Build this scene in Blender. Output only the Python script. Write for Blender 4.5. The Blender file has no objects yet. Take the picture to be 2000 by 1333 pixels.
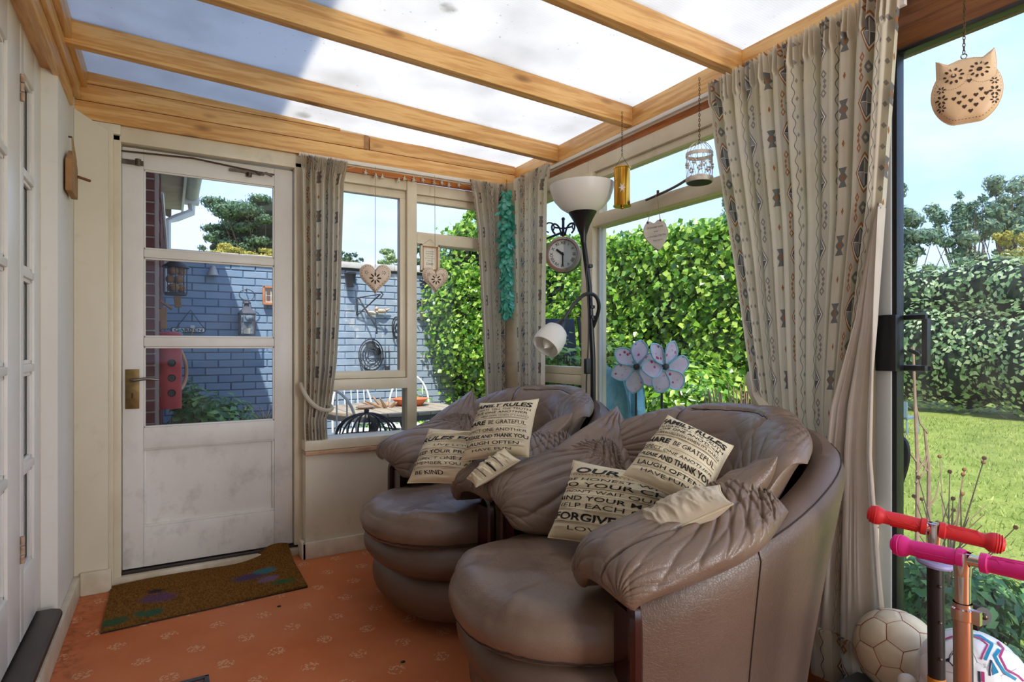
import bpy, bmesh, math, random
import numpy as np
from mathutils import Vector, Matrix, noise
R = math.radians
random.seed(7); rng = np.random.default_rng(11)
SC = bpy.context.scene
COL = SC.collection
# ---------------------------------------------------------------- camera
FPX, CXP, CYP, YAW, H = 1141.0, 1000.0, 680.0, R(30.4), 1.085
cd = bpy.data.cameras.new('camera'); cam = bpy.data.objects.new('camera', cd); COL.objects.link(cam)
cd.sensor_width = 36; cd.lens = FPX/2000*36; cd.clip_start = .05; cd.clip_end = 300
cd.shift_y = (CYP-666.5)/2000
cam.location = (0, 0, H); cam.rotation_euler = (R(90), 0, -YAW)
SC.camera = cam
FW = (math.sin(YAW), math.cos(YAW)); RT = (math.cos(YAW), -math.sin(YAW))
def _r(u, v):
    s = (u-CXP)/FPX
    return (FW[0]+RT[0]*s, FW[1]+RT[1]*s, (CYP-v)/FPX)
def aD(u, v, d): r = _r(u, v); return Vector((r[0]*d, r[1]*d, H+r[2]*d))
def aX(u, v, x): r = _r(u, v); return aD(u, v, x/r[0])
def aY(u, v, y): r = _r(u, v); return aD(u, v, y/r[1])
# ---------------------------------------------------------------- world, sun, exposure
SC.view_settings.view_transform = 'Standard'; SC.view_settings.look = 'None'
SC.view_settings.exposure = 0.98; SC.view_settings.gamma = 1; SC.view_settings.use_curve_mapping = False
SC.render.film_transparent = False
SC.cycles.max_bounces = 9; SC.cycles.diffuse_bounces = 5; SC.cycles.glossy_bounces = 4
SC.cycles.transparent_max_bounces = 16; SC.cycles.transmission_bounces = 6
SC.cycles.caustics_reflective = False; SC.cycles.caustics_refractive = False
SC.cycles.sample_clamp_indirect = 6
SKY_STRENGTH = 1.25
w = bpy.data.worlds.new('sky'); SC.world = w; w.use_nodes = True
nt = w.node_tree; nt.nodes.clear()
def NN(t, ty, **k):
    n = t.nodes.new(ty)
    for a, b in k.items(): setattr(n, a, b)
    return n
tc = NN(nt, 'ShaderNodeTexCoord'); sx = NN(nt, 'ShaderNodeSeparateXYZ'); nt.links.new(tc.outputs['Generated'], sx.inputs[0])
rp = NN(nt, 'ShaderNodeValToRGB'); nt.links.new(sx.outputs[2], rp.inputs[0])
rp.color_ramp.elements[0].position = .0; rp.color_ramp.elements[0].color = (.58, .71, .94, 1)
rp.color_ramp.elements[1].position = .75; rp.color_ramp.elements[1].color = (.19, .37, .85, 1)
e = rp.color_ramp.elements.new(.30); e.color = (.40, .58, .96, 1)
mp = NN(nt, 'ShaderNodeMapping'); mp.inputs['Scale'].default_value = (1.6, 1.6, 5.0); nt.links.new(tc.outputs['Generated'], mp.inputs[0])
nz = NN(nt, 'ShaderNodeTexNoise'); nz.inputs['Scale'].default_value = 1.7; nz.inputs['Detail'].default_value = 7; nz.inputs['Roughness'].default_value = .55
nt.links.new(mp.outputs[0], nz.inputs['Vector'])
cr = NN(nt, 'ShaderNodeValToRGB'); nt.links.new(nz.outputs[0], cr.inputs[0])
cr.color_ramp.elements[0].position = .40; cr.color_ramp.elements[0].color = (0, 0, 0, 1)
cr.color_ramp.elements[1].position = .72; cr.color_ramp.elements[1].color = (.48, .48, .48, 1)
mx = NN(nt, 'ShaderNodeMixRGB'); mx.inputs[2].default_value = (.92, .94, 1.0, 1)
nt.links.new(cr.outputs[0], mx.inputs[0]); nt.links.new(rp.outputs[0], mx.inputs[1])
bg = NN(nt, 'ShaderNodeBackground'); bg.inputs[1].default_value = SKY_STRENGTH
nt.links.new(mx.outputs[0], bg.inputs[0]); wo = NN(nt, 'ShaderNodeOutputWorld'); nt.links.new(bg.outputs[0], wo.inputs[0])
sl = bpy.data.lights.new('sun', 'SUN'); sl.energy = 3.9; sl.angle = R(.6); sl.color = (1, .945, .85)
so = bpy.data.objects.new('sun', sl); COL.objects.link(so)
SUND = Vector((.25, .46, -.80)).normalized()
so.rotation_euler = SUND.to_track_quat('-Z', 'Y').to_euler(); so.location = (-4, -5, 9)

# area fill light added behind the camera to brighten the room
al = bpy.data.lights.new('added_fill_area', 'AREA'); al.shape = 'RECTANGLE'; al.size = .66; al.size_y = 1.9; al.energy = 31; al.color = (1, .985, .96)
ao = bpy.data.objects.new('added_fill_area', al); COL.objects.link(ao); ao.location = (1.60, -1.90, 1.15); ao.rotation_euler = (R(90), 0, 0)
# ---------------------------------------------------------------- materials
def lin(c):
    def f(x):
        x /= 255.
        return x/12.92 if x <= .04045 else ((x+.055)/1.055)**2.4
    return (f(c[0]), f(c[1]), f(c[2]), 1)
class E:
    """small expression builder over Math nodes"""
    def __init__(s, t, v): s.t, s.v = t, v
    def _op(s, op, *a):
        n = s.t.nodes.new('ShaderNodeMath'); n.operation = op
        for i, x in enumerate((s,)+a):
            x = x.v if isinstance(x, E) else x
            if isinstance(x, (int, float)): n.inputs[i].default_value = x
            else: s.t.links.new(x, n.inputs[i])
        return E(s.t, n.outputs[0])
    def __add__(s, o): return s._op('ADD', o)
    __radd__ = __add__
    def __sub__(s, o): return s._op('SUBTRACT', o)
    def __rsub__(s, o): return (s*-1)+o
    def __mul__(s, o): return s._op('MULTIPLY', o)
    __rmul__ = __mul__
    def __truediv__(s, o): return s._op('DIVIDE', o)
    def __lt__(s, o): return s._op('LESS_THAN', o)
    def __gt__(s, o): return s._op('GREATER_THAN', o)
    def abs(s): return s._op('ABSOLUTE')
    def fract(s): return s._op('FRACT')
    def floor(s): return s._op('FLOOR')
    def sin(s): return s._op('SINE')
    def sqrt(s): return s._op('SQRT')
    def max(s, o): return s._op('MAXIMUM', o)
    def min(s, o): return s._op('MINIMUM', o)
    def pw(s, o): return s._op('POWER', o)
    def ramp(s, a, b): return ((s-a)/(b-a))._op('MINIMUM', 1.0)._op('MAXIMUM', 0.0)
def mixc(t, fac, a, b):
    n = t.nodes.new('ShaderNodeMixRGB')
    for i, x in ((0, fac), (1, a), (2, b)):
        x = x.v if isinstance(x, E) else x
        if isinstance(x, (int, float)): n.inputs[i].default_value = x
        elif isinstance(x, tuple): n.inputs[i].default_value = x
        else: t.links.new(x, n.inputs[i])
    return n.outputs[0]
MC = {}
def mat(name, col=(200, 200, 200), rough=.5, metal=0, col2=None, nscale=4, namt=.5, stretch=(1, 1, 1), bump=0, bscale=60, bstretch=None, spec=.5, coat=0, transl=0, emis=None, fn=None, coord='Object', detail=4, bdist=.003):
    if name in MC: return MC[name]
    m = bpy.data.materials.new(name); m.use_nodes = True; t = m.node_tree
    b = t.nodes['Principled BSDF']
    b.inputs['Base Color'].default_value = lin(col); b.inputs['Roughness'].default_value = rough; b.inputs['Metallic'].default_value = metal
    b.inputs['Specular IOR Level'].default_value = spec
    if coat: b.inputs['Coat Weight'].default_value = coat; b.inputs['Coat Roughness'].default_value = .2
    c = t.nodes.new('ShaderNodeTexCoord'); co = c.outputs[coord]
    def nse(sc, st=(1, 1, 1), det=detail, rgh=.55):
        mpn = t.nodes.new('ShaderNodeMapping'); mpn.inputs['Scale'].default_value = st; t.links.new(co, mpn.inputs[0])
        n = t.nodes.new('ShaderNodeTexNoise'); n.inputs['Scale'].default_value = sc; n.inputs['Detail'].default_value = det; n.inputs['Roughness'].default_value = rgh
        t.links.new(mpn.outputs[0], n.inputs['Vector']); return E(t, n.outputs[0])
    if col2 is not None:
        f = nse(nscale, stretch).ramp(.5-namt*.5, .5+namt*.5)
        t.links.new(mixc(t, f, lin(col), lin(col2)), b.inputs['Base Color'])
    if bump:
        h = nse(bscale, bstretch or stretch, 5)
        bn = t.nodes.new('ShaderNodeBump'); bn.inputs['Strength'].default_value = bump; bn.inputs['Distance'].default_value = bdist
        t.links.new(h.v, bn.inputs['Height']); t.links.new(bn.outputs[0], b.inputs['Normal'])
    if fn: fn(t, b, co, nse)
    if transl:
        o = t.nodes['Material Output']; tr = t.nodes.new('ShaderNodeBsdfTranslucent'); ms = t.nodes.new('ShaderNodeMixShader'); ms.inputs[0].default_value = transl
        src = b.inputs['Base Color'].links
        if src: t.links.new(src[0].from_socket, tr.inputs[0])
        else: tr.inputs[0].default_value = lin(col)
        t.links.new(b.outputs[0], ms.inputs[1]); t.links.new(tr.outputs[0], ms.inputs[2]); t.links.new(ms.outputs[0], o.inputs[0])
    if emis: b.inputs['Emission Color'].default_value = lin(emis[0]); b.inputs['Emission Strength'].default_value = emis[1]
    MC[name] = m; return m
def xyz(t, co):
    s = t.nodes.new('ShaderNodeSeparateXYZ'); t.links.new(co, s.inputs[0]); return [E(t, s.outputs[i]) for i in range(3)]
def bumpto(t, b, h, strength=.5, dist=.003):
    bn = t.nodes.new('ShaderNodeBump'); bn.inputs['Strength'].default_value = strength; bn.inputs['Distance'].default_value = dist
    t.links.new(h.v, bn.inputs['Height']); t.links.new(bn.outputs[0], b.inputs['Normal'])
def vor(t, co, sc, st=(1, 1, 1), feat='F1', out='Distance'):
    mpn = t.nodes.new('ShaderNodeMapping'); mpn.inputs['Scale'].default_value = st; t.links.new(co, mpn.inputs[0])
    n = t.nodes.new('ShaderNodeTexVoronoi'); n.feature = feat; n.inputs['Scale'].default_value = sc; t.links.new(mpn.outputs[0], n.inputs['Vector'])
    return E(t, n.outputs[out])
def wood(name, axis, light=(236, 190, 122), dark=(198, 138, 72), rough=.38, knots=True):
    def fn(t, b, co, nse):
        st = [9, 9, 9]; st[axis] = .7
        g = nse(2.2, tuple(st), 6, .6); X = xyz(t, co)
        oth = [i for i in range(3) if i != axis]
        ring = ((g*26 + X[oth[0]]*60 + X[oth[1]]*90).sin()*.5+.5)
        fine = nse(14, tuple(s*(3 if s > 1 else 1) for s in st), 3)
        f = ring*.45 + fine*.5
        c = mixc(t, f.ramp(.15, .85), lin(light), lin(dark))
        if knots:
            s2 = [7.5, 7.5, 7.5]; s2[axis] = 2.6
            k = vor(t, co, 1, tuple(s2))
            c = mixc(t, (1-k.ramp(.07, .15))*.85, c, lin((78, 38, 18)))
            c = mixc(t, (1-k.ramp(.12, .36))*.35, c, lin(dark))
        t.links.new(c, b.inputs['Base Color']); bumpto(t, b, f, .25, .002)
    return mat(name, rough=rough, fn=fn, spec=.4)
M = {}
M['pine_x'] = wood('pine_grain_x', 0); M['pine_y'] = wood('pine_grain_y', 1)
M['brownwood'] = wood('brown_beam', 1, (142, 92, 50), (98, 56, 26), .45)
M['orange_x'] = wood('orange_strip_x', 0, (205, 122, 48), (150, 78, 26), .4, False); M['orange_y'] = wood('orange_strip_y', 1, (190, 116, 52), (140, 76, 28), .4, False)
M['oldwood'] = mat('weathered_board', (178, 132, 82), .7, col2=(140, 98, 55), nscale=8, bump=.3)
def plast(c, c2, sc=2.2):
    def fn(t, b, co, nse):
        a = nse(sc, (1, 1, .6), 6).ramp(.3, .75); g = nse(9, (1, 1, 1), 5).ramp(.62, .78)
        cc = mixc(t, a, lin(c), lin(c2)); cc = mixc(t, g*.22, cc, lin((120, 112, 98)))
        t.links.new(cc, b.inputs['Base Color']); bumpto(t, b, nse(70, (1, 1, 1), 4), .18, .002)
    return fn
M['wall'] = mat('cream_wall_paint', rough=.6, fn=plast((226, 217, 194), (212, 200, 174)))
M['wall_white'] = mat('white_wall_paint', rough=.6, fn=plast((230, 226, 216), (220, 214, 202)))
M['trim'] = mat('cream_gloss_paint', rough=.38, fn=plast((228, 217, 190), (210, 196, 166), 5))
def doorfn(t, b, co, nse):
    a = nse(3, (1, 1, .5), 6).ramp(.35, .75); g = nse(6, (1.2, 1, 1), 8, .7).ramp(.5, .74); X = xyz(t, co)
    low = 1-X[2].ramp(.2, 1.0)
    cc = mixc(t, a, lin((228, 224, 216)), lin((214, 207, 194)))
    cc = mixc(t, g*(low*.42+.07), cc, lin((112, 104, 98)))
    t.links.new(cc, b.inputs['Base Color']); bumpto(t, b, nse(50, (1, 1, .1), 4), .15, .002)
M['door'] = mat('scuffed_white_door_paint', rough=.42, fn=doorfn)
M['frenchwhite'] = mat('white_french_door_paint', (234, 230, 222), .35, col2=(222, 216, 205), nscale=3)
M['skirt'] = mat('cream_skirting', (226, 216, 194), .4, col2=(196, 182, 154), nscale=9, namt=.35)
M['threshold'] = mat('dark_threshold', (52, 40, 36), .45, col2=(34, 27, 25), nscale=12)
M['stepwood'] = mat('step_front_brown', (120, 74, 48), .5, col2=(84, 52, 38), nscale=10)
M['black'] = mat('black_plastic', (22, 22, 24), .4)
M['blackmetal'] = mat('black_metal', (26, 26, 28), .3, metal=.3)
M['iron'] = mat('wrought_iron', (48, 48, 52), .6, metal=.4)
M['chrome'] = mat('chrome', (215, 212, 208), .13, metal=1)
M['steel'] = mat('old_steel', (120, 112, 100), .35, metal=.9, col2=(84, 72, 60), nscale=20)
M['brass'] = mat('polished_brass', (226, 178, 74), .16, metal=1, col2=(190, 138, 50), nscale=14)
M['oldbrass'] = mat('aged_brass', (128, 104, 62), .42, metal=.85, col2=(84, 68, 44), nscale=30)
M['creammetal'] = mat('cream_enamel_metal', (226, 196, 156), .45, col2=(206, 170, 128), nscale=7)
M['creamheart'] = mat('pinkish_cream_enamel', (234, 214, 192), .5, col2=(210, 184, 160), nscale=14)
M['whitewire'] = mat('distressed_white_wire', (222, 218, 206), .5, col2=(176, 160, 138), nscale=40)
M['hole'] = mat('dark_cutout', (64, 42, 30), .8)
M['string'] = mat('jute_string', (166, 140, 100), .9)
M['alu'] = mat('pale_grey_aluminium', (186, 190, 188), .45)
M['ink'] = mat('black_fabric_print', (38, 37, 36), .9)
M['inkgrey'] = mat('grey_fabric_print', (86, 82, 76), .9)
def glassmat(name, tint=(.845, .855, .86), dirt=.035, refl=.6):
    m = bpy.data.materials.new(name); m.use_nodes = True; t = m.node_tree; t.nodes.clear()
    o = t.nodes.new('ShaderNodeOutputMaterial'); tr = t.nodes.new('ShaderNodeBsdfTransparent'); tr.inputs[0].default_value = (*tint, 1)
    gl = t.nodes.new('ShaderNodeBsdfGlossy'); gl.inputs['Roughness'].default_value = .02; gl.inputs[0].default_value = (.9, .95, 1, 1)
    fr = t.nodes.new('ShaderNodeLayerWeight'); fr.inputs[0].default_value = .5
    ms = t.nodes.new('ShaderNodeMixShader'); f = (E(t, fr.outputs['Facing']).pw(5)*.9+.018)*refl
    t.links.new(f.v, ms.inputs[0]); t.links.new(tr.outputs[0], ms.inputs[1]); t.links.new(gl.outputs[0], ms.inputs[2])
    df = t.nodes.new('ShaderNodeBsdfDiffuse'); df.inputs[0].default_value = (.8, .8, .78, 1); m2 = t.nodes.new('ShaderNodeMixShader')
    c = t.nodes.new('ShaderNodeTexCoord'); n = t.nodes.new('ShaderNodeTexNoise'); n.inputs['Scale'].default_value = 7; n.inputs['Detail'].default_value = 8
    t.links.new(c.outputs['Object'], n.inputs['Vector']); d = E(t, n.outputs[0]).ramp(.45, .85)*dirt+dirt*.25
    t.links.new(d.v, m2.inputs[0]); t.links.new(ms.outputs[0], m2.inputs[1]); t.links.new(df.outputs[0], m2.inputs[2]); t.links.new(m2.outputs[0], o.inputs[0])
    return m
M['glass'] = glassmat('window_glass'); M['dirtyglass'] = glassmat('dusty_patio_glass', (.82, .86, .88), .09)
def roofmat():
    m = bpy.data.materials.new('opal_twinwall_roof_sheet'); m.use_nodes = True; t = m.node_tree; t.nodes.clear()
    o = t.nodes.new('ShaderNodeOutputMaterial'); c = t.nodes.new('ShaderNodeTexCoord'); X = xyz(t, c.outputs['Object'])
    def ns(sc, st=(1, 1, 1), d=5):
        mpn = t.nodes.new('ShaderNodeMapping'); mpn.inputs['Scale'].default_value = st; t.links.new(c.outputs['Object'], mpn.inputs[0])
        n = t.nodes.new('ShaderNodeTexNoise'); n.inputs['Scale'].default_value = sc; n.inputs['Detail'].default_value = d; t.links.new(mpn.outputs[0], n.inputs['Vector']); return E(t, n.outputs[0])
    rib = ((X[1]*(2*math.pi/.011)).sin()*.5+.5)
    grime = ns(3.0).ramp(.42, .8)*.30
    sp = vor(t, c.outputs['Object'], 26); specks = (1-sp.ramp(.05, .12))*ns(5).ramp(.45, .6)*.55
    v = vor(t, c.outputs['Object'], 2.6); vv = (v+(ns(30)-.5)*.08); gate = ns(1.3, (1, 1, 1), 1).ramp(.44, .50)
    blot = (1-vv.ramp(.05, .13))*gate*.85
    dk = (grime+specks+blot).min(.92)
    col = mixc(t, dk, (.73, .715, .675, 1), (.18, .155, .11, 1)); col = mixc(t, rib*.22, col, (.5, .5, .48, 1))
    tr = t.nodes.new('ShaderNodeBsdfTranslucent'); t.links.new(col, tr.inputs[0])
    df = t.nodes.new('ShaderNodeBsdfDiffuse'); t.links.new(col, df.inputs[0])
    gl = t.nodes.new('ShaderNodeBsdfGlossy'); gl.inputs['Roughness'].default_value = .3; gl.inputs[0].default_value = (1, 1, 1, 1)
    bn = t.nodes.new('ShaderNodeBump'); bn.inputs['Strength'].default_value = .3; bn.inputs['Distance'].default_value = .002; t.links.new(rib.v, bn.inputs['Height'])
    t.links.new(bn.outputs[0], df.inputs['Normal']); t.links.new(bn.outputs[0], gl.inputs['Normal'])
    a = t.nodes.new('ShaderNodeMixShader'); a.inputs[0].default_value = .10; t.links.new(tr.outputs[0], a.inputs[1]); t.links.new(df.outputs[0], a.inputs[2])
    b2 = t.nodes.new('ShaderNodeMixShader'); b2.inputs[0].default_value = .04; t.links.new(a.outputs[0], b2.inputs[1]); t.links.new(gl.outputs[0], b2.inputs[2])
    t.links.new(b2.outputs[0], o.inputs[0]); return m
M['roof'] = roofmat()
# leather
def leather(name, c1, c2, rough=.33):
    def fn(t, b, co, nse):
        a = nse(4, (1, 1, 1), 5).ramp(.35, .7)
        cc = mixc(t, a, lin(c1), lin(c2)); cr_ = vor(t, co, 130, feat='DISTANCE_TO_EDGE')
        sc = nse(26, (1, 3.2, 1), 6, .7).ramp(.69, .74)
        cc = mixc(t, sc*.35, cc, lin((190, 172, 150)))
        t.links.new(cc, b.inputs['Base Color'])
        h = cr_.ramp(0, .08)*.12 + nse(16, (1, 1, 1), 6, .6)*1.4 + nse(5, (3, 1, 1), 4)*.8
        bumpto(t, b, h, .42, .004)
        r = nse(7, (1, 1, 1), 4)*.22+(rough-.1); t.links.new(r.v, b.inputs['Roughness'])
    return mat(name, rough=rough, fn=fn, spec=.55)
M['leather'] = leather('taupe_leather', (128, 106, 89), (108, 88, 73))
M['leather_shaded'] = leather('taupe_leather_shaded', (104, 83, 68), (92, 72, 58), .40)  # same leather darkened, shade on the chair sides put into its colour
M['redwood'] = mat('dark_red_wood', (50, 13, 15), .25, col2=(40, 10, 12), nscale=6, coat=.4)
M['seam'] = mat('dark_seam_thread', (52, 40, 33), .8)
def linen(t, b, co, nse):
    X = xyz(t, co); wv = ((X[0]*2400).sin()*(X[2]*2400).sin())
    cc = mixc(t, nse(6, (1, 1, 1), 5).ramp(.3, .7), lin((232, 218, 188)), lin((216, 199, 164)))
    t.links.new(cc, b.inputs['Base Color']); bumpto(t, b, wv*.5+nse(30, (1, 1, 1), 5)*2, .3, .002)
M['linen'] = mat('oatmeal_linen', rough=.9, fn=linen, spec=.1)
M['linen_back'] = mat('greige_linen', (206, 192, 168), .9, col2=(186, 170, 146), nscale=5, bump=.3, bscale=40)
# curtain print, in metres of cloth
def curtain(t, b, co, nse):
    u = t.nodes.new('ShaderNodeUVMap'); X = xyz(t, u.outputs[0]); s, q = X[0], X[1]
    P = .42; a = (s/P).fract()*P                       # position across one repeat
    def cell(per, off=0.): return (((q+off)/per).fract()-.5)*per
    base = lin((226, 217, 198)); grey = lin((128, 126, 124)); dg = lin((104, 104, 106)); rust = lin((172, 116, 78)); band = lin((200, 192, 174)); lt = lin((232, 224, 206))
    c = mixc(t, nse(9, (1, 1, 1), 4).ramp(.3, .7), base, lin((218, 208, 188)))
    x1 = (a-.07); y1 = cell(.205)                      # stars on the light band
    ax, ay = x1.abs(), y1.abs()
    st = (ax < (ay*.75+.003))*(ay < .030)              # hourglass + bow tie
    st2 = ((ay < (.022-ax*.75))*(ax < .026))
    star = st.max(st2)
    c = mixc(t, star, c, grey)
    c = mixc(t, ((ax+ay) < .011), c, rust)
    y2 = cell(.205, .1025).abs(); c = mixc(t, ((ax*1.5+y2) < .012), c, rust)
    inb = ((a-.27).abs() < .062)                       # kilim band
    c = mixc(t, inb, c, band); rowr = ((s/P).floor()*.5).fract() < .25
    rc_ = mixc(t, rowr, lin((140, 134, 128)), rust)
    x3 = (a-.27).abs(); y3 = cell(.205).abs(); m = x3*1.25+y3
    c = mixc(t, inb*(m < .062), c, rc_); c = mixc(t, inb*(m < .053), c, lt); c = mixc(t, inb*(m < .046), c, dg)
    c = mixc(t, inb*(m < .040)*((x3 < .0018).max(y3 < .0018)), c, lt)
    c = mixc(t, inb*(((a-.27)*cell(.205)) > 0)*(m < .040), c, lin((156, 154, 150)))
    y4 = cell(.205, .1025).abs(); hk = ((x3-.034).abs()+(y4-.030).abs()); c = mixc(t, inb*(hk < .015), c, rc_); c = mixc(t, inb*(hk < .007), c, band)
    dd = (x3+y4); c = mixc(t, inb*(dd < .020), c, grey); c = mixc(t, inb*(dd < .007), c, band)
    dm = ((x3-.040).abs()+(y4-.008).abs()); c = mixc(t, inb*(dm < .009), c, rc_)
    wv = ((cell(.05)*(2*math.pi/.05)).sin()*.007)      # scalloped lines
    for pos in (.165, .375):
        c = mixc(t, ((a-pos+wv).abs() < .0022), c, grey)
    c = mixc(t, ((a-.395).abs()+cell(.06).abs()) < .009, c, lin((158, 152, 144)))
    c = mixc(t, ((a-.012).abs()+cell(.06).abs()) < .009, c, lin((158, 152, 144)))
    t.links.new(c, b.inputs['Base Color']); bumpto(t, b, nse(220, (1, 1, 1), 3), .2, .001)
M['curtain'] = mat('kilim_print_curtain', rough=.92, fn=curtain, spec=.05, transl=.38)
M['lining'] = mat('cream_curtain_lining', (218, 208, 196), .92, col2=(196, 184, 168), nscale=6, transl=.2, bump=.15)
# carpet
def carpetfn(t, b, co, nse):
    X = xyz(t, co); px, py = .165, .165
    # staggered sprig motif
    r1 = (X[1]/py).floor(); sh = ((r1*.5).fract())*px
    cx_ = (((X[0]+sh)/px).fract()-.5)*px; cy_ = ((X[1]/py).fract()-.5)*py
    rr = ((cx_/.030).pw(2)+(cy_/.030).pw(2))
    dots = vor(t, co, 105); mot = (rr < 1)*(dots < .46)
    a = nse(2.5, (1, 1, 1), 6).ramp(.3, .7)
    cc = mixc(t, a, lin((208, 122, 76)), lin((188, 100, 56)))
    cc = mixc(t, nse(1.1, (1, 1, 1), 3).ramp(.35, .7)*.6, cc, lin((198, 132, 96)))
    cc = mixc(t, mot*.5, cc, lin((226, 190, 150)))
    dirt = nse(11, (1, 1, 1), 8, .75).ramp(.66, .8)*.4
    cc = mixc(t, dirt, cc, lin((104, 62, 40)))
    edge = (1-X[0].ramp(-.32, -.22))*nse(30, (1, 1, 1), 6).ramp(.45, .65); cc = mixc(t, edge*.5, cc, lin((70, 58, 48)))
    t.links.new(cc, b.inputs['Base Color']); bumpto(t, b, nse(420, (1, 1, 1), 3), .5, .004)
M['carpet'] = mat('terracotta_carpet', rough=.95, fn=carpetfn, spec=.05)
def coir(t, b, co, nse):
    X = xyz(t, co)
    cc = mixc(t, nse(150, (1, .35, 1), 4).ramp(.35, .65), lin((132, 92, 44)), lin((94, 62, 28)))
    n1 = nse(9, (1, 1, 1), 5)
    def blob(x, y, r, col, amt):
        nonlocal cc
        d = (((X[0]-x).pw(2)+((X[1]-y)*1.4).pw(2)).sqrt() + (n1-.5)*.13)
        cc = mixc(t, (1-d.ramp(r*.5, r))*amt, cc, lin(col))
    for a in M_BLOBS: blob(*a)
    t.links.new(cc, b.inputs['Base Color']); bumpto(t, b, nse(260, (1, .4, 1), 4), .8, .006)
M_BLOBS = [(-.22, -.17, .06, (30, 92, 70), .8), (-.33, -.19, .06, (34, 84, 60), .8), (-.20, -.02, .09, (92, 64, 104), .7), (-.20, .06, .05, (44, 40, 52), .8), (.17, .03, .08, (70, 62, 100), .8), (.25, .08, .06, (44, 116, 124), .8), (.30, -.10, .06, (34, 96, 62), .85), (.25, -.04, .06, (120, 96, 132), .7)]
M['coir'] = mat('faded_coir_mat', rough=.98, fn=coir, spec=.02)
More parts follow.
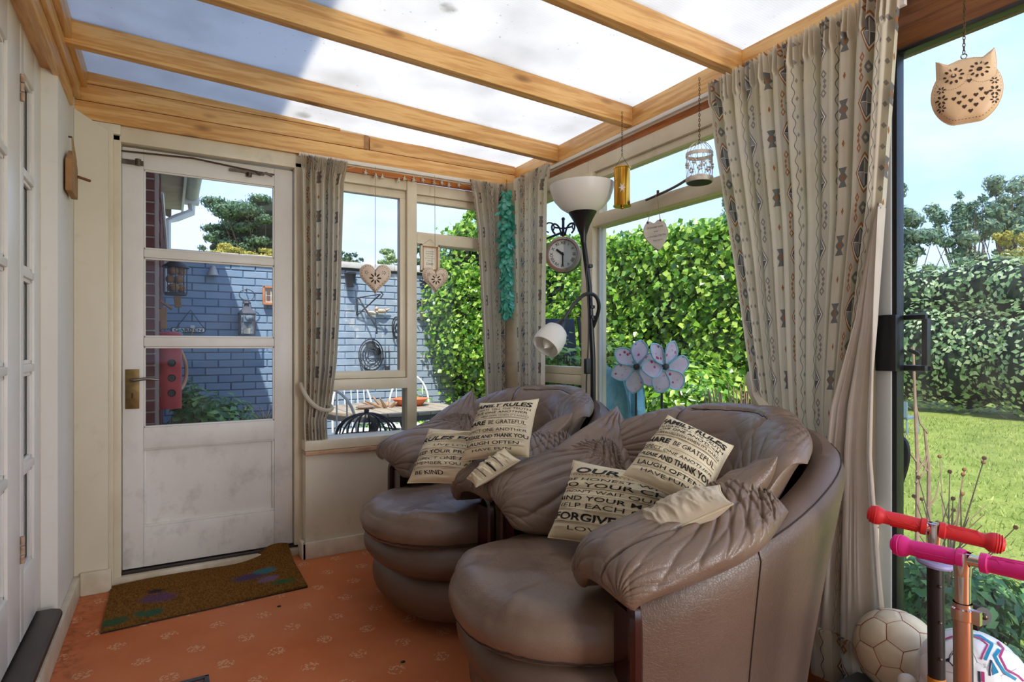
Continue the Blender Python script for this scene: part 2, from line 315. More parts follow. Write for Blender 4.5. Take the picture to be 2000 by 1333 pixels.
# ---------------------------------------------------------------- mesh helpers
ORG = {}
def tag(o, label=None, cat=None, group=None, kind=None):
    if label: o['label'] = label
    if cat: o['category'] = cat
    if group: o['group'] = group
    if kind: o['kind'] = kind
    return o
def thing(name, loc, label=None, cat=None, group=None, kind=None):
    o = bpy.data.objects.new(name, None); o.empty_display_size = .05; COL.objects.link(o); o.location = loc; ORG[o.name] = Vector(loc)
    return tag(o, label, cat, group, kind)
class MB:
    def __init__(s): s.v, s.f, s.uv = [], [], None
    def add(s, vs, fs):
        n = len(s.v); s.v.extend([tuple(p) for p in vs]); s.f.extend([tuple(i+n for i in f) for f in fs]); return s
    def box(s, x0, x1, y0, y1, z0, z1):
        return s.add([(x0, y0, z0), (x1, y0, z0), (x1, y1, z0), (x0, y1, z0), (x0, y0, z1), (x1, y0, z1), (x1, y1, z1), (x0, y1, z1)],
                     [(0, 3, 2, 1), (4, 5, 6, 7), (0, 1, 5, 4), (1, 2, 6, 5), (2, 3, 7, 6), (3, 0, 4, 7)])
    def obox(s, c, ax, h):
        c = Vector(c); A = [Vector(a).normalized()*k for a, k in zip(ax, h)]
        vs = [c+A[0]*i+A[1]*j+A[2]*k for k in (-1, 1) for i, j in ((-1, -1), (1, -1), (1, 1), (-1, 1))]
        return s.add(vs, [(0, 3, 2, 1), (4, 5, 6, 7), (0, 1, 5, 4), (1, 2, 6, 5), (2, 3, 7, 6), (3, 0, 4, 7)])
    def tube(s, pts, r, seg=8, closed=False, caps=True):
        pts = [Vector(p) for p in pts]; n = len(pts); rs = r if isinstance(r, (list, tuple)) else [r]*n
        rings = []; prev = None
        for i, p in enumerate(pts):
            if closed: d = pts[(i+1) % n]-pts[i-1]
            else: d = pts[min(i+1, n-1)]-pts[max(i-1, 0)]
            if d.length < 1e-9: d = Vector((0, 0, 1))
            d.normalize()
            if prev is None:
                a = Vector((0, 0, 1)) if abs(d.z) < .9 else Vector((1, 0, 0)); u = d.cross(a).normalized()
            else:
                u = (prev-d*prev.dot(d)); u = u.normalized() if u.length > 1e-6 else d.orthogonal().normalized()
            prev = u; w_ = d.cross(u)
            rings.append([p+(u*math.cos(2*math.pi*k/seg)+w_*math.sin(2*math.pi*k/seg))*rs[i] for k in range(seg)])
        vs = [q for ring in rings for q in ring]; fs = []
        for i in range(n if closed else n-1):
            j = (i+1) % n
            for k in range(seg): fs.append((i*seg+k, i*seg+(k+1) % seg, j*seg+(k+1) % seg, j*seg+k))
        if caps and not closed: fs += [tuple(range(seg))[::-1], tuple((n-1)*seg+k for k in range(seg))]
        return s.add(vs, fs)
    def lathe(s, prof, c, axis=(0, 0, 1), seg=24, xs=1.0):
        """prof: (radius, height) pairs along axis"""
        a = Vector(axis).normalized(); u = a.orthogonal().normalized(); w_ = a.cross(u); c = Vector(c); vs = []; fs = []
        for (r, h) in prof:
            for k in range(seg):
                t = 2*math.pi*k/seg; vs.append(c+a*h+(u*math.cos(t)*xs+w_*math.sin(t))*max(r, 1e-5))
        for i in range(len(prof)-1):
            for k in range(seg): fs.append((i*seg+k, i*seg+(k+1) % seg, (i+1)*seg+(k+1) % seg, (i+1)*seg+k))
        return s.add(vs, fs)
    def ball(s, c, r, seg=16, rg=10, sc=(1, 1, 1)):
        vs = []; fs = []
        for i in range(rg+1):
            p = math.pi*i/rg
            for k in range(seg):
                t = 2*math.pi*k/seg; vs.append((c[0]+sc[0]*r*math.sin(p)*math.cos(t), c[1]+sc[1]*r*math.sin(p)*math.sin(t), c[2]-sc[2]*r*math.cos(p)))
        for i in range(rg):
            for k in range(seg): fs.append((i*seg+k, i*seg+(k+1) % seg, (i+1)*seg+(k+1) % seg, (i+1)*seg+k))
        return s.add(vs, fs)
    def prism(s, poly, o, ux, uy, th):
        """flat outline poly (2-d) on plane o,ux,uy, thickness th along normal (centred)"""
        o, ux, uy = Vector(o), Vector(ux), Vector(uy); n = ux.cross(uy).normalized(); k = len(poly)
        vs = [o+ux*a+uy*b+n*th*.5 for a, b in poly]+[o+ux*a+uy*b-n*th*.5 for a, b in poly]
        return s.add(vs, [tuple(range(k)), tuple(range(2*k-1, k-1, -1))]+[(i, i+k, (i+1) % k+k, (i+1) % k) for i in range(k)])
    def grid(s, P, close_u=False, uv=None):
        P = np.asarray(P); a, b = P.shape[:2]; n = len(s.v); s.v.extend(map(tuple, P.reshape(-1, 3).tolist()))
        for i in range(a if close_u else a-1):
            i2 = (i+1) % a
            for j in range(b-1): s.f.append((n+i*b+j, n+i2*b+j, n+i2*b+j+1, n+i*b+j+1))
        if uv is not None:
            if s.uv is None: s.uv = []
            s.uv.extend(np.asarray(uv).reshape(-1, 2).tolist())
        return s
    def build(s, name, m, parent=None, smooth=True, bevel=0, label=None, cat=None, group=None, kind=None, sharp=35, weld=False, origin=None, fixn=False):
        if parent is not None: org = ORG[parent.name]
        elif origin is not None: org = Vector(origin)
        else:
            A = np.array(s.v); org = Vector(((A[:, 0].min()+A[:, 0].max())/2, (A[:, 1].min()+A[:, 1].max())/2, A[:, 2].min()))
        me = bpy.data.meshes.new(name); A = np.array(s.v, dtype=float)-np.array(org)
        me.from_pydata(A.tolist(), [], s.f)
        if s.uv is not None:
            l = me.uv_layers.new(name='UVMap'); vi = np.zeros(len(me.loops), dtype=np.int32); me.loops.foreach_get('vertex_index', vi)
            l.data.foreach_set('uv', np.array(s.uv, dtype=np.float32)[vi].ravel())
        if bevel or weld or fixn:
            bm = bmesh.new(); bm.from_mesh(me)
            if weld: bmesh.ops.remove_doubles(bm, verts=bm.verts, dist=1e-5)
            if fixn: bmesh.ops.recalc_face_normals(bm, faces=bm.faces)
            if bevel:
                ed = [e_ for e_ in bm.edges if len(e_.link_faces) == 2 and e_.calc_face_angle(0) > .6]
                bmesh.ops.bevel(bm, geom=ed, offset=bevel, segments=2, affect='EDGES', profile=.6)
            bm.to_mesh(me); bm.free()
        if smooth:
            me.polygons.foreach_set('use_smooth', [True]*len(me.polygons))
            if sharp:
                try: me.set_sharp_from_angle(angle=R(sharp))
                except Exception: pass
        if m is not None: me.materials.append(m)
        o = bpy.data.objects.new(name, me); COL.objects.link(o)
        if parent is not None: o.parent = parent; ORG[o.name] = org
        else: o.location = org; ORG[o.name] = org
        return tag(o, label, cat, group, kind)
def addmat(o, m): o.data.materials.append(m)
def box(name, m, b, parent=None, bevel=.003, **k): return MB().box(*b).build(name, m, parent, bevel=bevel, **k)
def piece(name, me, parent, loc, rot=None, scale=None):
    """shared-mesh copy as a part"""
    o = bpy.data.objects.new(name, me); COL.objects.link(o); o.parent = parent; o.location = Vector(loc)-ORG[parent.name]
    if rot is not None: o.rotation_euler = rot
    if scale is not None: o.scale = scale
    ORG[o.name] = Vector(loc); return o
# ---- text as mesh outlines, centred
TXT = {}
def text2d(s, bold=0., spacing=1.0, shear=0.):
    key = (s, bold, spacing, shear)
    if key in TXT: return TXT[key]
    cu = bpy.data.curves.new('t', 'FONT'); cu.body = s; cu.size = 1; cu.offset = bold; cu.resolution_u = 3; cu.space_character = spacing; cu.shear = shear
    o = bpy.data.objects.new('t', cu); COL.objects.link(o); bpy.context.view_layer.update()
    me = bpy.data.meshes.new_from_object(o.evaluated_get(bpy.context.evaluated_depsgraph_get()))
    bm = bmesh.new(); bm.from_mesh(me)
    bmesh.ops.triangulate(bm, faces=bm.faces)
    for _ in range(2):
        ed = [e_ for e_ in bm.edges if e_.calc_length() > .22]
        if ed: bmesh.ops.subdivide_edges(bm, edges=ed, cuts=1)
        bmesh.ops.triangulate(bm, faces=bm.faces)
    bm.verts.ensure_lookup_table()
    V = np.array([v.co[:2] for v in bm.verts]) if len(bm.verts) else np.zeros((0, 2)); F = [tuple(v.index for v in f.verts) for f in bm.faces]
    bm.free(); bpy.data.meshes.remove(me); bpy.data.objects.remove(o); bpy.data.curves.remove(cu)
    if len(V):
        V = V-[(V[:, 0].min()+V[:, 0].max())/2, .35]
    TXT[key] = (V, F); return TXT[key]
def flat_text(mb, s, o, ux, uy, height, width=None, bold=0., thick=0, **k):
    """lay text on a plane; cap height = height"""
    V, F = text2d(s, bold, **k)
    sc = height/.7; sxx = sc
    if width and len(V): sxx = width/(V[:, 0].max()-V[:, 0].min())
    o, ux, uy = Vector(o), Vector(ux).normalized(), Vector(uy).normalized()
    mb.add([o+ux*(a*sxx)+uy*(b_*sc) for a, b_ in V], F)
# ---- smooth patch through a control net (uniform cubic B-spline, clamped by end reflection)
def bspl(C, n):
    C = np.asarray(C, float); m = C.shape[0]
    P = np.concatenate([[2*C[0]-C[1]], C, [2*C[-1]-C[-2]]]); t = np.linspace(0, m-1-1e-9, n); i = t.astype(int); f = t-i
    f = f.reshape(-1, *([1]*(C.ndim-1)))
    return (1-f)**3/6*P[i] + (3*f**3-6*f**2+4)/6*P[i+1] + (-3*f**3+3*f**2+3*f+1)/6*P[i+2] + f**3/6*P[np.minimum(i+3, m+1)]
def net(C, nu, nv):
    C = np.asarray(C, float); A = bspl(C, nu); return np.swapaxes(bspl(np.swapaxes(A, 0, 1), nv), 0, 1)
def gnormal(P):
    du = np.gradient(P, axis=0); dv = np.gradient(P, axis=1); n = np.cross(du, dv); return n/np.maximum(np.linalg.norm(n, axis=2, keepdims=True), 1e-9)
_nz = {}
def fnoise(U, V, sx_, sy_, seed=0, oct_=4):
    """value noise on arrays"""
    out = np.zeros_like(U, dtype=float); amp = 1.; tot = 0
    for k in range(oct_):
        g = np.random.default_rng(seed*13+k).random((64, 64))
        x = (U*sx_*2**k) % 64; y = (V*sy_*2**k) % 64; xi = x.astype(int) % 64; yi = y.astype(int) % 64; fx = x-np.floor(x); fy = y-np.floor(y)
        fx = fx*fx*(3-2*fx); fy = fy*fy*(3-2*fy); x1 = (xi+1) % 64; y1 = (yi+1) % 64
        out += amp*(g[xi, yi]*(1-fx)*(1-fy)+g[x1, yi]*fx*(1-fy)+g[xi, y1]*(1-fx)*fy+g[x1, y1]*fx*fy); tot += amp; amp *= .5
    return out/tot*2-1
def ridge(x): return 1-np.abs(np.sin(x))
def pillow(C, th, nu=70, nv=70, pw=.5, wr=None, back=1.0, px=2.2, side=1):
    """cushion: mid surface from control net, thickness th fading to the edges; returns MB and the surface function data"""
    P = net(C, nu, nv); N = gnormal(P)*side
    u = np.linspace(-1, 1, nu)[:, None]+np.zeros((1, nv)); v = np.linspace(-1, 1, nv)[None, :]+np.zeros((nu, 1))
    T = th*((1-np.abs(u)**px)*(1-np.abs(v)**px))**pw
    W = wr(u, v) if wr is not None else 0
    edge = np.clip(((1-np.abs(u))*(1-np.abs(v)))*14, 0, 1)
    top = P+N*(T+W*edge)[..., None]; bot = P-N*(T*back)[..., None]
    mb = MB(); mb.grid(top if side > 0 else top[::-1]); mb.grid(bot[::-1] if side > 0 else bot)
    return mb, top, N
def pleats(u, v, pu, pv, k, amp, rad, a0=-math.pi, a1=math.pi, seed=0, asp=1.0, r0=.16):
    du, dv = (u-pu), (v-pv)*asp; r = np.sqrt(du*du+dv*dv)+1e-6; th = np.arctan2(dv, du)
    wob = fnoise(r*1.0+3, th*.0+seed, 2, 1, seed, 2)*1.1+fnoise(th*.8+5, r*.3+1, 1.2, 2, seed+3, 2)*2.2
    g = (.3-ridge((th*k+wob*k*.12)/2)**2.6)*amp*1.5
    return g*np.exp(-(r/rad)**2)*np.clip(r/r0, 0, 1)*((th > a0) & (th < a1))
# ================================================================ SETTING
YB = -2.0                       # back of the room, behind the camera
def RZ(x): return 2.235+.0378*(1.9-x)
S = 'structure'
box('floor', M['carpet'], (-.45, 1.95, YB, 3.35, -.03, 0), kind=S, bevel=0, origin=(0, 0, 0))
# ---- roof: opal sheets on pine rafters
ceil_ = thing('ceiling', (.7, 1, 2.2), kind=S)
def slope_box(y0, y1, x0, x1, zb, zt):
    """beam following the roof slope; zb/zt offsets from the roof line"""
    mb = MB(); vs = []
    for x in (x0, x1):
        for y, z in ((y0, zb), (y1, zb), (y1, zt), (y0, zt)): vs.append((x, y, RZ(x)+z))
    mb.add(vs, [(0, 1, 2, 3), (7, 6, 5, 4), (0, 4, 5, 1), (1, 5, 6, 2), (2, 6, 7, 3), (3, 7, 4, 0)]); return mb
RY = [2.72+.615*k for k in range(-7, 1)]
for y in RY: slope_box(y, y+.047, -.36, 1.9, -.092, 0).build('rafter', M['pine_x'], ceil_, bevel=.004, fixn=True)
ed = RY+[3.34]
prev = YB
for y in RY+[3.34]:
    y1 = y+.02 if y < 3.3 else y
    slope_box(prev, y1-.003, -.40, 2.08, .003, .013).build('roof_sheet', M['roof'], ceil_, smooth=False, fixn=True); prev = y1
for y in RY: slope_box(y+.010, y+.036, -.40, 2.08, .014, .022).build('glazing_bar', M['alu'], ceil_, smooth=False, fixn=True)
# wall plate over the garden windows
box('wall_plate', M['pine_y'], (1.9, 1.985, YB, 3.25, 2.135, 2.233), ceil_, .004)
box('wall_plate_soffit', M['trim'], (1.925, 1.99, .95, 3.25, 2.100, 2.137), ceil_, .002)
box('window_head_strip', M['orange_y'], (1.90, 1.93, .95, 3.22, 2.068, 2.101), ceil_, .002)
# ---- plank header over the far wall
tr1 = thing('trim_1', (.77, 3.2, 2.1), label='three knotty pine boards above the far door and window', kind=S)
for z0, z1 in ((2.104, 2.184), (2.187, 2.262)):
    box('plank', M['pine_x'], (-.37, .95 if z0 > 2.18 else 1.9, 3.20, 3.225, z0, z1), tr1, .003)
box('plank', M['pine_x'], (.962, 1.9, 3.20, 3.225, 2.187, 2.262), tr1, .003)
box('plank_joint_block', M['oldwood'], (.93, .955, 3.196, 3.2, 2.187, 2.262), tr1, .001)
mb = MB(); mb.add([(-.37, 3.20, 2.265), (1.9, 3.20, 2.265), (1.9, 3.20, 2.232), (-.37, 3.20, 2.32), (-.37, 3.225, 2.265), (1.9, 3.225, 2.265), (1.9, 3.225, 2.232), (-.37, 3.225, 2.32)], [(0, 3, 2, 1), (4, 5, 6, 7), (0, 4, 7, 3), (3, 7, 6, 2), (0, 1, 5, 4), (1, 2, 6, 5)])
mb.v[1] = (1.9, 3.2, 2.2315); mb.v[5] = (1.9, 3.225, 2.2315)
mb = MB(); k = 3
mb.add([(-.37, 3.20, 2.265), (.8, 3.20, 2.265), (.8, 3.20, 2.276), (-.37, 3.20, 2.32), (-.37, 3.225, 2.265), (.8, 3.225, 2.265), (.8, 3.225, 2.276), (-.37, 3.225, 2.32)], [(0, 1, 2, 3), (7, 6, 5, 4), (0, 4, 5, 1), (3, 2, 6, 7), (0, 3, 7, 4), (1, 5, 6, 2)])
mb.build('plank', M['pine_x'], tr1, bevel=.002, fixn=True)
box('soffit_strip', M['trim'], (.60, 1.9, 3.215, 3.26, 2.078, 2.106), tr1, .002)
box('window_head_strip', M['orange_x'], (.80, 1.9, 3.205, 3.235, 2.052, 2.080), tr1, .002)
# ---- house wall, left
wl = thing('wall_left', (-.4, 1, 0), kind=S)
box('plaster', M['wall_white'], (-.60, -.36, 2.75, 3.26, .0, 2.20), wl, .004)
box('plaster_above_doors', M['wall'], (-.60, -.43, YB, 2.75, 2.16, 2.34), wl, 0)
box('plaster_below_doors', M['wall'], (-.60, -.40, YB, 2.75, 0, .10), wl, 0)
box('plaster', M['wall_white'], (-.60, -.36, YB, 0.2, .0, 2.20), wl, .004)
# lintel boards
box('lintel_soffit_board', M['pine_y'], (-.44, -.355, YB, 2.76, 2.125, 2.155), wl, .003)
box('lintel_board', M['pine_y'], (-.375, -.35, YB, 3.06, 2.105, 2.175), wl, .003)
box('lintel_board', M['pine_y'], (-.36, -.335, YB, 3.16, 2.178, 2.24), wl, .003)
box('wall_bearer', M['pine_y'], (-.37, -.315, YB, 3.20, 2.243, 2.325), wl, .003)
# ---- far wall: pier beside the door, wall under window
wf = thing('wall_far', (.8, 3.3, 0), kind=S)
mb = MB(); z1, z2 = 2.135, 2.055
mb.add([(-.36, 3.165, 0), (-.235, 3.165, 0), (-.235, 3.165, z2), (-.36, 3.165, z1), (-.36, 3.32, 0), (-.235, 3.32, 0), (-.235, 3.32, z2), (-.36, 3.32, z1)], [(0, 1, 2, 3), (7, 6, 5, 4), (0, 4, 5, 1), (3, 2, 6, 7), (0, 3, 7, 4), (1, 5, 6, 2)])
mb.build('pier', M['wall'], wf, bevel=.004, fixn=True)
box('dado_wall', M['wall'], (.605, 1.98, 3.13, 3.33, 0, .53), wf, .004)
box('wall_above_door', M['wall'], (-.36, 1.95, 3.226, 3.33, 2.085, 2.30), wf, 0)
box('corner_post', M['trim'], (1.85, 1.98, 3.18, 3.33, .53, 2.12), wf, .004)
MB().lathe([(.0, .56), (.052, .56), (.052, 1.43), (.0545, 1.432), (.052, 1.436), (.052, 2.10), (0, 2.10)], (1.845, 3.14, 0), seg=20).build('corner_column', mat('cracked_corner_plaster', (200, 180, 148), .8, col2=(150, 124, 92), nscale=6, bump=.5, bscale=20), wf)
wr_ = thing('wall_right', (1.95, 1, 0), kind=S)
box('dado_wall', M['wall'], (1.86, 1.98, .98, 3.13, 0, .53), wr_, .004)
wb = thing('wall_back', (.7, YB, 0), kind=S)
box('dado_wall', M['wall'], (-.45, 1.95, YB-.1, YB, 0, .9), wb, 0)
box('upper_wall', M['wall'], (-.45, 1.95, YB-.1, YB, 2.12, 2.34), wb, 0)
box('pane', M['glass'], (-.25, 1.75, YB-.052, YB-.048, .9, 2.12), wb, 0, smooth=False)
box('post', M['trim'], (-.45, -.25, YB-.1, YB, .9, 2.12), wb, 0); box('post', M['trim'], (1.75, 1.95, YB-.1, YB, .9, 2.12), wb, 0)
# skirtings
box('baseboard_left', M['skirt'], (-.36, -.335, YB, 3.165, 0, .088), kind=S, bevel=.004)
bf = thing('baseboard_far', (0, 3.15, 0), kind=S)
box('skirting', M['skirt'], (-.335, -.222, 3.142, 3.165, 0, .10), bf, .005)
box('skirting', M['skirt'], (.585, 1.86, 3.108, 3.13, 0, .085), bf, .005); box('skirting', M['skirt'], (.583, .605, 3.108, 3.22, 0, .085), bf, .005)
# ---- window sills and frames
wsill = thing('trim_2', (1.3, 3.1, .53), label='cream painted window sill along the far windows', kind=S)
box('sill_board', mat('bare_edge_sill', (206, 172, 136), .6, col2=(178, 132, 96), nscale=12), (.60, 1.9, 3.105, 3.2, .532, .552), wsill, .003)
box('sill', M['trim'], (.60, 1.9, 3.12, 3.29, .553, .605), wsill, .006)
box('sill', M['trim'], (1.835, 1.98, .98, 3.12, .532, .60), wsill, .006)
def frame_bar(p, nm, b, m='trim', bv=.005): return box(nm, M[m], b, p, bv)
def beadbox(p, x0, x1, z0, z1, y, t=.012, d=.012):
    """glazing bead round a pane on the far wall"""
    mb = MB(); mb.box(x0-t, x1+t, y-d, y, z1, z1+t); mb.box(x0-t, x1+t, y-d, y, z0-t, z0); mb.box(x0-t, x0, y-d, y, z0, z1); mb.box(x1, x1+t, y-d, y, z0, z1)
    return mb.build('glazing_bead', M['trim'], p, smooth=False)
w1 = thing('window_1', (.92, 3.25, .6), kind=S)
frame_bar(w1, 'frame_head', (.60, 1.21, 3.225, 3.30, 1.998, 2.054)); frame_bar(w1, 'casement_head', (.66, 1.185, 3.245, 3.29, 1.952, 1.997))
frame_bar(w1, 'mullion', (1.185, 1.245, 3.215, 3.31, .605, 2.053)); frame_bar(w1, 'casement_stile', (1.150, 1.184, 3.24, 3.29, .955, 1.952))
frame_bar(w1, 'jamb', (.60, .68, 3.22, 3.31, .605, 2.0)); frame_bar(w1, 'casement_rail', (.68, 1.184, 3.235, 3.29, .915, .956)); frame_bar(w1, 'transom', (.68, 1.19, 3.215, 3.31, .853, .913))
box('pane', M['glass'], (.68, 1.15, 3.262, 3.266, .956, 1.952), w1, 0, smooth=False); box('pane', M['glass'], (.68, 1.185, 3.262, 3.266, .605, .853), w1, 0, smooth=False)
w2 = thing('window_2', (1.55, 3.25, .6), kind=S)
frame_bar(w2, 'frame_head', (1.245, 1.86, 3.225, 3.30, 1.985, 2.050)); frame_bar(w2, 'vent_head', (1.245, 1.85, 3.24, 3.29, 1.945, 1.984))
frame_bar(w2, 'vent_rail', (1.245, 1.85, 3.24, 3.29, 1.752, 1.768)); frame_bar(w2, 'transom', (1.245, 1.86, 3.215, 3.31, 1.695, 1.752))
box('pane', M['glass'], (1.245, 1.85, 3.262, 3.266, 1.768, 1.945), w2, 0, smooth=False); box('pane', M['glass'], (1.245, 1.85, 3.262, 3.266, .605, 1.695), w2, 0, smooth=False)
frame_bar(w2, 'jamb', (1.80, 1.86, 3.22, 3.31, .605, 2.0))
w3 = thing('window_3', (1.93, 2.8, .6), kind=S)     # garden side, narrow bay
frame_bar(w3, 'frame_head', (1.90, 1.98, 2.45, 3.2, 1.998, 2.069)); frame_bar(w3, 'casement_head', (1.915, 1.97, 2.49, 3.1, 1.955, 1.998))
frame_bar(w3, 'mullion', (1.89, 1.985, 2.40, 2.495, .60, 2.0)); frame_bar(w3, 'casement_rail', (1.905, 1.965, 2.49, 3.2, .94, .982)); frame_bar(w3, 'transom', (1.895, 1.98, 2.49, 3.2, .885, .938))
frame_bar(w3, 'jamb', (1.90, 1.98, 3.08, 3.2, .60, 2.0))
box('pane', M['glass'], (1.938, 1.942, 2.49, 3.09, .982, 1.955), w3, 0, smooth=False); box('pane', M['glass'], (1.938, 1.942, 2.49, 3.09, .60, .885), w3, 0, smooth=False)
w4 = thing('window_4', (1.93, 1.7, .6), kind=S)
frame_bar(w4, 'frame_head', (1.90, 1.98, .98, 2.45, 1.998, 2.069)); frame_bar(w4, 'vent_head', (1.915, 1.97, .98, 2.42, 1.962, 1.998), 'trim')
frame_bar(w4, 'vent_stile', (1.915, 1.97, 2.375, 2.41, 1.78, 1.965)); frame_bar(w4, 'transom', (1.893, 1.985, .98, 2.42, 1.712, 1.774)); frame_bar(w4, 'jamb', (1.89, 1.985, .98, 1.06, .60, 2.0))
frame_bar(w4, 'glazing_edge', (1.925, 1.95, 2.385, 2.401, .60, 1.712), 'alu', .002)
box('pane', M['glass'], (1.938, 1.942, .98, 2.39, 1.774, 1.962), w4, 0, smooth=False); box('pane', M['glass'], (1.938, 1.942, 1.0, 2.39, .60, 1.712), w4, 0, smooth=False)
# ---- sliding patio door on the garden side
d3 = thing('door_3', (1.92, .2, 0), kind=S)
box('timber_beam', M['brownwood'], (1.90, 1.98, YB, .96, 1.985, 2.137), d3, .004)
box('white_track', M['alu'], (1.885, 1.93, .2, .96, 2.128, 2.150), d3, .002)
box('frame_stile', M['alu'], (1.885, 1.96, .945, .99, 0, 1.985), d3, .003); box('gasket', M['black'], (1.89, 1.930, .931, .945, .05, 1.985), d3, .001)
box('head_gasket', M['black'], (1.895, 1.930, YB, .945, 1.972, 1.985), d3, .001); box('bottom_rail', M['alu'], (1.88, 1.98, YB, .96, 0, .06), d3, .003)
box('frame_stile', M['alu'], (1.895, 1.96, -.75, -.69, .05, 1.985), d3, .003)
box('pane', M['dirtyglass'], (1.925, 1.930, YB, .935, .06, 1.98), d3, 0, smooth=False)
hp = MB().box(1.872, 1.896, .925, .985, 1.015, 1.185).build('handle_plate', M['black'], d3, bevel=.003)
hm = MB()
for b in ((1.94, 1.965, .872, .888, 1.015, 1.185), (1.93, 1.965, .872, .945, 1.170, 1.185), (1.93, 1.965, .872, .945, 1.015, 1.033)): hm.box(*b)
hm.build('outer_handle', M['black'], d3, bevel=.003)
MB().tube([(1.945, .925, 1.08), (1.955, .905, 1.068), (1.955, .90, 1.06)], .006).build('lock_lever', M['black'], d3)
# ---- far door
d1 = thing('door_1', (.19, 3.25, 0), kind=S)
# casing
mb = MB(); mb.box(-.236, -.190, 3.215, 3.32, .02, 2.09); mb.box(.566, .608, 3.215, 3.32, .05, 2.06); mb.box(-.30, .66, 3.215, 3.32, 2.03, 2.104); mb.box(-.30, -.19, 3.19, 3.22, 2.055, 2.10); mb.build('door_casing', M['trim'], d1, bevel=.006)
box('rebate', M['trim'], (-.24, -.218, 3.19, 3.215, .02, 2.06), d1, .004)
door = MB()
def dbar(nm, x0, x1, z0, z1, y0=3.25, y1=3.29, bv=.003, m='door'): return box(nm, M[m], (x0, x1, y0, y1, z0, z1), d1, bv)
dbar('stile', -.187, -.104, .053, 2.02); dbar('stile', .472, .563, .053, 2.02)
dbar('top_rail', -.104, .472, 1.927, 2.02); dbar('lock_rail', -.104, .472, .610, .708, 3.246); dbar('bottom_rail', -.104, .472, .053, .238)
dbar('glazing_bar', -.104, .472, 1.512, 1.552, 3.247, 3.285, .008); dbar('glazing_bar', -.104, .472, 1.091, 1.136, 3.247, 3.285, .008)
box('panel', M['door'], (-.104, .472, 3.268, 3.28, .238, .61), d1, 0)
mb = MB(); mb.box(-.104, .472, 3.256, 3.27, .238, .250); mb.box(-.104, .472, 3.256, 3.27, .60, .61); mb.box(-.104, -.094, 3.256, 3.27, .25, .60); mb.box(.462, .472, 3.256, 3.27, .25, .60); mb.build('panel_moulding', M['door'], d1, bevel=.003)
for z0, z1 in ((1.552, 1.927), (1.136, 1.512), (.708, 1.091)):
    box('pane', M['glass'], (-.104, .472, 3.268, 3.271, z0, z1), d1, 0, smooth=False)
    mb = MB(); t_ = .008
    mb.box(-.104, .472, 3.255, 3.268, z1-t_, z1); mb.box(-.104, .472, 3.255, 3.268, z0, z0+t_); mb.box(-.104, -.104+t_, 3.255, 3.268, z0, z1); mb.box(.472-t_, .472, 3.255, 3.268, z0, z1); mb.build('glazing_bead', M['door'], d1, bevel=.002)
lp = MB().box(-.176, -.121, 3.244, 3.25, .80, .985).build('lock_plate', M['oldbrass'], d1, bevel=.002)
MB().tube([(-.149, 3.244, .935), (-.149, 3.20, .935), (-.142, 3.196, .936), (-.09, 3.196, .942), (-.045, 3.198, .936)], [.009, .008, .008, .007, .006]).build('lever_handle', M['steel'], lp)
MB().lathe([(0, 0), (.014, 0), (.014, .006), (0, .006)], (-.149, 3.244, .935), (0, -1, 0)).build('rose', M['oldbrass'], lp)
MB().box(-.153, -.145, 3.2425, 3.2445, .85, .875).build('keyhole', M['hole'], lp, smooth=False)
st = MB().tube([(-.19, 3.236, 1.995), (.1, 3.236, 2.008), (.40, 3.236, 1.985), (.47, 3.236, 1.983)], .0045, 6); st.build('door_stay', M['steel'], d1)
MB().box(.26, .42, 3.234, 3.242, 1.972, 1.986).lathe([(0, 0), (.013, 0), (.013, .02), (0, .02)], (.35, 3.236, 1.955)).tube([(.38, 3.238, 1.985), (.40, 3.23, 1.972), (.43, 3.23, 1.985), (.46, 3.236, 1.975)], .006).build('stay_catch', M['steel'], d1)
MB().box(-.19, -.105, 3.240, 3.25, 1.940, 1.962).lathe([(0, 0), (.012, 0), (.012, .03), (0, .03)], (-.125, 3.24, 1.938)).build('bolt', M['steel'], d1)
MB().tube([(-.213, 3.214, 2.078), (-.213, 3.200, 2.074), (-.213, 3.196, 2.062)], .003).build('hook', M['steel'], d1)
# threshold
box('threshold', M['skirt'], (-.236, .61, 3.205, 3.33, 0, .034), d1, .004); box('sill_strip', M['threshold'], (-.236, .608, 3.235, 3.33, .034, .048), d1, .003)
# ---- french doors on the house side
d2 = thing('door_2', (-.42, 2.2, .1), kind=S)
XF = -.41
box('frame_jamb', M['wall'], (-.46, XF+.0, 2.745, 2.76, .12, 2.15), d2, 0)
def leaf(y0, y1, gy0, gy1, rails, name='door_leaf'):
    f = MB(); f.box(XF-.04, XF, y0, gy0, .14, 2.13); f.box(XF-.04, XF, gy1, y1, .14, 2.13)
    zs = [.14]+[z for a in rails for z in a]+[2.13]
    for i in range(0, len(zs), 2): f.box(XF-.04, XF, gy0, gy1, zs[i], zs[i+1])
    o = f.build(name, M['frenchwhite'], d2, bevel=.004)
    for i in range(1, len(zs)-1, 2): box('pane', M['glass'], (XF-.025, XF-.021, gy0, gy1, zs[i], zs[i+1]), o, 0, smooth=False)
    g = MB()
    for i in range(1, len(zs)-1, 2):
        a, b_ = zs[i], zs[i+1]; t = .014
        g.box(XF-.02, XF-.008, gy0, gy0+t, a, b_); g.box(XF-.02, XF-.008, gy1-t, gy1, a, b_); g.box(XF-.02, XF-.008, gy0, gy1, a, a+t); g.box(XF-.02, XF-.008, gy0, gy1, b_-t, b_)
    g.build('glazing_bead', M['frenchwhite'], o, bevel=.003)
    return o
zz = [(.345, .348), (.670, .700), (1.005, 1.03), (1.325, 1.348), (1.652, 1.675)]
rails = [(.345, .672), (.700, 1.003), (1.03, 1.322), (1.348, 1.65), (1.675, 1.99)]
flat = []
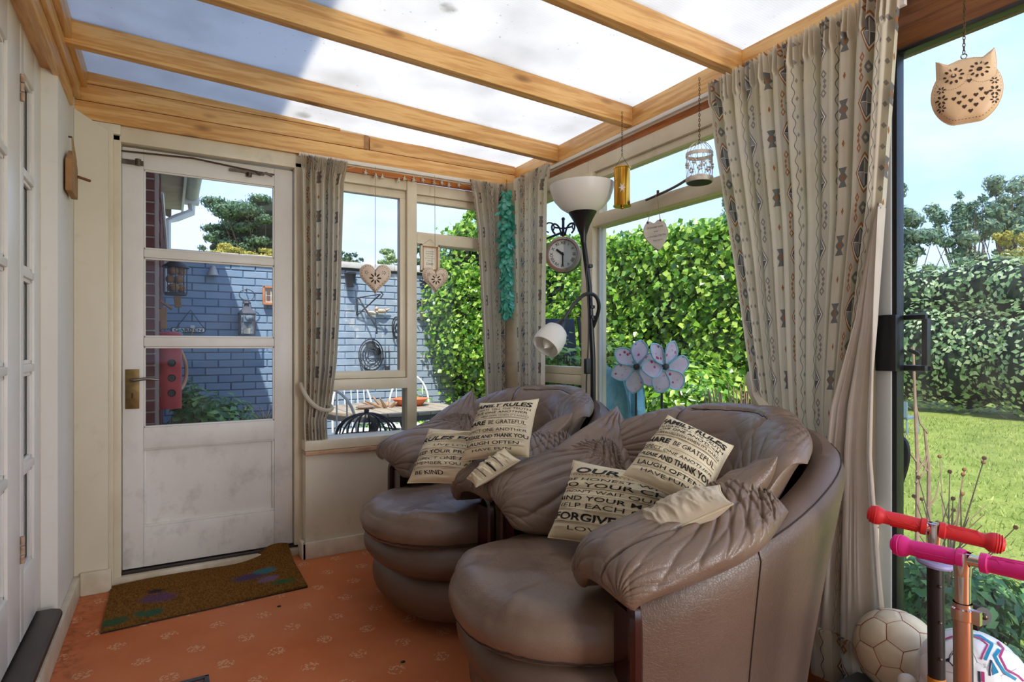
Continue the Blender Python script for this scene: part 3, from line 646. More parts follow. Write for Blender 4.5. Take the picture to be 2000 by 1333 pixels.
def mk(r):
    out = []; last = None
    for a, b_ in r: out.append((a, b_))
    return out
leaf(2.408, 2.742, 2.455, 2.63, rails); leaf(1.35, 2.402, 1.45, 2.235, rails); leaf(.25, 1.345, .35, 1.25, rails)
for z in (1.92, .44):
    h = MB()
    for k in range(3): h.lathe([(0, 0), (.006, 0), (.006, .026), (0, .026)], (XF+.005, 2.405, z-.045+k*.03))
    h.build('hinge', mat('painted_hinge', (205, 178, 150), .5, col2=(140, 100, 70), nscale=60), d2)
# dark step in front of the french doors
stp = MB(); poly = [(-.43, YB), (-.335, YB), (-.335, 2.66), (-.345, 2.685), (-.37, 2.70), (-.43, 2.70)]
stp.prism([(a, b_) for a, b_ in poly], (0, 0, .120), (1, 0, 0), (0, 1, 0), .022)
sp_ = thing('trim_3', (-.38, 1, .09), label='dark brown step board below the glazed french doors', kind=S)
stp.build('step_board', M['threshold'], sp_, bevel=.006); box('step_riser', M['stepwood'], (-.42, -.345, YB, 2.66, .088, .109), sp_, .002)
# dark room behind the french doors
rm = MB(); rm.box(-2.6, -2.5, YB, 3.2, 0, 2.4); rm.box(-2.6, -.61, 3.15, 3.2, 0, 2.4); rm.box(-2.6, -.61, YB-.05, YB, 0, 2.4); rm.box(-2.6, -.61, YB, 3.2, 2.35, 2.4)
rmo = rm.build('wall_house', mat('house_room_wall', (150, 140, 120), .8), kind=S, smooth=False)
box('floor_house', mat('house_room_floor', (120, 96, 70), .7), (-2.6, -.61, YB, 3.2, .08, .1), kind=S, bevel=0)
# net curtain behind the french doors
ys = np.linspace(.3, 2.72, 260); zs = np.linspace(.16, 2.1, 3); P = np.zeros((260, 3, 3)); P[..., 1] = ys[:, None]; P[..., 2] = zs[None]; P[..., 0] = -.53+.018*np.sin(ys*95)[:, None]
mb = MB(); mb.grid(P); tag(mb.build('drape', mat('sage_drape', (168, 160, 138), .9, col2=(140, 132, 110), nscale=3)), 'pale sage drape hanging behind the glazed french doors', 'drape')
# ================================================================ OUTSIDE
GZ = -.15
def np_mesh(name, V, F, m, parent=None, smooth=True, cols=None, org=None, **tg):
    """V (n,3) F (k,3|4) numpy -> object, quick path"""
    if parent is not None: o0 = ORG[parent.name]
    elif org is not None: o0 = Vector(org)
    else: o0 = Vector(((V[:, 0].min()+V[:, 0].max())/2, (V[:, 1].min()+V[:, 1].max())/2, V[:, 2].min()))
    me = bpy.data.meshes.new(name); k = F.shape[1]; V = V-np.array(o0)
    me.vertices.add(len(V)); me.vertices.foreach_set('co', V.astype(np.float32).ravel())
    me.loops.add(F.size); me.loops.foreach_set('vertex_index', F.astype(np.int32).ravel())
    me.polygons.add(len(F)); me.polygons.foreach_set('loop_start', np.arange(0, F.size, k, dtype=np.int32)); me.polygons.foreach_set('loop_total', np.full(len(F), k, dtype=np.int32))
    me.update(calc_edges=True)
    if cols is not None:
        a = me.attributes.new('tint', 'FLOAT', 'POINT'); a.data.foreach_set('value', cols.astype(np.float32))
    if smooth: me.polygons.foreach_set('use_smooth', [True]*len(F))
    me.materials.append(m); o = bpy.data.objects.new(name, me); COL.objects.link(o); ORG[o.name] = o0
    if parent is not None: o.parent = parent
    else: o.location = o0
    return tag(o, **tg)
def leafmat(name, c1, c2, c3, rough=.35, tr=.35, spec=.5):
    def fn(t, b, co, nse):
        a = t.nodes.new('ShaderNodeAttribute'); a.attribute_name = 'tint'; f = E(t, a.outputs['Fac'])
        c = mixc(t, f.ramp(0, .5), lin(c1), lin(c2)); c = mixc(t, f.ramp(.5, 1), c, lin(c3)); t.links.new(c, b.inputs['Base Color'])
    return mat(name, rough=rough, fn=fn, transl=tr, spec=spec)
def leaves(P, N, size, seed=0, jit=.7, asp=.75, fold=.25, down=0.):
    """diamond leaves (4 corners + folded midrib) at P facing N"""
    g = np.random.default_rng(seed); n = len(P)
    N = N+g.normal(0, jit, (n, 3)); N /= np.linalg.norm(N, axis=1, keepdims=True)
    A = g.normal(0, 1, (n, 3)); A[:, 2] -= down; A -= N*(A*N).sum(1, keepdims=True); A /= np.linalg.norm(A, axis=1, keepdims=True)
    B = np.cross(N, A); s = (size*g.uniform(.6, 1.3, n))[:, None]
    base = P; tip = P+A*s; l = P+A*s*.42+B*s*asp*.5+N*s*fold*.35; r = P+A*s*.42-B*s*asp*.5+N*s*fold*.35
    V = np.stack([base, r, tip, l], 1).reshape(-1, 3); F = np.arange(4*n).reshape(n, 4)
    F3 = np.stack([F[:, [0, 1, 2]], F[:, [0, 2, 3]]], 1).reshape(-1, 3)
    return V, F3, np.repeat(g.random(n), 4)
M['ivy'] = leafmat('ivy_leaves', (58, 112, 32), (138, 190, 60), (212, 236, 110), .24, .4, .7)
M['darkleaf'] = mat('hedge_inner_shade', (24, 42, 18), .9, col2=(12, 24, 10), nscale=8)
M['hedgeleaf'] = leafmat('garden_hedge_leaves', (98, 134, 80), (160, 186, 122), (226, 232, 176), .3, .4)
M['pineleaf'] = leafmat('dark_pine_needles', (46, 78, 56), (76, 110, 74), (116, 140, 92), .6, .15)
M['treeleaf'] = leafmat('bluish_tree_leaves', (86, 118, 106), (122, 150, 122), (168, 180, 128), .6, .4)
M['yellowleaf'] = leafmat('yellow_shrub_leaves', (130, 140, 60), (200, 186, 84), (236, 214, 110), .6, .4)
M['greenplant'] = leafmat('border_plant_leaves', (48, 98, 54), (96, 152, 82), (160, 198, 110), .35, .35)
M['bark'] = mat('grey_brown_bark', (112, 92, 78), .9, col2=(70, 56, 46), nscale=20, bump=.4)
M['drystem'] = mat('dry_stem', (190, 158, 128), .9, col2=(140, 108, 84), nscale=20)
M['drygrass'] = leafmat('dry_grass', (120, 104, 70), (186, 166, 118), (226, 206, 156), .8, .3)
# ground
def lawnfn(t, b, co, nse):
    n = nse(2.2, (1, 1, 1), 6).ramp(.3, .7); c = mixc(t, n, lin((128, 146, 62)), lin((184, 188, 98)))
    c = mixc(t, nse(40, (1, 1, 1), 6).ramp(.45, .75)*.5, c, lin((84, 108, 42))); t.links.new(c, b.inputs['Base Color']); bumpto(t, b, nse(60, (1, 1, 1), 6), .8, .03)
box('ground_lawn', mat('mown_lawn', rough=.95, fn=lawnfn, spec=.05), (2.0, 60, -25, 40, GZ-.05, GZ), kind=S, bevel=0)
box('ground_patio', mat('pale_patio', (196, 186, 168), .85, col2=(158, 148, 130), nscale=3, bump=.3), (-.6, 3.4, 3.33, 6.45, GZ-.04, GZ+.004), kind=S, bevel=0)
box('ground_lane', mat('far_ground', (110, 120, 80), .95), (-40, 2.0, 6.6, 60, GZ-.05, GZ), kind=S, bevel=0)
box('ground_bed', mat('dark_soil_bed', (70, 56, 44), .95, col2=(44, 36, 30), nscale=10, bump=.6, bdist=.02), (1.99, 2.9, -2, 3.4, GZ-.04, GZ+.006), kind=S, bevel=0)
# ---- blue painted brick garden wall
def bluefn(t, b, co, nse):
    oi = t.nodes.new('ShaderNodeObjectInfo'); g = t.nodes.new('ShaderNodeNewGeometry'); P3 = xyz(t, g.outputs['Position'])
    def wn(sc, det=6):
        n = t.nodes.new('ShaderNodeTexNoise'); n.inputs['Scale'].default_value = sc; n.inputs['Detail'].default_value = det; n.inputs['Roughness'].default_value = .65
        t.links.new(g.outputs['Position'], n.inputs['Vector']); return E(t, n.outputs[0])
    rn = E(t, oi.outputs['Random'])
    c = mixc(t, rn, lin((122, 148, 174)), lin((144, 166, 188)))
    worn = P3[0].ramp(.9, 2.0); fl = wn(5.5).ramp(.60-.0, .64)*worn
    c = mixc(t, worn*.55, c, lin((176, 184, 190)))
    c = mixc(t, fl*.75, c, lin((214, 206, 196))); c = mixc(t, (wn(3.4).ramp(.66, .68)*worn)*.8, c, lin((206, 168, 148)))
    t.links.new(c, b.inputs['Base Color']); bumpto(t, b, wn(40), .5, .006)
M['bluebrick'] = mat('flaking_blue_paint_brick', rough=.75, fn=bluefn, spec=.3)
M['bluemortar'] = mat('blue_painted_mortar', (84, 108, 136), .9, col2=(104, 126, 150), nscale=6)
def brickmesh(nm, m, L=.214, D=.10, Hh=.064, bv=.004):
    me = bpy.data.meshes.new(nm); b = MB().box(-L/2, L/2, -D/2, D/2, -Hh/2, Hh/2); me.from_pydata(b.v, [], b.f)
    bm = bmesh.new(); bm.from_mesh(me); bmesh.ops.bevel(bm, geom=[e_ for e_ in bm.edges if abs(e_.verts[0].co.x-e_.verts[1].co.x)+abs(e_.verts[0].co.z-e_.verts[1].co.z) > .01 and e_.verts[0].co.y < 0 and e_.verts[1].co.y < 0], offset=bv, segments=1, affect='EDGES'); bm.to_mesh(me); bm.free()
    me.materials.append(m); return me
gw = thing('wall_garden', (1.3, 6.45, GZ), kind=S)
box('mortar_core', M['bluemortar'], (-.2, 4.6, 6.408, 6.60, GZ, 1.90), gw, 0)
bme = brickmesh('blue_brick', M['bluebrick']); rest = MB(); bn_ = 0
for r_ in range(28):
    z = GZ+.035+r_*.0745; off = .1125 if r_ % 2 else 0
    if z > 1.90: break
    for k in range(21):
        x = -.15+k*.225+off; dy = rng.uniform(-.003, .003)
        vis = (.0 < x < .98 and z > .42) or (1.50 < x < 2.55 and z > .30)
        if vis and bn_ < 300:
            piece('brick', bme, gw, (x, 6.45+dy, z), (0, rng.uniform(-.008, .008), rng.uniform(-.01, .01))); bn_ += 1
        else: rest.box(x-.107, x+.107, 6.40+dy, 6.50, z-.032, z+.032)
rest.build('brick_rest', M['bluebrick'], gw, smooth=False, kind='stuff')
cm = mat('white_render_coping', (226, 222, 214), .8, col2=(188, 182, 172), nscale=5, bump=.4)
for k in range(6): box('coping', cm, (-.2+k*.8, .595+k*.8, 6.36, 6.64, 1.955+rng.uniform(-.004, .004), 2.02), gw, .006)
box('painted_shade_strip', mat('coping_shade_grey', (70, 72, 74), .9), (-.2, 4.6, 6.405, 6.6, 1.90, 1.956), gw, 0)  # dark strip, gives the shade under the coping by colour
# ---- red brick pier and house side wall
rbm = mat('dark_red_brick', (120, 62, 56), .85, col2=(92, 44, 42), nscale=9, bump=.5, bscale=50); rm_ = mat('grey_mortar', (168, 152, 140), .9)
hw = thing('wall_house_outside', (-.3, 5, GZ), kind=S)
box('mortar_core', rm_, (-.6, -.083, 4.408, 4.6, GZ, 2.3), hw, 0); rme = brickmesh('red_brick', rbm)
for r_ in range(33):
    z = GZ+.035+r_*.075; off = 0 if r_ % 2 else .1125
    for k in range(3):
        x = -.187-k*.225+(0 if r_ % 2 else .056)
        if x+.107 > -.078: 
            h = rme.copy() if False else rme
            piece('brick', h, hw, (-.134, 4.45, z), scale=(.5, 1, 1)) ; continue
        piece('brick', rme, hw, (x if r_ % 2 else x-.169+.113, 4.45+rng.uniform(-.002, .002), z))
sw = MB()
for r_ in range(33):
    z = GZ+.035+r_*.075
    for k in range(9):
        y = 4.72+k*.225+(.112 if r_ % 2 else 0); 
        if y < 6.4: sw.box(-.12, -.05, y-.107, y+.107, z-.032, z+.032)
sw.build('side_bricks', rbm, hw, smooth=False, kind='stuff'); box('side_mortar', rm_, (-.6, -.06, 4.6, 6.4, GZ, 2.3), hw, 0)
box('house_mass', mat('house_render', (196, 176, 160), .9), (-6, -.60, 3.6, 6.4, GZ, 2.45), hw, 0); box('house_mass_tall', mat('house_render', (1, 1, 1)), (-6, -.61, -6, 3.6, 2.36, 4.7), hw, 0); box('tall_eave', mat('tall_fascia', (220, 218, 212), .6), (-.8, -.28, -6, 3.6, 4.7, 4.82), hw, 0)
rf = MB(); rf.add([(.02, 3.6, 2.62), (.02, 7.6, 2.62), (-3.5, 7.6, 4.3), (-3.5, 3.6, 4.3), (.02, 3.6, 2.54), (.02, 7.6, 2.54), (-3.5, 7.6, 4.2), (-3.5, 3.6, 4.2)], [(0, 1, 2, 3), (7, 6, 5, 4), (0, 4, 5, 1), (1, 5, 6, 2), (2, 6, 7, 3), (3, 7, 4, 0)])
ho = thing('roof_eaves', (0, 3, 2.4), kind=S)
rf.build('roof_slope', mat('roof_tiles', (110, 84, 72), .9), ho, smooth=False, fixn=True)
box('soffit', mat('weathered_soffit', (204, 190, 176), .8, col2=(166, 148, 130), nscale=5), (-.6, .105, 3.6, 6.9, 2.50, 2.515), ho, 0)
upvc = mat('white_plastic', (226, 226, 224), .4, col2=(196, 196, 192), nscale=5)
box('fascia', upvc, (.105, .125, 3.6, 6.9, 2.47, 2.62), ho, .002)
gm = mat('grey_gutter', (150, 152, 150), .5, col2=(176, 176, 172), nscale=6)
pr = [(math.cos(t)*.062, math.sin(t)*.062) for t in np.linspace(math.pi, 2*math.pi, 13)]
gt = MB(); 
for y0, y1 in ((3.6, 6.55),):
    P = np.array([[(.19+a, y, 2.585+b_) for a, b_ in pr] for y in (y0, y1)]); gt.grid(P); gt.grid(P*np.array([1, 1, 1])+np.array([0, 0, .004]))
    n = len(gt.v); gt.v += [tuple(p) for p in P[1]]; gt.f.append(tuple(range(n, n+13)))
gt.build('gutter', gm, ho); MB().box(.125, .255, 6.50, 6.62, 2.50, 2.60).build('gutter_outlet', upvc, ho, bevel=.01)
MB().tube([(.19, 6.56, 2.5), (.19, 6.56, 2.42), (.06, 6.5, 2.34), (-.02, 6.35, 2.27), (-.02, 6.30, 1.6)], .036, 10).build('downpipe', upvc, ho)
MB().tube([(-.045, 4.9, 2.2), (-.02, 5.6, 1.9), (.02, 6.2, 1.62)], .012, 6).build('white_conduit', upvc, ho)
for i, (u, v) in enumerate(((303, 368), (304, 405))):
    p = aY(u, v, 4.95); t = thing('outdoor_spotlight', p, ['upper black spotlight under the brick house eaves', 'lower black spotlight under the brick house eaves'][i], 'spotlight', 'black spotlights on the house wall')
    MB().lathe([(.012, .05), (.03, .02), (.038, -.02), (.0, -.02)], p, (.3, -.1, 1), 12).build('lamp_hood', M['black'], t); MB().lathe([(0, -.045), (.02, -.04), (.024, -.02)], p, (.3, -.1, 1), 12).build('lamp_glass', upvc, t)
    MB().tube([p+Vector((0, 0, .04)), p+Vector((-.05, .0, .06)), p+Vector((-.10, 0, .06))], .006, 6).build('bracket', M['black'], t)
# ---- things hung on the blue wall
YW = 6.40
def onwall(u, v, dy=.02): return aY(u, v, YW-dy)
# GARDEN sign
p = onwall(368, 645, .03); t = thing('garden_sign', p, 'small white sign reading GARDEN hung on the blue wall', 'sign')
hw_, hh = .135, .021
MB().obox(p, ((1, 0, 0), (0, 1, 0), (0, 0, 1)), (hw_, .006, hh)).build('plate', mat('sign_white', (228, 230, 228), .5), t, bevel=.003)
m_ = MB(); flat_text(m_, 'GARDEN', p+Vector((0, -.0075, 0)), (1, 0, 0), (0, 0, 1), .027, .235, bold=.02); m_.build('lettering', M['black'], t, smooth=False)
fr = MB(); 
for a in (-1, 1): fr.tube([p+Vector((a*hw_, -.004, -hh)), p+Vector((a*(hw_+.008), -.004, 0)), p+Vector((a*hw_, -.004, hh))], .005, 6)
fr.tube([p+Vector((-hw_, -.004, hh)), p+Vector((hw_, -.004, hh))], .004, 6); fr.tube([p+Vector((-hw_, -.004, -hh)), p+Vector((hw_, -.004, -hh))], .004, 6); fr.build('black_rim', M['black'], t)
MB().tube([p+Vector((-.10, 0, hh)), onwall(372, 606), p+Vector((.13, 0, hh))], .0035, 5).build('hanging_wire', M['iron'], t)
# square bottle-neck outdoor tap above sign
p = onwall(376, 640, .10); t = thing('garden_tap', p, 'small pale outside tap with hanging hose beside the white sign', 'tap')
MB().box(p.x-.018, p.x+.018, p.y-.02, p.y+.05, p.z-.01, p.z+.02).build('tap_body', upvc, t, bevel=.004); MB().tube([p, p+Vector((-.005, -.01, -.06)), p+Vector((-.02, 0, -.12))], .006).build('spout_pipe', M['string'], t)
# lantern
p = onwall(482, 612, .12); t = thing('garden_lantern', onwall(482, 658, .12), 'grey metal lantern with glass sides hung on the blue wall', 'lantern')
z0 = p.z-.22; lm = mat('grey_lantern_metal', (84, 86, 94), .5, metal=.5, col2=(60, 60, 66), nscale=20)
f = MB(); f.box(p.x-.07, p.x+.07, p.y-.07, p.y+.07, z0, z0+.015); f.box(p.x-.07, p.x+.07, p.y-.07, p.y+.07, z0+.20, z0+.215)
for a in (-1, 1):
    for b_ in (-1, 1): f.box(p.x+a*.064-.007, p.x+a*.064+.007, p.y+b_*.064-.007, p.y+b_*.064+.007, z0, z0+.21)
f.build('frame', lm, t)
f = MB(); q = [(-.078, -.078), (.078, -.078), (.078, .078), (-.078, .078)]
f.add([(p.x+a, p.y+b_, z0+.213) for a, b_ in q]+[(p.x+a*.32, p.y+b_*.32, z0+.285) for a, b_ in q], [(0, 1, 5, 4), (1, 2, 6, 5), (2, 3, 7, 6), (3, 0, 4, 7), (4, 5, 6, 7)]); f.lathe([(.028, .28), (.022, .31), (.04, .315), (.03, .335), (.0, .345)], (p.x, p.y, z0), seg=12); f.build('roof', lm, t, smooth=False)
c = Vector((p.x, p.y, z0+.40)); MB().tube([c+Vector((math.cos(a)*.068, 0, math.sin(a)*.055)) for a in np.linspace(0, 2*math.pi, 20)[:-1]], .0045, 6, closed=True).build('ring_handle', lm, t)
MB().tube([c+Vector((0, .1, .05)), c+Vector((0, 0, .06)), c+Vector((0, 0, .02))], .005, 6).build('hook', lm, t)
MB().lathe([(0, 0), (.032, 0), (.032, .055), (0, .055)], (p.x, p.y, z0+.015)).build('candle', mat('candle_wax', (232, 218, 176), .6), t)
MB().box(p.x-.06, p.x+.06, p.y-.066, p.y-.064, z0+.015, z0+.20).build('pane', M['glass'], t, smooth=False)
# framed picture
p = onwall(528, 577, .03); t = thing('framed_plaque', p, 'small orange wooden framed plaque at the right of the lantern', 'plaque'); ow = mat('orange_frame_wood', (206, 138, 88), .6, col2=(170, 104, 66), nscale=12)
MB().box(p.x-.07, p.x+.09, p.y-.005, p.y+.01, p.z-.085, p.z+.085).build('backing', mat('plaque_paper', (214, 206, 190), .7), t, bevel=.002)
f = MB(); f.box(p.x-.07, p.x+.09, p.y-.025, p.y, p.z+.07, p.z+.09); f.box(p.x-.07, p.x+.09, p.y-.03, p.y, p.z-.10, p.z-.075); f.box(p.x-.075, p.x-.055, p.y-.025, p.y, p.z-.09, p.z+.09); f.box(p.x+.075, p.x+.095, p.y-.025, p.y, p.z-.09, p.z+.09); f.build('frame', ow, t, bevel=.002)
f = MB()
for a in (-.02, .03): 
    for z in (-.03, .03): f.box(p.x+a-.018, p.x+a+.018, p.y-.012, p.y-.006, p.z+z-.022, p.z+z+.022)
f.build('picture_blocks', mat('brown_print', (112, 84, 70), .7), t, smooth=False)
# bulkhead lamp near top of wall
p = onwall(416, 532, .05); t = thing('wall_lamp', p, 'small grey wall lamp near the top of the blue wall', 'lamp')
MB().lathe([(0, .06), (.02, .06), (.03, .03), (.05, -.03), (0, -.03)], p, seg=14).build('shade', gm, t); MB().box(p.x-.03, p.x+.03, p.y, YW, p.z-.02, p.z+.03).build('bracket', gm, t)
# seed feeder hanging with fat balls
p = aY(343, 545, 4.9); t = thing('bird_feeder', p-Vector((0, 0, .12)), 'hanging bird feeder cage full of round fat balls', 'bird feeder')
MB().lathe([(0, .145), (.02, .14), (.085, .09), (.09, .08), (.0, .08)], p, seg=16).build('lid', M['iron'], t); MB().lathe([(0, -.12), (.07, -.12), (.07, -.10), (0, -.10)], p, seg=16).build('tray', M['iron'], t)
ft = mat('fat_ball', (178, 122, 58), .8, col2=(120, 78, 38), nscale=60, bump=.6)
for k in range(3):
    for j in range(3):
        a = j*2.1+k+.3; MB().ball(p+Vector((math.cos(a)*.036, math.sin(a)*.036, -.065+k*.06)), .03, 12, 8).build('fat_ball', ft, t)
f = MB()
for j in range(8): a = j*math.pi/4; f.tube([p+Vector((math.cos(a)*.072, math.sin(a)*.072, z)) for z in (-.11, .09)], .003, 4)
f.build('wire_cage', M['iron'], t); MB().tube([p+Vector((0, 0, .14)), p+Vector((-.05, 0, .20)), p+Vector((-.12, 0, .2))], .005, 5).build('hanging_hook', M['iron'], t)
# small wooden bird box and hanging tag
p = aY(347, 590, 4.92); t = thing('wooden_tag', p, 'small pale wooden tag hanging under the bird feeder', 'ornament'); MB().obox(p, ((1, 0, .1), (0, 1, 0), (-.1, 0, 1)), (.022, .02, .04)).build('block', M['oldwood'], t, bevel=.003); MB().tube([p+Vector((0, 0, .04)), p+Vector((-.01, 0, .14))], .004, 5).build('cord', M['string'], t)
p = aY(311, 618, 4.75); t = thing('bird_box', p, 'small wooden bird box fixed to the red brick wall', 'bird box'); MB().box(p.x-.02, p.x+.045, p.y-.05, p.y+.05, p.z-.09, p.z+.06).build('box', M['oldwood'], t, bevel=.003)
f = MB(); f.obox(p+Vector((.035, 0, .085)), ((1, 0, -.8), (0, 1, 0), (.8, 0, 1)), (.055, .065, .006)); f.build('roof', M['oldwood'], t)
# red tube feeder
p = aY(329, 652, 4.75); q = aY(329, 798, 4.75); t = thing('red_tube_feeder', q, 'tall red cylindrical tube nest feeder with three round holes', 'bird feeder'); rc = mat('faded_red_paint', (196, 62, 66), .55, col2=(160, 46, 52), nscale=6)
hgt = p.z-q.z; rr = .082
MB().lathe([(0, 0), (rr, 0), (rr, hgt), (rr*.9, hgt+.01), (0, hgt+.015)], q, seg=28).build('tube', rc, t)
dn = (Vector((0, 0, 0))-Vector((q.x, q.y, 0))).normalized(); dn = (dn+Vector((.25, 0, 0))).normalized()
for v in (709, 738, 767):
    z = aY(329, v, 4.75).z; c = Vector((q.x, q.y, z))+dn*(rr-.002); MB().lathe([(.020, -.004), (.026, .004), (.024, .007), (.0195, .0)], c, dn, 16).lathe([(0, .002), (.0195, .002)], c, dn, 16).build('entrance_hole', M['black'], t)
p2 = aY(352, 668, 4.8); pp = [aY(344, 672, 4.74), aY(356, 690, 4.8), aY(365, 715, 4.85), aY(364, 740, 4.85), aY(356, 760, 4.8), aY(342, 768, 4.74)]
tag(MB().tube(bspl([tuple(x) for x in pp], 20), .012, 8).build('garden_hose', mat('tan_hose', (196, 150, 110), .5)), 'loop of tan garden hose behind the red tube feeder', 'hose')
f = MB()
for k in range(5): f.obox(aY(347+k*2.5, 655+abs(k-2)*5, 4.80), ((1, .3*k, 0), (0, 1, 0), (0, 0, 1)), (.012, .01, .05-.004*k))
tag(f.build('teal_glove', mat('teal_rubber', (38, 142, 144), .5), bevel=.004), 'crumpled teal cloth beside the red tube feeder', 'cloth')
# scrolled iron bracket, wire ornaments on the sunny part of the wall
p0, p1, p2, p3 = onwall(697, 582), onwall(697, 617), onwall(732, 578), onwall(726, 650)
t = thing('iron_bracket', onwall(697, 617, .02), 'black iron hanging basket bracket on the sunlit blue wall', 'bracket')
MB().tube([p0, p1], .012, 6).build('back_bar', M['iron'], t); MB().tube([p1, p2+Vector((0, -.2, 0))], .008, 6).build('brace', M['iron'], t); MB().tube([p0, p2+Vector((0, -.2, 0))], .006, 6).build('arm', M['iron'], t)
MB().tube([p0+Vector((0, -.06, 0)), p3+Vector((0, -.18, .05)), p3+Vector((0, -.18, -.02))], .010, 6).build('long_brace', M['iron'], t)
MB().tube([p2+Vector((.0, -.2, .03)), p2+Vector((.03, -.2, 0)), p2+Vector((.0, -.2, -.04))], .008, 6).build('hook', M['iron'], t)
def spiral(u, v, ru, rv, turns, nm, lab):
    c = onwall(u, v, .05); k = 6.4*1.02/1141/.97; n = 90
    t = thing(nm, onwall(u, v+rv, .05), lab, 'wire ornament', 'wire ornaments on the blue wall')
    MB().tube([c+Vector((math.cos(a)*ru*k*(.25+.75*i/n), -.04*(1-i/n), math.sin(a)*rv*k*(.25+.75*i/n))) for i, a in enumerate(np.linspace(0, turns*2*math.pi, n))], .006, 5).build('spiral_wire', M['iron'], t)
    MB().tube([c+Vector((math.cos(a)*ru*k, 0, math.sin(a)*rv*k)) for a in np.linspace(0, 2*math.pi, 30)[:-1]], .007, 5, closed=True).build('rim', M['iron'], t); return t
spiral(725, 694, 23, 30, 4, 'wire_spiral', 'large black wire spiral ornament on the blue wall')
spiral(774, 640, 8, 20, 2, 'wire_spiral', 'narrow black wire ornament half behind the window mullion')
for u, v, r_ in ((724, 676, .055), (737, 687, .045)):
    tag(MB().lathe([(0, .012), (r_*.9, .008), (r_, 0), (0, 0)], onwall(u, v, .03), (0, -1, 0), 20).build('iron_disc', M['iron']), 'round dark iron disc beside the wire spiral, '+('upper left one' if u < 730 else 'lower right one'), 'ornament', 'iron discs')
for (u, v, nm, c1, lab) in ((728, 612, 'ceramic_bird', (214, 190, 160), 'small cream ceramic bird on the blue wall below the left heart'), (747, 608, 'ceramic_bird', (200, 176, 150), 'small brown ceramic bird on the blue wall below the left heart'), (826, 618, 'hanging_pebble', (186, 170, 140), 'pale oval pebble hanging on the blue wall by the ivy')):
    p = onwall(u-2, v, .05); b = MB()
    if nm == 'ceramic_bird': b.ball(p, .045, 14, 8, (1.3, .6, .55)); b.ball(p+Vector((-.055, 0, .025)), .022, 10, 6); b.tube([p+Vector((.05, 0, .01)), p+Vector((.10, 0, .035))], [.02, .005], 6)
    else: b.ball(p, .05, 14, 8, (.6, .4, 1)); b.tube([p+Vector((0, 0, .05)), p+Vector((0, 0, .2))], .004, 5)
    tag(b.build(nm, mat(nm+str(u), c1, .5)), lab, 'ornament')
for (u, v) in ((830, 555), (822, 594)):
    p = onwall(u, v, .03); b = MB(); b.tube([p+Vector((0, 0, -.06)), p+Vector((0, 0, .06))], .008, 6)
    for a in (-1, 1): b.obox(p+Vector((a*.035, 0, .03)), ((1, 0, .3*a), (0, 1, 0), (0, 0, 1)), (.035, .003, .012)); b.obox(p+Vector((a*.03, 0, .005)), ((1, 0, -.3*a), (0, 1, 0), (0, 0, 1)), (.028, .003, .009))
    tag(b.build('metal_dragonfly', M['iron']), 'black metal dragonfly on the blue wall, '+('upper one' if v < 570 else 'lower one'), 'ornament', 'metal dragonflies')
p = onwall(684, 548, .06); t = thing('wall_pot', p-Vector((0, 0, .07)), 'dark pot hung on the blue wall just below the coping', 'pot'); MB().lathe([(0, -.07), (.045, -.07), (.06, .06), (.066, .07), (.055, .07), (.04, -.05)], p, seg=18).build('pot', M['iron'], t); MB().tube([p+Vector((-.14, .04, .06)), p+Vector((0, .03, .09)), p+Vector((.07, .02, .09))], .006, 5).build('hanger_bar', M['iron'], t)
p = onwall(756, 700, .04); t = thing('wall_thermometer', p-Vector((0, 0, .15)), 'slim pale glass tube thermometer on the blue wall', 'thermometer'); MB().tube([p+Vector((-.022, 0, -.12)), p+Vector((-.022, 0, .14)), p+Vector((.022, 0, .14)), p+Vector((.022, 0, -.12))], .004, 5).build('frame', M['iron'], t); MB().lathe([(0, -.15), (.03, -.15), (.03, -.09), (0, -.09)], p, seg=12).build('cup', M['iron'], t)
# ---- round patio table, chairs, fire bowl
TY = 4.75; tc_ = aY(760, 800, TY); tz = .575
t = thing('patio_table', (tc_.x, TY, GZ), 'round weathered patio table with grey legs behind the far window', 'table')
wdt = mat('grey_weathered_teak', (150, 138, 120), .8, col2=(190, 176, 150), nscale=8, stretch=(1, 6, 6)); leg = mat('charcoal_legs', (70, 68, 70), .6)
rt = .52
for k in range(9):
    x0 = -rt+k*(2*rt/9)+.004; x1 = x0+2*rt/9-.008; n = 8; top = []; 
    xs = np.linspace(x0, x1, n); ysx = [math.sqrt(max(rt*rt-x*x, .0004)) for x in xs]
    poly = [(x, -y) for x, y in zip(xs, ysx)]+[(x, y) for x, y in zip(xs[::-1], ysx[::-1])]
    MB().prism(poly, (tc_.x, TY, tz), (1, 0, 0), (0, 1, 0), .025).build('slat', wdt, t, bevel=.003)
MB().lathe([(rt-.03, -.014), (rt+.008, -.014), (rt+.012, -.05), (rt-.03, -.05)], (tc_.x, TY, tz), seg=40).build('apron_ring', leg, t)
for a in (.5, 2.1, 3.7, 5.2): MB().tube([(tc_.x+math.cos(a)*.12, TY+math.sin(a)*.12, tz-.02), (tc_.x+math.cos(a)*.42, TY+math.sin(a)*.42, GZ)], .026, 8).build('leg', leg, t)
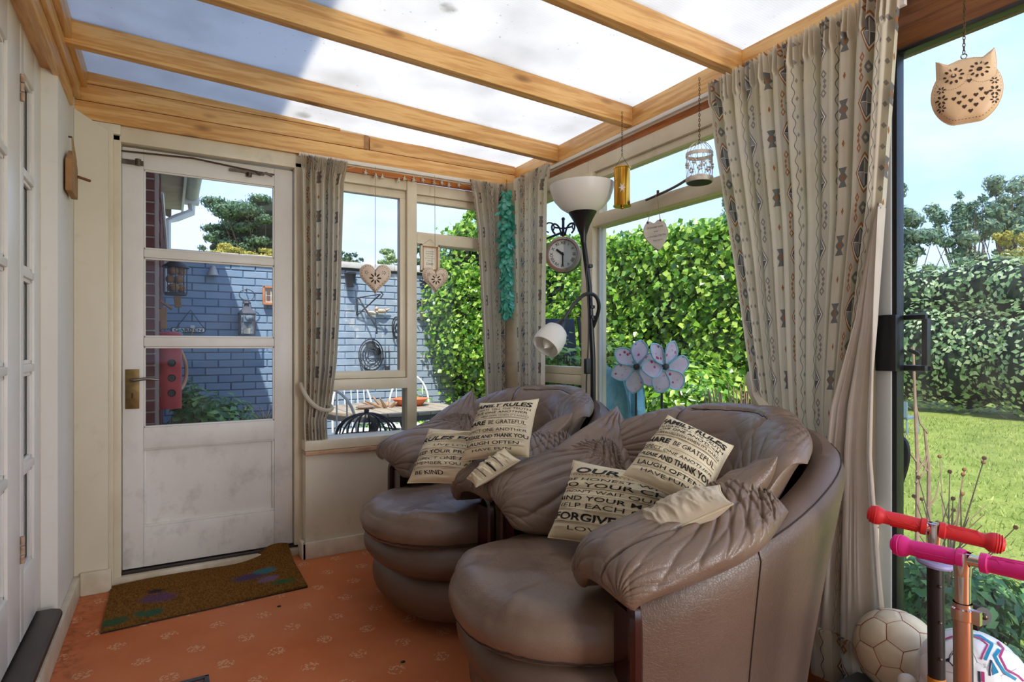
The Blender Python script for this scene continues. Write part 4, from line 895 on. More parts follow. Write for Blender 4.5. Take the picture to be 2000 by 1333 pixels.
def wchair(c, ang, lab):
    t = thing('garden_chair', (c[0], c[1], GZ), lab, 'chair', 'white wire garden chairs')
    cw = mat('white_painted_wire', (236, 236, 232), .4); ca, sa = math.cos(ang), math.sin(ang)
    def L(x, y, z): return Vector((c[0]+x*ca-y*sa, c[1]+x*sa+y*ca, GZ+z))
    MB().tube([L(-.21, .19, .43)]+[L(-.21*math.cos(a), .20+.05*math.sin(a), .62+.33*math.sin(a)) for a in np.linspace(0, math.pi, 16)]+[L(.21, .19, .43)], .011, 7).build('back_hoop', cw, t)
    for k in range(5):
        x = -.14+k*.07; MB().tube([L(x*.8, .19, .44), L(x, .22, .62), L(x, .25, .62+.33*math.sqrt(max(0, 1-(x/.21)**2)))], .006, 6).build('spindle', cw, t)
    MB().lathe([(.0, .43), (.21, .43), (.225, .44), (.21, .45), (0, .45)], L(0, 0, 0), seg=24).build('seat', cw, t)
    for x, y in ((-.17, -.15), (.17, -.15), (-.17, .17), (.17, .17)): MB().tube([L(x*.9, y*.9, .43), L(x*1.1, y*1.15, 0)], .011, 7).build('leg', cw, t)
    return t
c1 = aY(652, 800, 4.45); wchair((c1.x-.05, 4.45), 2.9, 'white hoop-back garden chair, leftmost, half behind the tied curtain')
c2 = aY(708, 790, 5.5); wchair((c2.x, 5.5), .2, 'white hoop-back garden chair behind the round patio table')
c2 = aY(775, 790, 5.75); wchair((c2.x+.1, 5.75), -.5, 'white hoop-back garden chair at the back right of the patio table')
p = aY(775, 778, TY+.05); t = thing('terracotta_dish', (p.x, TY+.05, tz+.014), 'shallow orange terracotta dish on the patio table', 'dish'); MB().lathe([(0, 0), (.10, 0), (.15, .055), (.16, .06), (.145, .062), (.09, .02), (0, .02)], (p.x+.12, TY+.05, tz+.014), seg=24).build('dish', mat('terracotta', (222, 122, 78), .7), t)
b = MB(); 
for k in range(7): 
    a = k*.9; b.tube([(p.x-.12+math.cos(a)*.05, TY+math.sin(a)*.05, tz+.014), (p.x-.16+math.cos(a)*.16, TY+.1*math.sin(a), tz+.06+.02*(k % 3))], [.018, .006], 6)
tag(b.build('dried_branches', M['drystem']), 'heap of dry twigs lying on the patio table', 'twigs')
tag(MB().ball((p.x-.30, TY-.05, tz+.03), .05, 12, 8, (1.6, 1, .35)).build('garden_gloves', mat('grey_gloves', (140, 120, 104), .9)), 'flat grey gardening gloves on the patio table', 'gloves')
c = aY(716, 832, 3.85); t = thing('fire_bowl', (c.x, 3.85, GZ), 'black domed wire fire bowl cover outside the low window pane', 'fire bowl')
for k in range(8):
    a = k*math.pi/8; MB().tube([(c.x+math.cos(a)*.20*math.cos(q), 3.85+math.sin(a)*.20*math.cos(q), .50+.15*math.sin(q)) for q in np.linspace(0, math.pi, 15)], .006, 5).build('dome_wire', M['iron'], t)
MB().lathe([(.20, .50), (.215, .50), (.20, .46), (.10, .40), (0, .38)], (c.x, 3.85, 0), seg=24).build('bowl', mat('rusty_bowl', (150, 96, 66), .8), t); MB().ball((c.x, 3.85, .665), .018, 10, 6).build('finial', M['iron'], t)
for a in (.5, 2.6, 4.7): MB().tube([(c.x+.1*math.cos(a), 3.85+.1*math.sin(a), .42), (c.x+.2*math.cos(a), 3.85+.2*math.sin(a), GZ)], .012, 6).build('leg', M['iron'], t)
# ---- planting
def blob_pts(c, r, n, seed, shell=.75):
    g = np.random.default_rng(seed); D = g.normal(0, 1, (n, 3)); D /= np.linalg.norm(D, axis=1, keepdims=True)
    R_ = g.uniform(shell, 1.05, (n, 1)); return np.array(c)+D*R_*np.array(r), D
def cloud(blobs, n, size, seed, shell=.75, **k):
    Vs, Fs, Cs, off = [], [], [], 0
    vol = np.array([b_[1][0]*b_[1][2] for b_ in blobs]); vol = vol/vol.sum()
    for i, (c, r) in enumerate(blobs):
        m_ = max(40, int(n*vol[i])); P, D = blob_pts(c, r, m_, seed+i, shell); V, F, C = leaves(P, D, size, seed+i, **k); Vs.append(V); Fs.append(F+off); Cs.append(C); off += len(V)
    return np.concatenate(Vs), np.concatenate(Fs), np.concatenate(Cs)
def core(blobs, sc=.8):
    b = MB()
    for c, r in blobs: b.ball(c, 1, 12, 8, (r[0]*sc, r[1]*sc, r[2]*sc))
    return b
# ivy-covered hedge along the garden side; surface x = hx(y, z)
def hedge_surface(y, z):
    x = 3.75+.10*np.sin(y*2.1+z*1.3)+.16*fnoise(y*.9+9, z*.9+4, 1, 1, 5, 3)
    far = np.clip((y-4.6)/1.9, 0, 1); return x-1.25*far*np.clip(1.2-np.abs(z-1.25)*.35, .3, 1.1)
def hedge_top(y): return 2.12+.10*fnoise(y*1.3+2, y*0, 1, 1, 8, 3)+.30*np.clip((y-4.2)/2, 0, 1)
g = np.random.default_rng(3); n = 46000
yy = g.uniform(2.5, 6.33, n); zt = hedge_top(yy); zz_ = GZ+(zt-GZ)*g.random(n)**.85; xx = hedge_surface(yy, zz_)+g.normal(0, .06, n)
top = g.random(n) < .12; xx[top] += g.uniform(0, .5, top.sum()); zz_[top] = zt[top]+g.normal(0, .035, top.sum())
clump = fnoise(yy*2.2, zz_*2.2, 1, 1, 21, 2); keep = g.random(n) < np.clip(.8+clump*1.6, .25, 1); xx = xx-clump*.10
P = np.stack([xx, yy, zz_], 1)[keep]; Nn = np.tile(np.array([-.75, -.35, .55]), (len(P), 1))
ne = 5200; ye = 2.47+g.normal(0, .05, ne); xe = g.uniform(3.62, 4.25, ne); ze = g.uniform(GZ, 2.14, ne); ye = ye-.05*fnoise(xe*3, ze*2, 1, 1, 4, 2)
nb_ = 3500; yb = g.uniform(2.5, 6.3, nb_); xb = 4.17+g.normal(0, .04, nb_); zb_ = GZ+(hedge_top(yb)-GZ)*g.random(nb_)
P = np.concatenate([P, np.stack([xe, ye, ze], 1), np.stack([xb, yb, zb_], 1)]); Nn = np.concatenate([Nn, np.tile(np.array([-.1, -.9, .4]), (ne, 1)), np.tile(np.array([.8, 0, .5]), (nb_, 1))])
V, F, C = leaves(P, Nn, .056, 5, jit=.8, asp=.95, fold=.35, down=.8)
ih = thing('ivy_hedge', (3.6, 4, GZ), 'tall bright green ivy hedge running along the garden side windows', 'hedge')
np_mesh('foliage', V, F, M['ivy'], ih, cols=C, kind='stuff', smooth=False)
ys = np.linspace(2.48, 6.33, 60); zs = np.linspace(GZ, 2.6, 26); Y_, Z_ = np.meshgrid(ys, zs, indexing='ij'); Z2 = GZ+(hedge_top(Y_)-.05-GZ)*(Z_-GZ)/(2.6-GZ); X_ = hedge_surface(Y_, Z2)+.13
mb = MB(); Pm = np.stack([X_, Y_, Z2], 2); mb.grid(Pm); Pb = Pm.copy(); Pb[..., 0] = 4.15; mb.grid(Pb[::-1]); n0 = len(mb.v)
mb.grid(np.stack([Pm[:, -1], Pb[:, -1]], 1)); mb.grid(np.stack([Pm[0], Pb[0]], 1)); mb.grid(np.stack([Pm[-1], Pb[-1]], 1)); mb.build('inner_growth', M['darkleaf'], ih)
# individually pickable large leaves
lm_ = bpy.data.meshes.new('ivy_leaf'); lv = [(0, 0, 0), (.30, -.42, .08), (.62, -.30, .06), (1, 0, 0), (.62, .30, .06), (.30, .42, .08), (.5, 0, .0)]; lm_.from_pydata([(a*.06, b_*.06, c_*.06) for a, b_, c_ in lv], [], [(0, 1, 6), (1, 2, 6), (2, 3, 6), (3, 4, 6), (4, 5, 6), (5, 0, 6)])
at_ = lm_.attributes.new('tint', 'FLOAT', 'POINT'); at_.data.foreach_set('value', [.7]*7); lm_.materials.append(M['ivy'])
for k in range(220):
    y = random.uniform(2.6, 5.0); z = random.uniform(.7, 1.9); x = float(hedge_surface(np.array([y]), np.array([z]))[0])-.10
    piece('leaf', lm_, ih, (x, y, z), (random.uniform(-.5, .5), random.uniform(.6, 1.6), random.uniform(2.2, 4.0)))
# far garden hedge beyond the lawn
hb = []
for k in range(30):
    a = k/29; x = 13.5-1.0*a+random.uniform(-.3, .3); y = -3+17*a; hb.append(((x, y, .9+random.uniform(-.1, .1)), (1.0, .75, 1.15))); hb.append(((x+.4, y+.3, 2.0+random.uniform(-.15, .25)), (.9, .7, .75)))
fh = thing('garden_hedge', (13, 5, GZ), 'tall mixed green shrub hedge at the end of the lawn', 'hedge'); V, F, C = cloud(hb, 60000, .105, 60, jit=.8, asp=.6)
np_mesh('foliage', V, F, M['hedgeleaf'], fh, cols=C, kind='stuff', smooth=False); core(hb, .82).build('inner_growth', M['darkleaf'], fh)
def tree(base, blobs, n, size, m, nm, lab, seed, trunk=.12, limbs=True):
    if limbs:
        g_ = random.Random(seed); nb = []
        for c, r in blobs:
            for k in range(7):
                f = g_.uniform(.28, .5); nb.append(((c[0]+g_.gauss(0, .55)*r[0], c[1]+g_.gauss(0, .55)*r[1], c[2]+g_.gauss(0, .6)*r[2]), (r[0]*f, r[1]*f, r[2]*f*.8)))
        blobs = nb; n = int(n*3)
    t = thing(nm, base, lab, 'tree'); V, F, C = cloud(blobs, n, size*.8, seed, jit=.9, asp=.5, shell=.2); np_mesh('foliage', V, F, m, t, cols=C, kind='stuff', smooth=False)
    b = MB(); b0 = Vector(base)
    for c, r in blobs:
        c = Vector(c); mid = Vector((b0.x*.7+c.x*.3, b0.y*.7+c.y*.3, b0.z*.45+c.z*.55)); b.tube([b0, mid, c], [trunk*.5, trunk*.2, trunk*.05], 5)
    b.build('trunk', M['bark'], t); return t
def tb(u, v, d, r): return (tuple(aD(u, v, d)), r)
# left bluish tree, right pair and yellow one, seen over the garden hedge
g1 = aD(1765, 600, 17); tree((g1.x, g1.y, GZ), [tb(1745, 410, 17, (.45, .5, .6)), tb(1768, 450, 17, (.7, .6, .6)), tb(1790, 465, 17, (.4, .5, .45)), tb(1742, 480, 17, (.6, .6, .5)), tb(1775, 490, 17, (.9, .6, .5))], 2600, .17, M['treeleaf'], 'garden_tree', 'loose blue green tree over the hedge, left edge of the patio door', 200)
g1 = aD(1900, 600, 17.5); tree((g1.x, g1.y, GZ), [tb(1880, 420, 17.5, (.5, .6, .5)), tb(1865, 445, 17.5, (.5, .5, .4)), tb(1900, 450, 17.5, (.7, .7, .5)), tb(1890, 395, 17.5, (.25, .3, .4)), tb(1880, 480, 17.5, (1.1, .6, .5))], 1900, .16, M['treeleaf'], 'garden_tree', 'small feathery tree over the hedge, middle of the patio door', 230)
g1 = aD(1970, 600, 18); tree((g1.x, g1.y, GZ), [tb(1938, 390, 18, (.6, .6, .5)), tb(1960, 400, 18, (.8, .7, .7)), tb(1990, 410, 18, (.8, .7, .8)), tb(1930, 440, 18, (.8, .6, .6)), tb(2010, 440, 18, (.9, .7, .6)), tb(1960, 480, 18, (1.4, .7, .6))], 3600, .17, M['treeleaf'], 'garden_tree', 'tall feathery tree over the hedge at the right edge of the photo', 260)
g1 = aD(1975, 600, 15); tree((g1.x, g1.y, GZ), [tb(1972, 478, 15, (.35, .4, .45)), tb(1990, 500, 15, (.4, .4, .4))], 800, .11, M['yellowleaf'], 'yellow_shrub', 'yellowish shrub poking over the garden hedge at the right edge', 290, .05)
g1 = aD(1440, 600, 12); tree((g1.x, g1.y, GZ), [tb(1432, 395, 12, (.35, .35, .3)), tb(1450, 425, 12, (.5, .5, .4))], 900, .12, M['treeleaf'], 'garden_tree', 'grey green tree just visible beside the big curtain above the ivy', 300)
# pine beyond the blue wall
g1 = aD(520, 620, 24)
pb = [tb(500, 425, 24, (1.3, 1.2, .55)), tb(530, 420, 24, (1.3, 1.2, .6)), tb(470, 448, 24, (1.1, 1.2, .5)), tb(440, 468, 24, (.8, .9, .38)), tb(510, 460, 24, (1.5, 1.2, .6)), tb(545, 455, 24, (1.2, 1.2, .7)), tb(480, 485, 24, (1.3, 1.2, .5)), tb(528, 490, 24, (1.4, 1.2, .5)), tb(428, 485, 24, (.5, .8, .3)), tb(560, 500, 24, (1.2, 1.2, .6))]
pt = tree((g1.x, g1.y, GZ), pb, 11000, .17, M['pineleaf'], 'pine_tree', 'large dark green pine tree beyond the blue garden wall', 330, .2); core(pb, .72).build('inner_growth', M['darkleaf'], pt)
g1 = aD(450, 600, 12); tree((g1.x, g1.y, GZ), [tb(440, 492, 12, (.35, .3, .18)), tb(470, 502, 12, (.45, .3, .16)), tb(500, 508, 12, (.4, .3, .12)), tb(530, 505, 12, (.3, .3, .12))], 2200, .06, M['yellowleaf'], 'yellow_shrub', 'yellow flowering shrub just above the blue wall below the pine', 350, .04)
g1 = aD(675, 600, 9); tree((g1.x, g1.y, GZ), [tb(677, 500, 9, (.12, .12, .12)), tb(672, 515, 9, (.18, .12, .1)), tb(698, 512, 9, (.08, .1, .08))], 260, .06, M['pineleaf'], 'small_shrub', 'thin leafy sprig above the wall coping beside the left curtain', 360, .01)
g1 = aD(760, 600, 9); tree((g1.x, g1.y, GZ), [tb(757, 505, 9, (.2, .2, .12)), tb(770, 508, 9, (.2, .2, .12))], 900, .05, M['hedgeleaf'], 'small_shrub', 'brownish bush above the wall left of the white mullion', 370, .02)
g1 = aD(825, 600, 9); tree((g1.x, g1.y, GZ), [tb(822, 508, 9, (.25, .2, .15)), tb(845, 510, 9, (.25, .2, .12)), tb(835, 498, 9, (.12, .12, .14))], 1400, .05, M['pineleaf'], 'small_shrub', 'green bush above the wall behind the hanging certificate frame', 380, .02)
# ivy sprays reaching over the top light
g1 = aY(925, 440, 6.2); tree((g1.x+.1, 6.3, 1.6), [(tuple(aY(918, 440, 6.2)), (.14, .12, .12)), (tuple(aY(900, 452, 6.2)), (.12, .1, .05))], 160, .07, M['ivy'], 'ivy_spray', 'spray of ivy reaching up in the right hand top window', 390, .01)
# green plants and dry grasses at the foot of the blue wall
def plant(c, r, n, size, m, nm, lab, seed, stems=8):
    t = thing(nm, (c[0], c[1], GZ), lab, 'plant'); P, D = blob_pts(c, r, n, seed, .3); V, F, C = leaves(P, D*.4+np.array([0, -.3, .8]), size, seed, jit=.5, asp=.5); np_mesh('foliage', V, F, m, t, cols=C, kind='stuff', smooth=False)
    b = MB(); g = random.Random(seed)
    for k in range(stems):
        a = g.uniform(0, 6.28); b.tube([(c[0], c[1], GZ), (c[0]+r[0]*.4*math.cos(a), c[1]+r[1]*.4*math.sin(a), c[2]-r[2]*.3), (c[0]+r[0]*.8*math.cos(a), c[1]+r[1]*.8*math.sin(a), c[2]+r[2]*.5)], .005, 4)
    b.build('stem', M['bark'], t); return t
q = aY(345, 800, 5.6); plant((q.x+.10, 5.95, q.z-.05), (.14, .2, .28), 900, .07, M['greenplant'], 'leafy_plant', 'dark green leafy plant at the foot of the blue wall below the hose', 400)
q = aY(400, 800, 5.3); plant((q.x+.08, 5.3, q.z-.12), (.3, .3, .25), 1100, .08, M['greenplant'], 'leafy_plant', 'low green fern-like plant behind the lowest door pane', 410)
def grass(c, n, h, spread, m, nm, lab, seed, w=.004):
    g = np.random.default_rng(seed); b = MB(); t = thing(nm, (c[0], c[1], c[2]), lab, 'plant')
    for k in range(n):
        a = g.uniform(0, 6.28); hh = h*g.uniform(.6, 1.1); s = spread*g.uniform(.2, 1); x, y = c[0]+g.normal(0, .03), c[1]+g.normal(0, .03)
        b.tube([(x, y, c[2]), (x+math.cos(a)*s*.35, y+math.sin(a)*s*.35, c[2]+hh*.65), (x+math.cos(a)*s, y+math.sin(a)*s, c[2]+hh*(.95-.5*s/spread*.6))], [w, w*.7, w*.25], 3)
    o = b.build('blades', m, t, smooth=False, kind='stuff'); a = o.data.attributes.new('tint', 'FLOAT', 'POINT'); a.data.foreach_set('value', np.repeat(g.random(n), 9)[:len(o.data.vertices)].tolist()); return t
q = aY(455, 830, 5.7); grass((q.x, 5.7, .02), 150, .50, .38, M['drygrass'], 'dry_grass_clump', 'clump of dry brown grass in front of the shaded blue wall', 420)
q = aY(520, 830, 5.6); grass((q.x, 5.6, .05), 120, .60, .36, M['drygrass'], 'dry_grass_clump', 'clump of dry straw grass at the right edge of the door glass', 430)
q = aY(665, 842, 5.6); grass((q.x, 5.6, GZ), 60, .5, .25, M['drygrass'], 'dry_grass_clump', 'sparse dry grass behind the leftmost white garden chair', 440)
q = aY(735, 842, 5.9); plant((q.x, 5.9, .12), (.35, .2, .25), 1100, .07, M['greenplant'], 'leafy_plant', 'green plants under the patio table against the wall', 450)
q = aY(815, 800, 5.9); plant((q.x, 5.9, .30), (.22, .2, .35), 700, .06, M['ivy'], 'leafy_plant', 'green foliage below the ivy behind the reclining chair back', 455)
# --- clock on an iron bracket just outside the garden window
cc = aD(1100, 498, 3.35); dn = (Vector((0, 0, H))-cc); dn.z = 0; dn = (dn.normalized()+Vector((-.30, -.12, 0))).normalized(); rgt = Vector((0, 0, 1)).cross(dn).normalized()*1.0; UPV = Vector((0, 0, 1))
t = thing('station_clock', cc-Vector((0, 0, .11)), 'round station clock with white face on a black scroll bracket outside', 'clock'); cr_ = .096
MB().lathe([(cr_*.86, .020), (cr_*1.0, .030), (cr_*1.06, .012), (cr_*1.06, -.05), (0, -.05)], cc, dn, 36).build('case', mat('dark_clock_case', (58, 50, 50), .45, col2=(44, 40, 44), nscale=10), t)
MB().lathe([(cr_*.84, .018), (cr_*.9, .034), (cr_*1.03, .03), (cr_*1.07, .012), (cr_*1.02, .01)], cc, dn, 36).build('bezel', mat('copper_bezel', (190, 132, 104), .45, metal=.4, col2=(150, 160, 160), nscale=5), t)
MB().lathe([(cr_*.86, .019), (0, .019)], cc, dn, 36).build('dial', mat('white_dial', (240, 240, 236), .5), t)
f = MB(); up = UPV
for k, rn in enumerate(['XII', 'I', 'II', 'III', 'IIII', 'V', 'VI', 'VII', 'VIII', 'IX', 'X', 'XI']):
    a = k*math.pi/6; c = cc+dn*.0205+(rgt*math.sin(a)+up*math.cos(a))*cr_*.68; flat_text(f, rn, c, rgt*math.cos(a)-up*math.sin(a), up*math.cos(a)+rgt*math.sin(a), .017, bold=.01)
f.build('numerals', M['black'], t, smooth=False)
f = MB(); 
for ang, ln, wd in ((R(-52), .045, .006), (R(180), .066, .004)):
    d = rgt*math.sin(ang)+up*math.cos(ang); f.obox(cc+dn*.023+d*ln*.42, (d, d.cross(dn), dn), (ln*.6, wd, .001))
f.build('hands', M['black'], t)
f = MB(); f.tube([cc+up*.10, cc+up*.20, cc+up*.21], [.008, .008, .003], 8); f.ball(cc+up*.205, .011, 8, 6)
for s_ in (-1, 1):
    f.tube([cc+up*(.11+.05*math.sin(a*.5))+rgt*s_*(.012+.045*(1-math.cos(a))*.6)+up*.03*math.sin(a) for a in np.linspace(0, 4.4, 16)], .0055, 6)
    f.tube([cc+up*(.16+.028*math.sin(a))+rgt*s_*(.08-.028*math.cos(a)) for a in np.linspace(-1, 4.6, 16)], .0045, 6); f.tube([cc+up*.15, cc+up*.16+rgt*s_*.055], .005, 6)
pb_ = Vector((1.985, 3.02, cc.z+.13)); f.tube([cc+up*.13, pb_], .007, 6); f.build('scroll_bracket', M['iron'], t)
# --- blue sheeting, flower spinners, straw sheaf, dark chair outside
q = aD(1212, 800, 3.3); t = thing('plastic_sheeting', (q.x, q.y, GZ), 'crumpled turquoise plastic sheeting draped outside behind the flowers', 'plastic sheet')
pm = mat('turquoise_plastic', (84, 158, 176), .25, col2=(150, 200, 206), nscale=9, bump=.8, bscale=14, bdist=.02)
n = 50; U_, V_ = np.meshgrid(np.linspace(-1, 1, n), np.linspace(0, 1, n), indexing='ij'); wv = (.09+.12*(1-V_)); zz2 = GZ+(q.z+.24-GZ)*V_+.05*np.sin(U_*4)*V_
Pm = np.stack([q.x+U_*wv*RT[0]*1.2-FW[0]*.05*np.cos(U_*5+V_*6)+.03*fnoise(U_+2, V_+2, 3, 3, 4), q.y+U_*wv*RT[1]*1.2-.06*(1-U_**2)+.04*fnoise(U_+5, V_+2, 4, 4, 9), zz2], 2); mb = MB(); mb.grid(Pm); mb.build('sheet', pm, t)
pet = mat('pink_white_petal', (226, 190, 206), .5, fn=None)
def petfn(t_, b, co, nse):
    c = mixc(t_, nse(16, (1, 1, 1), 4).ramp(.4, .6), lin((250, 228, 232)), lin((240, 204, 216))); v = vor(t_, co, 34); c = mixc(t_, (1-v.ramp(.22, .30))*nse(9).ramp(.45, .5), c, lin((206, 60, 110))); t_.links.new(c, b.inputs['Base Color'])
pet = mat('speckled_pink_petal', rough=.45, fn=petfn, transl=.5); pedge = mat('pale_blue_petal_edge', (156, 206, 216), .5)
def spinner(u, v, d, lab, ang0, tilt):
    c = aD(u, v, d); t = thing('flower_spinner', (c.x, c.y, GZ), lab, 'garden ornament', 'pink flower spinners outside the garden window'); dn = Vector((-math.sin(YAW+tilt), -math.cos(YAW+tilt), .08)).normalized(); rg = UPV.cross(dn).normalized(); up = dn.cross(rg)
    for k in range(6):
        a = ang0+k*math.pi/3; dr = rg*math.cos(a)+up*math.sin(a); sd = dn.cross(dr); L_ = .125; n = 14; tl = .35
        outl = []; 
        for i in range(n+1):
            s = i/n; w_ = .047*math.sin(math.pi*min(1, s**1.25))**.75; outl.append((.015+s*L_, w_))
        def PT(x, y, off=0.): return c+dr*x+sd*y*math.cos(tl)+dn*(y*math.sin(tl)*.9+.02*math.sin(x/L_*2)+off)
        vs = [PT(x, y, .002) for x, y in outl]+[PT(x, -y, .002) for x, y in outl[::-1]]; f = MB(); rr_ = [PT(x, 0, .004) for x, _ in outl]
        for i in range(n): f.add([PT(outl[i][0], outl[i][1]), PT(outl[i+1][0], outl[i+1][1]), PT(outl[i+1][0], -outl[i+1][1]), PT(outl[i][0], -outl[i][1])], [(0, 1, 2, 3)])
        po = f.build('petal', pet, t); MB().tube([Vector(x) for x in vs], .004, 5, closed=True).build('petal_rim', pedge, po)
    MB().lathe([(0, .03), (.012, .028), (.018, .01), (.018, -.01), (0, -.012)], c, dn, 14).build('hub', M['black'], t); MB().tube([c-dn*.01, c-dn*.02-UPV*.1, (c.x, c.y, GZ)], .006, 6).build('stake', M['black'], t)
spinner(1243, 717, 3.05, 'pink speckled flower windmill, left one, outside the garden window', .35, .1)
spinner(1297, 717, 2.95, 'pink speckled flower windmill, right one, outside the garden window', .1+.0, -.35)
q = aD(1450, 800, 3.0); t = thing('straw_sheaf', (q.x, q.y, GZ), 'sheaf of dry brown stems leaning outside beside the big curtain', 'dry stems'); b = MB(); gg = random.Random(5)
for k in range(90):
    a = gg.uniform(-.5, .5); e0 = q+Vector((gg.uniform(-.05, .05), gg.uniform(-.05, .05), 0)); e0.z = GZ; s = gg.uniform(-.22, .06); top = q+Vector((RT[0]*s, RT[1]*s+gg.uniform(-.08, .08), gg.uniform(-.02, .16)-abs(s)*.3)); b.tube([e0, (e0+top)/2+Vector((0, 0, .05)), top], .0035, 3)
b.build('stems', M['drystem'], t, smooth=False, kind='stuff')
q = aD(1095, 640, 3.9); t = thing('folded_recliner', (q.x, q.y, GZ), 'folded dark blue fabric garden recliner outside the narrow window', 'garden chair'); nv = mat('navy_fabric', (44, 52, 72), .8, col2=(60, 70, 92), nscale=6)
MB().obox(q+Vector((0, 0, -.22)), ((RT[0], RT[1], 0), (FW[0], FW[1], -.15), (.02, .15, 1)), (.11, .02, .28)).build('backrest', nv, t, bevel=.01); MB().obox(q+Vector((.05, -.1, -.55)), ((RT[0], RT[1], 0), (FW[0], FW[1], .1), (0, -.1, 1)), (.10, .03, .25)).build('seat', nv, t, bevel=.01)
b = MB(); 
for s in (-1, 1): b.tube([q+Vector((RT[0]*s*.12, RT[1]*s*.12, .07)), q+Vector((RT[0]*s*.12, RT[1]*s*.12-.1, -.6)), Vector((q.x+RT[0]*s*.12, q.y+RT[1]*s*.12-.2, GZ))], .012, 6)
b.build('frame', M['iron'], t)
q = aY(960, 900, 3.9)
# plants between window and hedge
for i, (u, v, d, rr_, nn, lb) in enumerate(((1090, 740, 3.7, (.2, .2, .3), 700, 'low green plant outside the narrow garden window'), (1180, 760, 3.6, (.15, .15, .35), 700, 'green plant left of the turquoise sheeting'), (1350, 770, 3.8, (.35, .3, .25), 1200, 'bushy green plant right of the flower windmills'))):
    q = aD(u, v, d); plant((q.x, q.y, q.z), rr_, nn, .06, M['ivy'], 'border_plant', lb, 470+i*7)
# ---- near planting outside the patio door
for i, (u, v, d, hgt, lb) in enumerate(((1790, 1000, 2.75, 1.0, 'tall bare dead stem outside the patio door, left one'), (1812, 1010, 2.8, .72, 'bare branching dead stem outside the patio door, right one'))):
    q = aD(u, v, d); t = thing('dead_stem', (q.x, q.y, GZ), lb, 'dead stem', 'dead stems outside the patio door'); zt_ = q.z+hgt*.78 if i == 0 else q.z+.42; gg = random.Random(i)
    MB().tube([(q.x, q.y, GZ), (q.x+.01, q.y, .5), (q.x-.01, q.y+.01, zt_)], [.011, .009, .005], 7).build('stem', M['drystem'], t)
    for k in range(4 if i else 3):
        z = zt_-.02-k*.09*(1+i) if i else .45+.05*k; s = gg.choice((-1, 1)); b = MB(); p0 = Vector((q.x, q.y, z)); b.tube([p0, p0+Vector((.03*s, -.02*s, .05)), p0+Vector((.04*s, -.03*s, .13))], [.005, .004, .002], 5); b.build('side_shoot', M['drystem'], t)
q = aD(1850, 1080, 2.3); t = thing('withered_bush', (q.x, q.y, GZ), 'withered twiggy bush outside the patio door behind the scooters', 'bush'); b = MB(); gg = random.Random(9); tips = []
for k in range(15):
    a = gg.uniform(0, 6.28); r1 = gg.uniform(.04, .26); z1 = gg.uniform(.35, .78); m1 = Vector((q.x+math.cos(a)*r1*.4, q.y+math.sin(a)*r1*.4, z1*.55)); e1 = Vector((q.x+math.cos(a)*r1, q.y+math.sin(a)*r1, z1)); b.tube([(q.x, q.y, GZ), m1, e1], [.004, .003, .0015], 5); tips.append(e1)
    e2 = m1+Vector((gg.uniform(-.1, .1), gg.uniform(-.1, .1), gg.uniform(.08, .2))); b.tube([m1, e2], [.003, .0015], 4); tips.append(e2)
b.build('twigs', M['drystem'], t); b = MB()
for e1 in tips[::2]: b.ball(e1, .008, 6, 5)
b.build('seed_heads', mat('rusty_seed_head', (176, 116, 74), .9, col2=(110, 70, 48), nscale=30), t)
for i, (u, v, d, rr_, nn, sz, lb) in enumerate(((1790, 1150, 2.5, (.14, .14, .18), 500, .06, 'dark green leafy plant at the left foot of the patio door'), (1875, 1180, 2.25, (.16, .2, .16), 520, .055, 'bright green leafy plant behind the pink scooter stem'), (1960, 1170, 2.3, (.2, .2, .13), 520, .055, 'low green leafy plant at the right edge behind the ball'), (1900, 1290, 2.1, (.4, .3, .12), 900, .06, 'shaded green ground plants low outside the patio door'), (1800, 1300, 2.4, (.25, .3, .15), 700, .06, 'shaded green ground plants behind the cream ball'))):
    q = aD(u, v, d); plant((max(q.x, 2.02+rr_[0]), q.y, q.z), rr_, nn, sz, M['greenplant'], 'border_plant', lb, 500+i*9)
tag(MB().tube(bspl([tuple(aX(u, v, 1.972)) for u, v in ((1757, 855), (1768, 862), (1773, 885), (1768, 915), (1757, 945))], 20), .010, 8).build('outdoor_cable', M['black']), 'thick dark cable loop outside at the left of the patio door', 'cable')
q = aD(1757, 812, 8.5); t = thing('lawn_chair', (q.x, q.y, GZ), 'pale blue garden chair far across the lawn beside the door frame', 'chair'); pc = mat('pale_blue_plastic', (120, 138, 146), .6)
MB().box(q.x-.2, q.x+.12, q.y-.2, q.y+.2, q.z-.03, q.z+.0).build('seat', pc, t); MB().box(q.x-.22, q.x-.19, q.y-.2, q.y+.2, q.z, q.z+.22).build('backrest', pc, t)
for a in (-.18, .10):
    for b_ in (-.18, .18): MB().tube([(q.x+a, q.y+b_, q.z), (q.x+a*1.1, q.y+b_*1.1, GZ)], .015, 6).build('leg', pc, t)
q = aD(1990, 1240, 2.0)
# short grass tufts on the lawn close to the door
n = 26000; gx = g.uniform(4.3, 12, n); gy = g.uniform(-1.5, 6, n); P = np.stack([gx, gy, np.full(n, GZ)], 1)
V = np.stack([P+g.normal(0, .006, (n, 3))*[1, 1, 0]+[.006, 0, 0], P-[.006, 0, 0], P+g.normal(0, .018, (n, 3))*[1, 1, 0]+np.stack([np.zeros(n), np.zeros(n), g.uniform(.025, .055, n)], 1)], 1).reshape(-1, 3)
M['blade'] = leafmat('grass_blades', (118, 138, 54), (164, 174, 82), (204, 202, 118), .7, .3)
np_mesh('lawn_grass', V, np.arange(3*n).reshape(n, 3), M['blade'], cols=np.repeat(g.random(n), 3), smooth=False, label='short green grass blades of the sunlit lawn', cat='grass', kind='stuff')
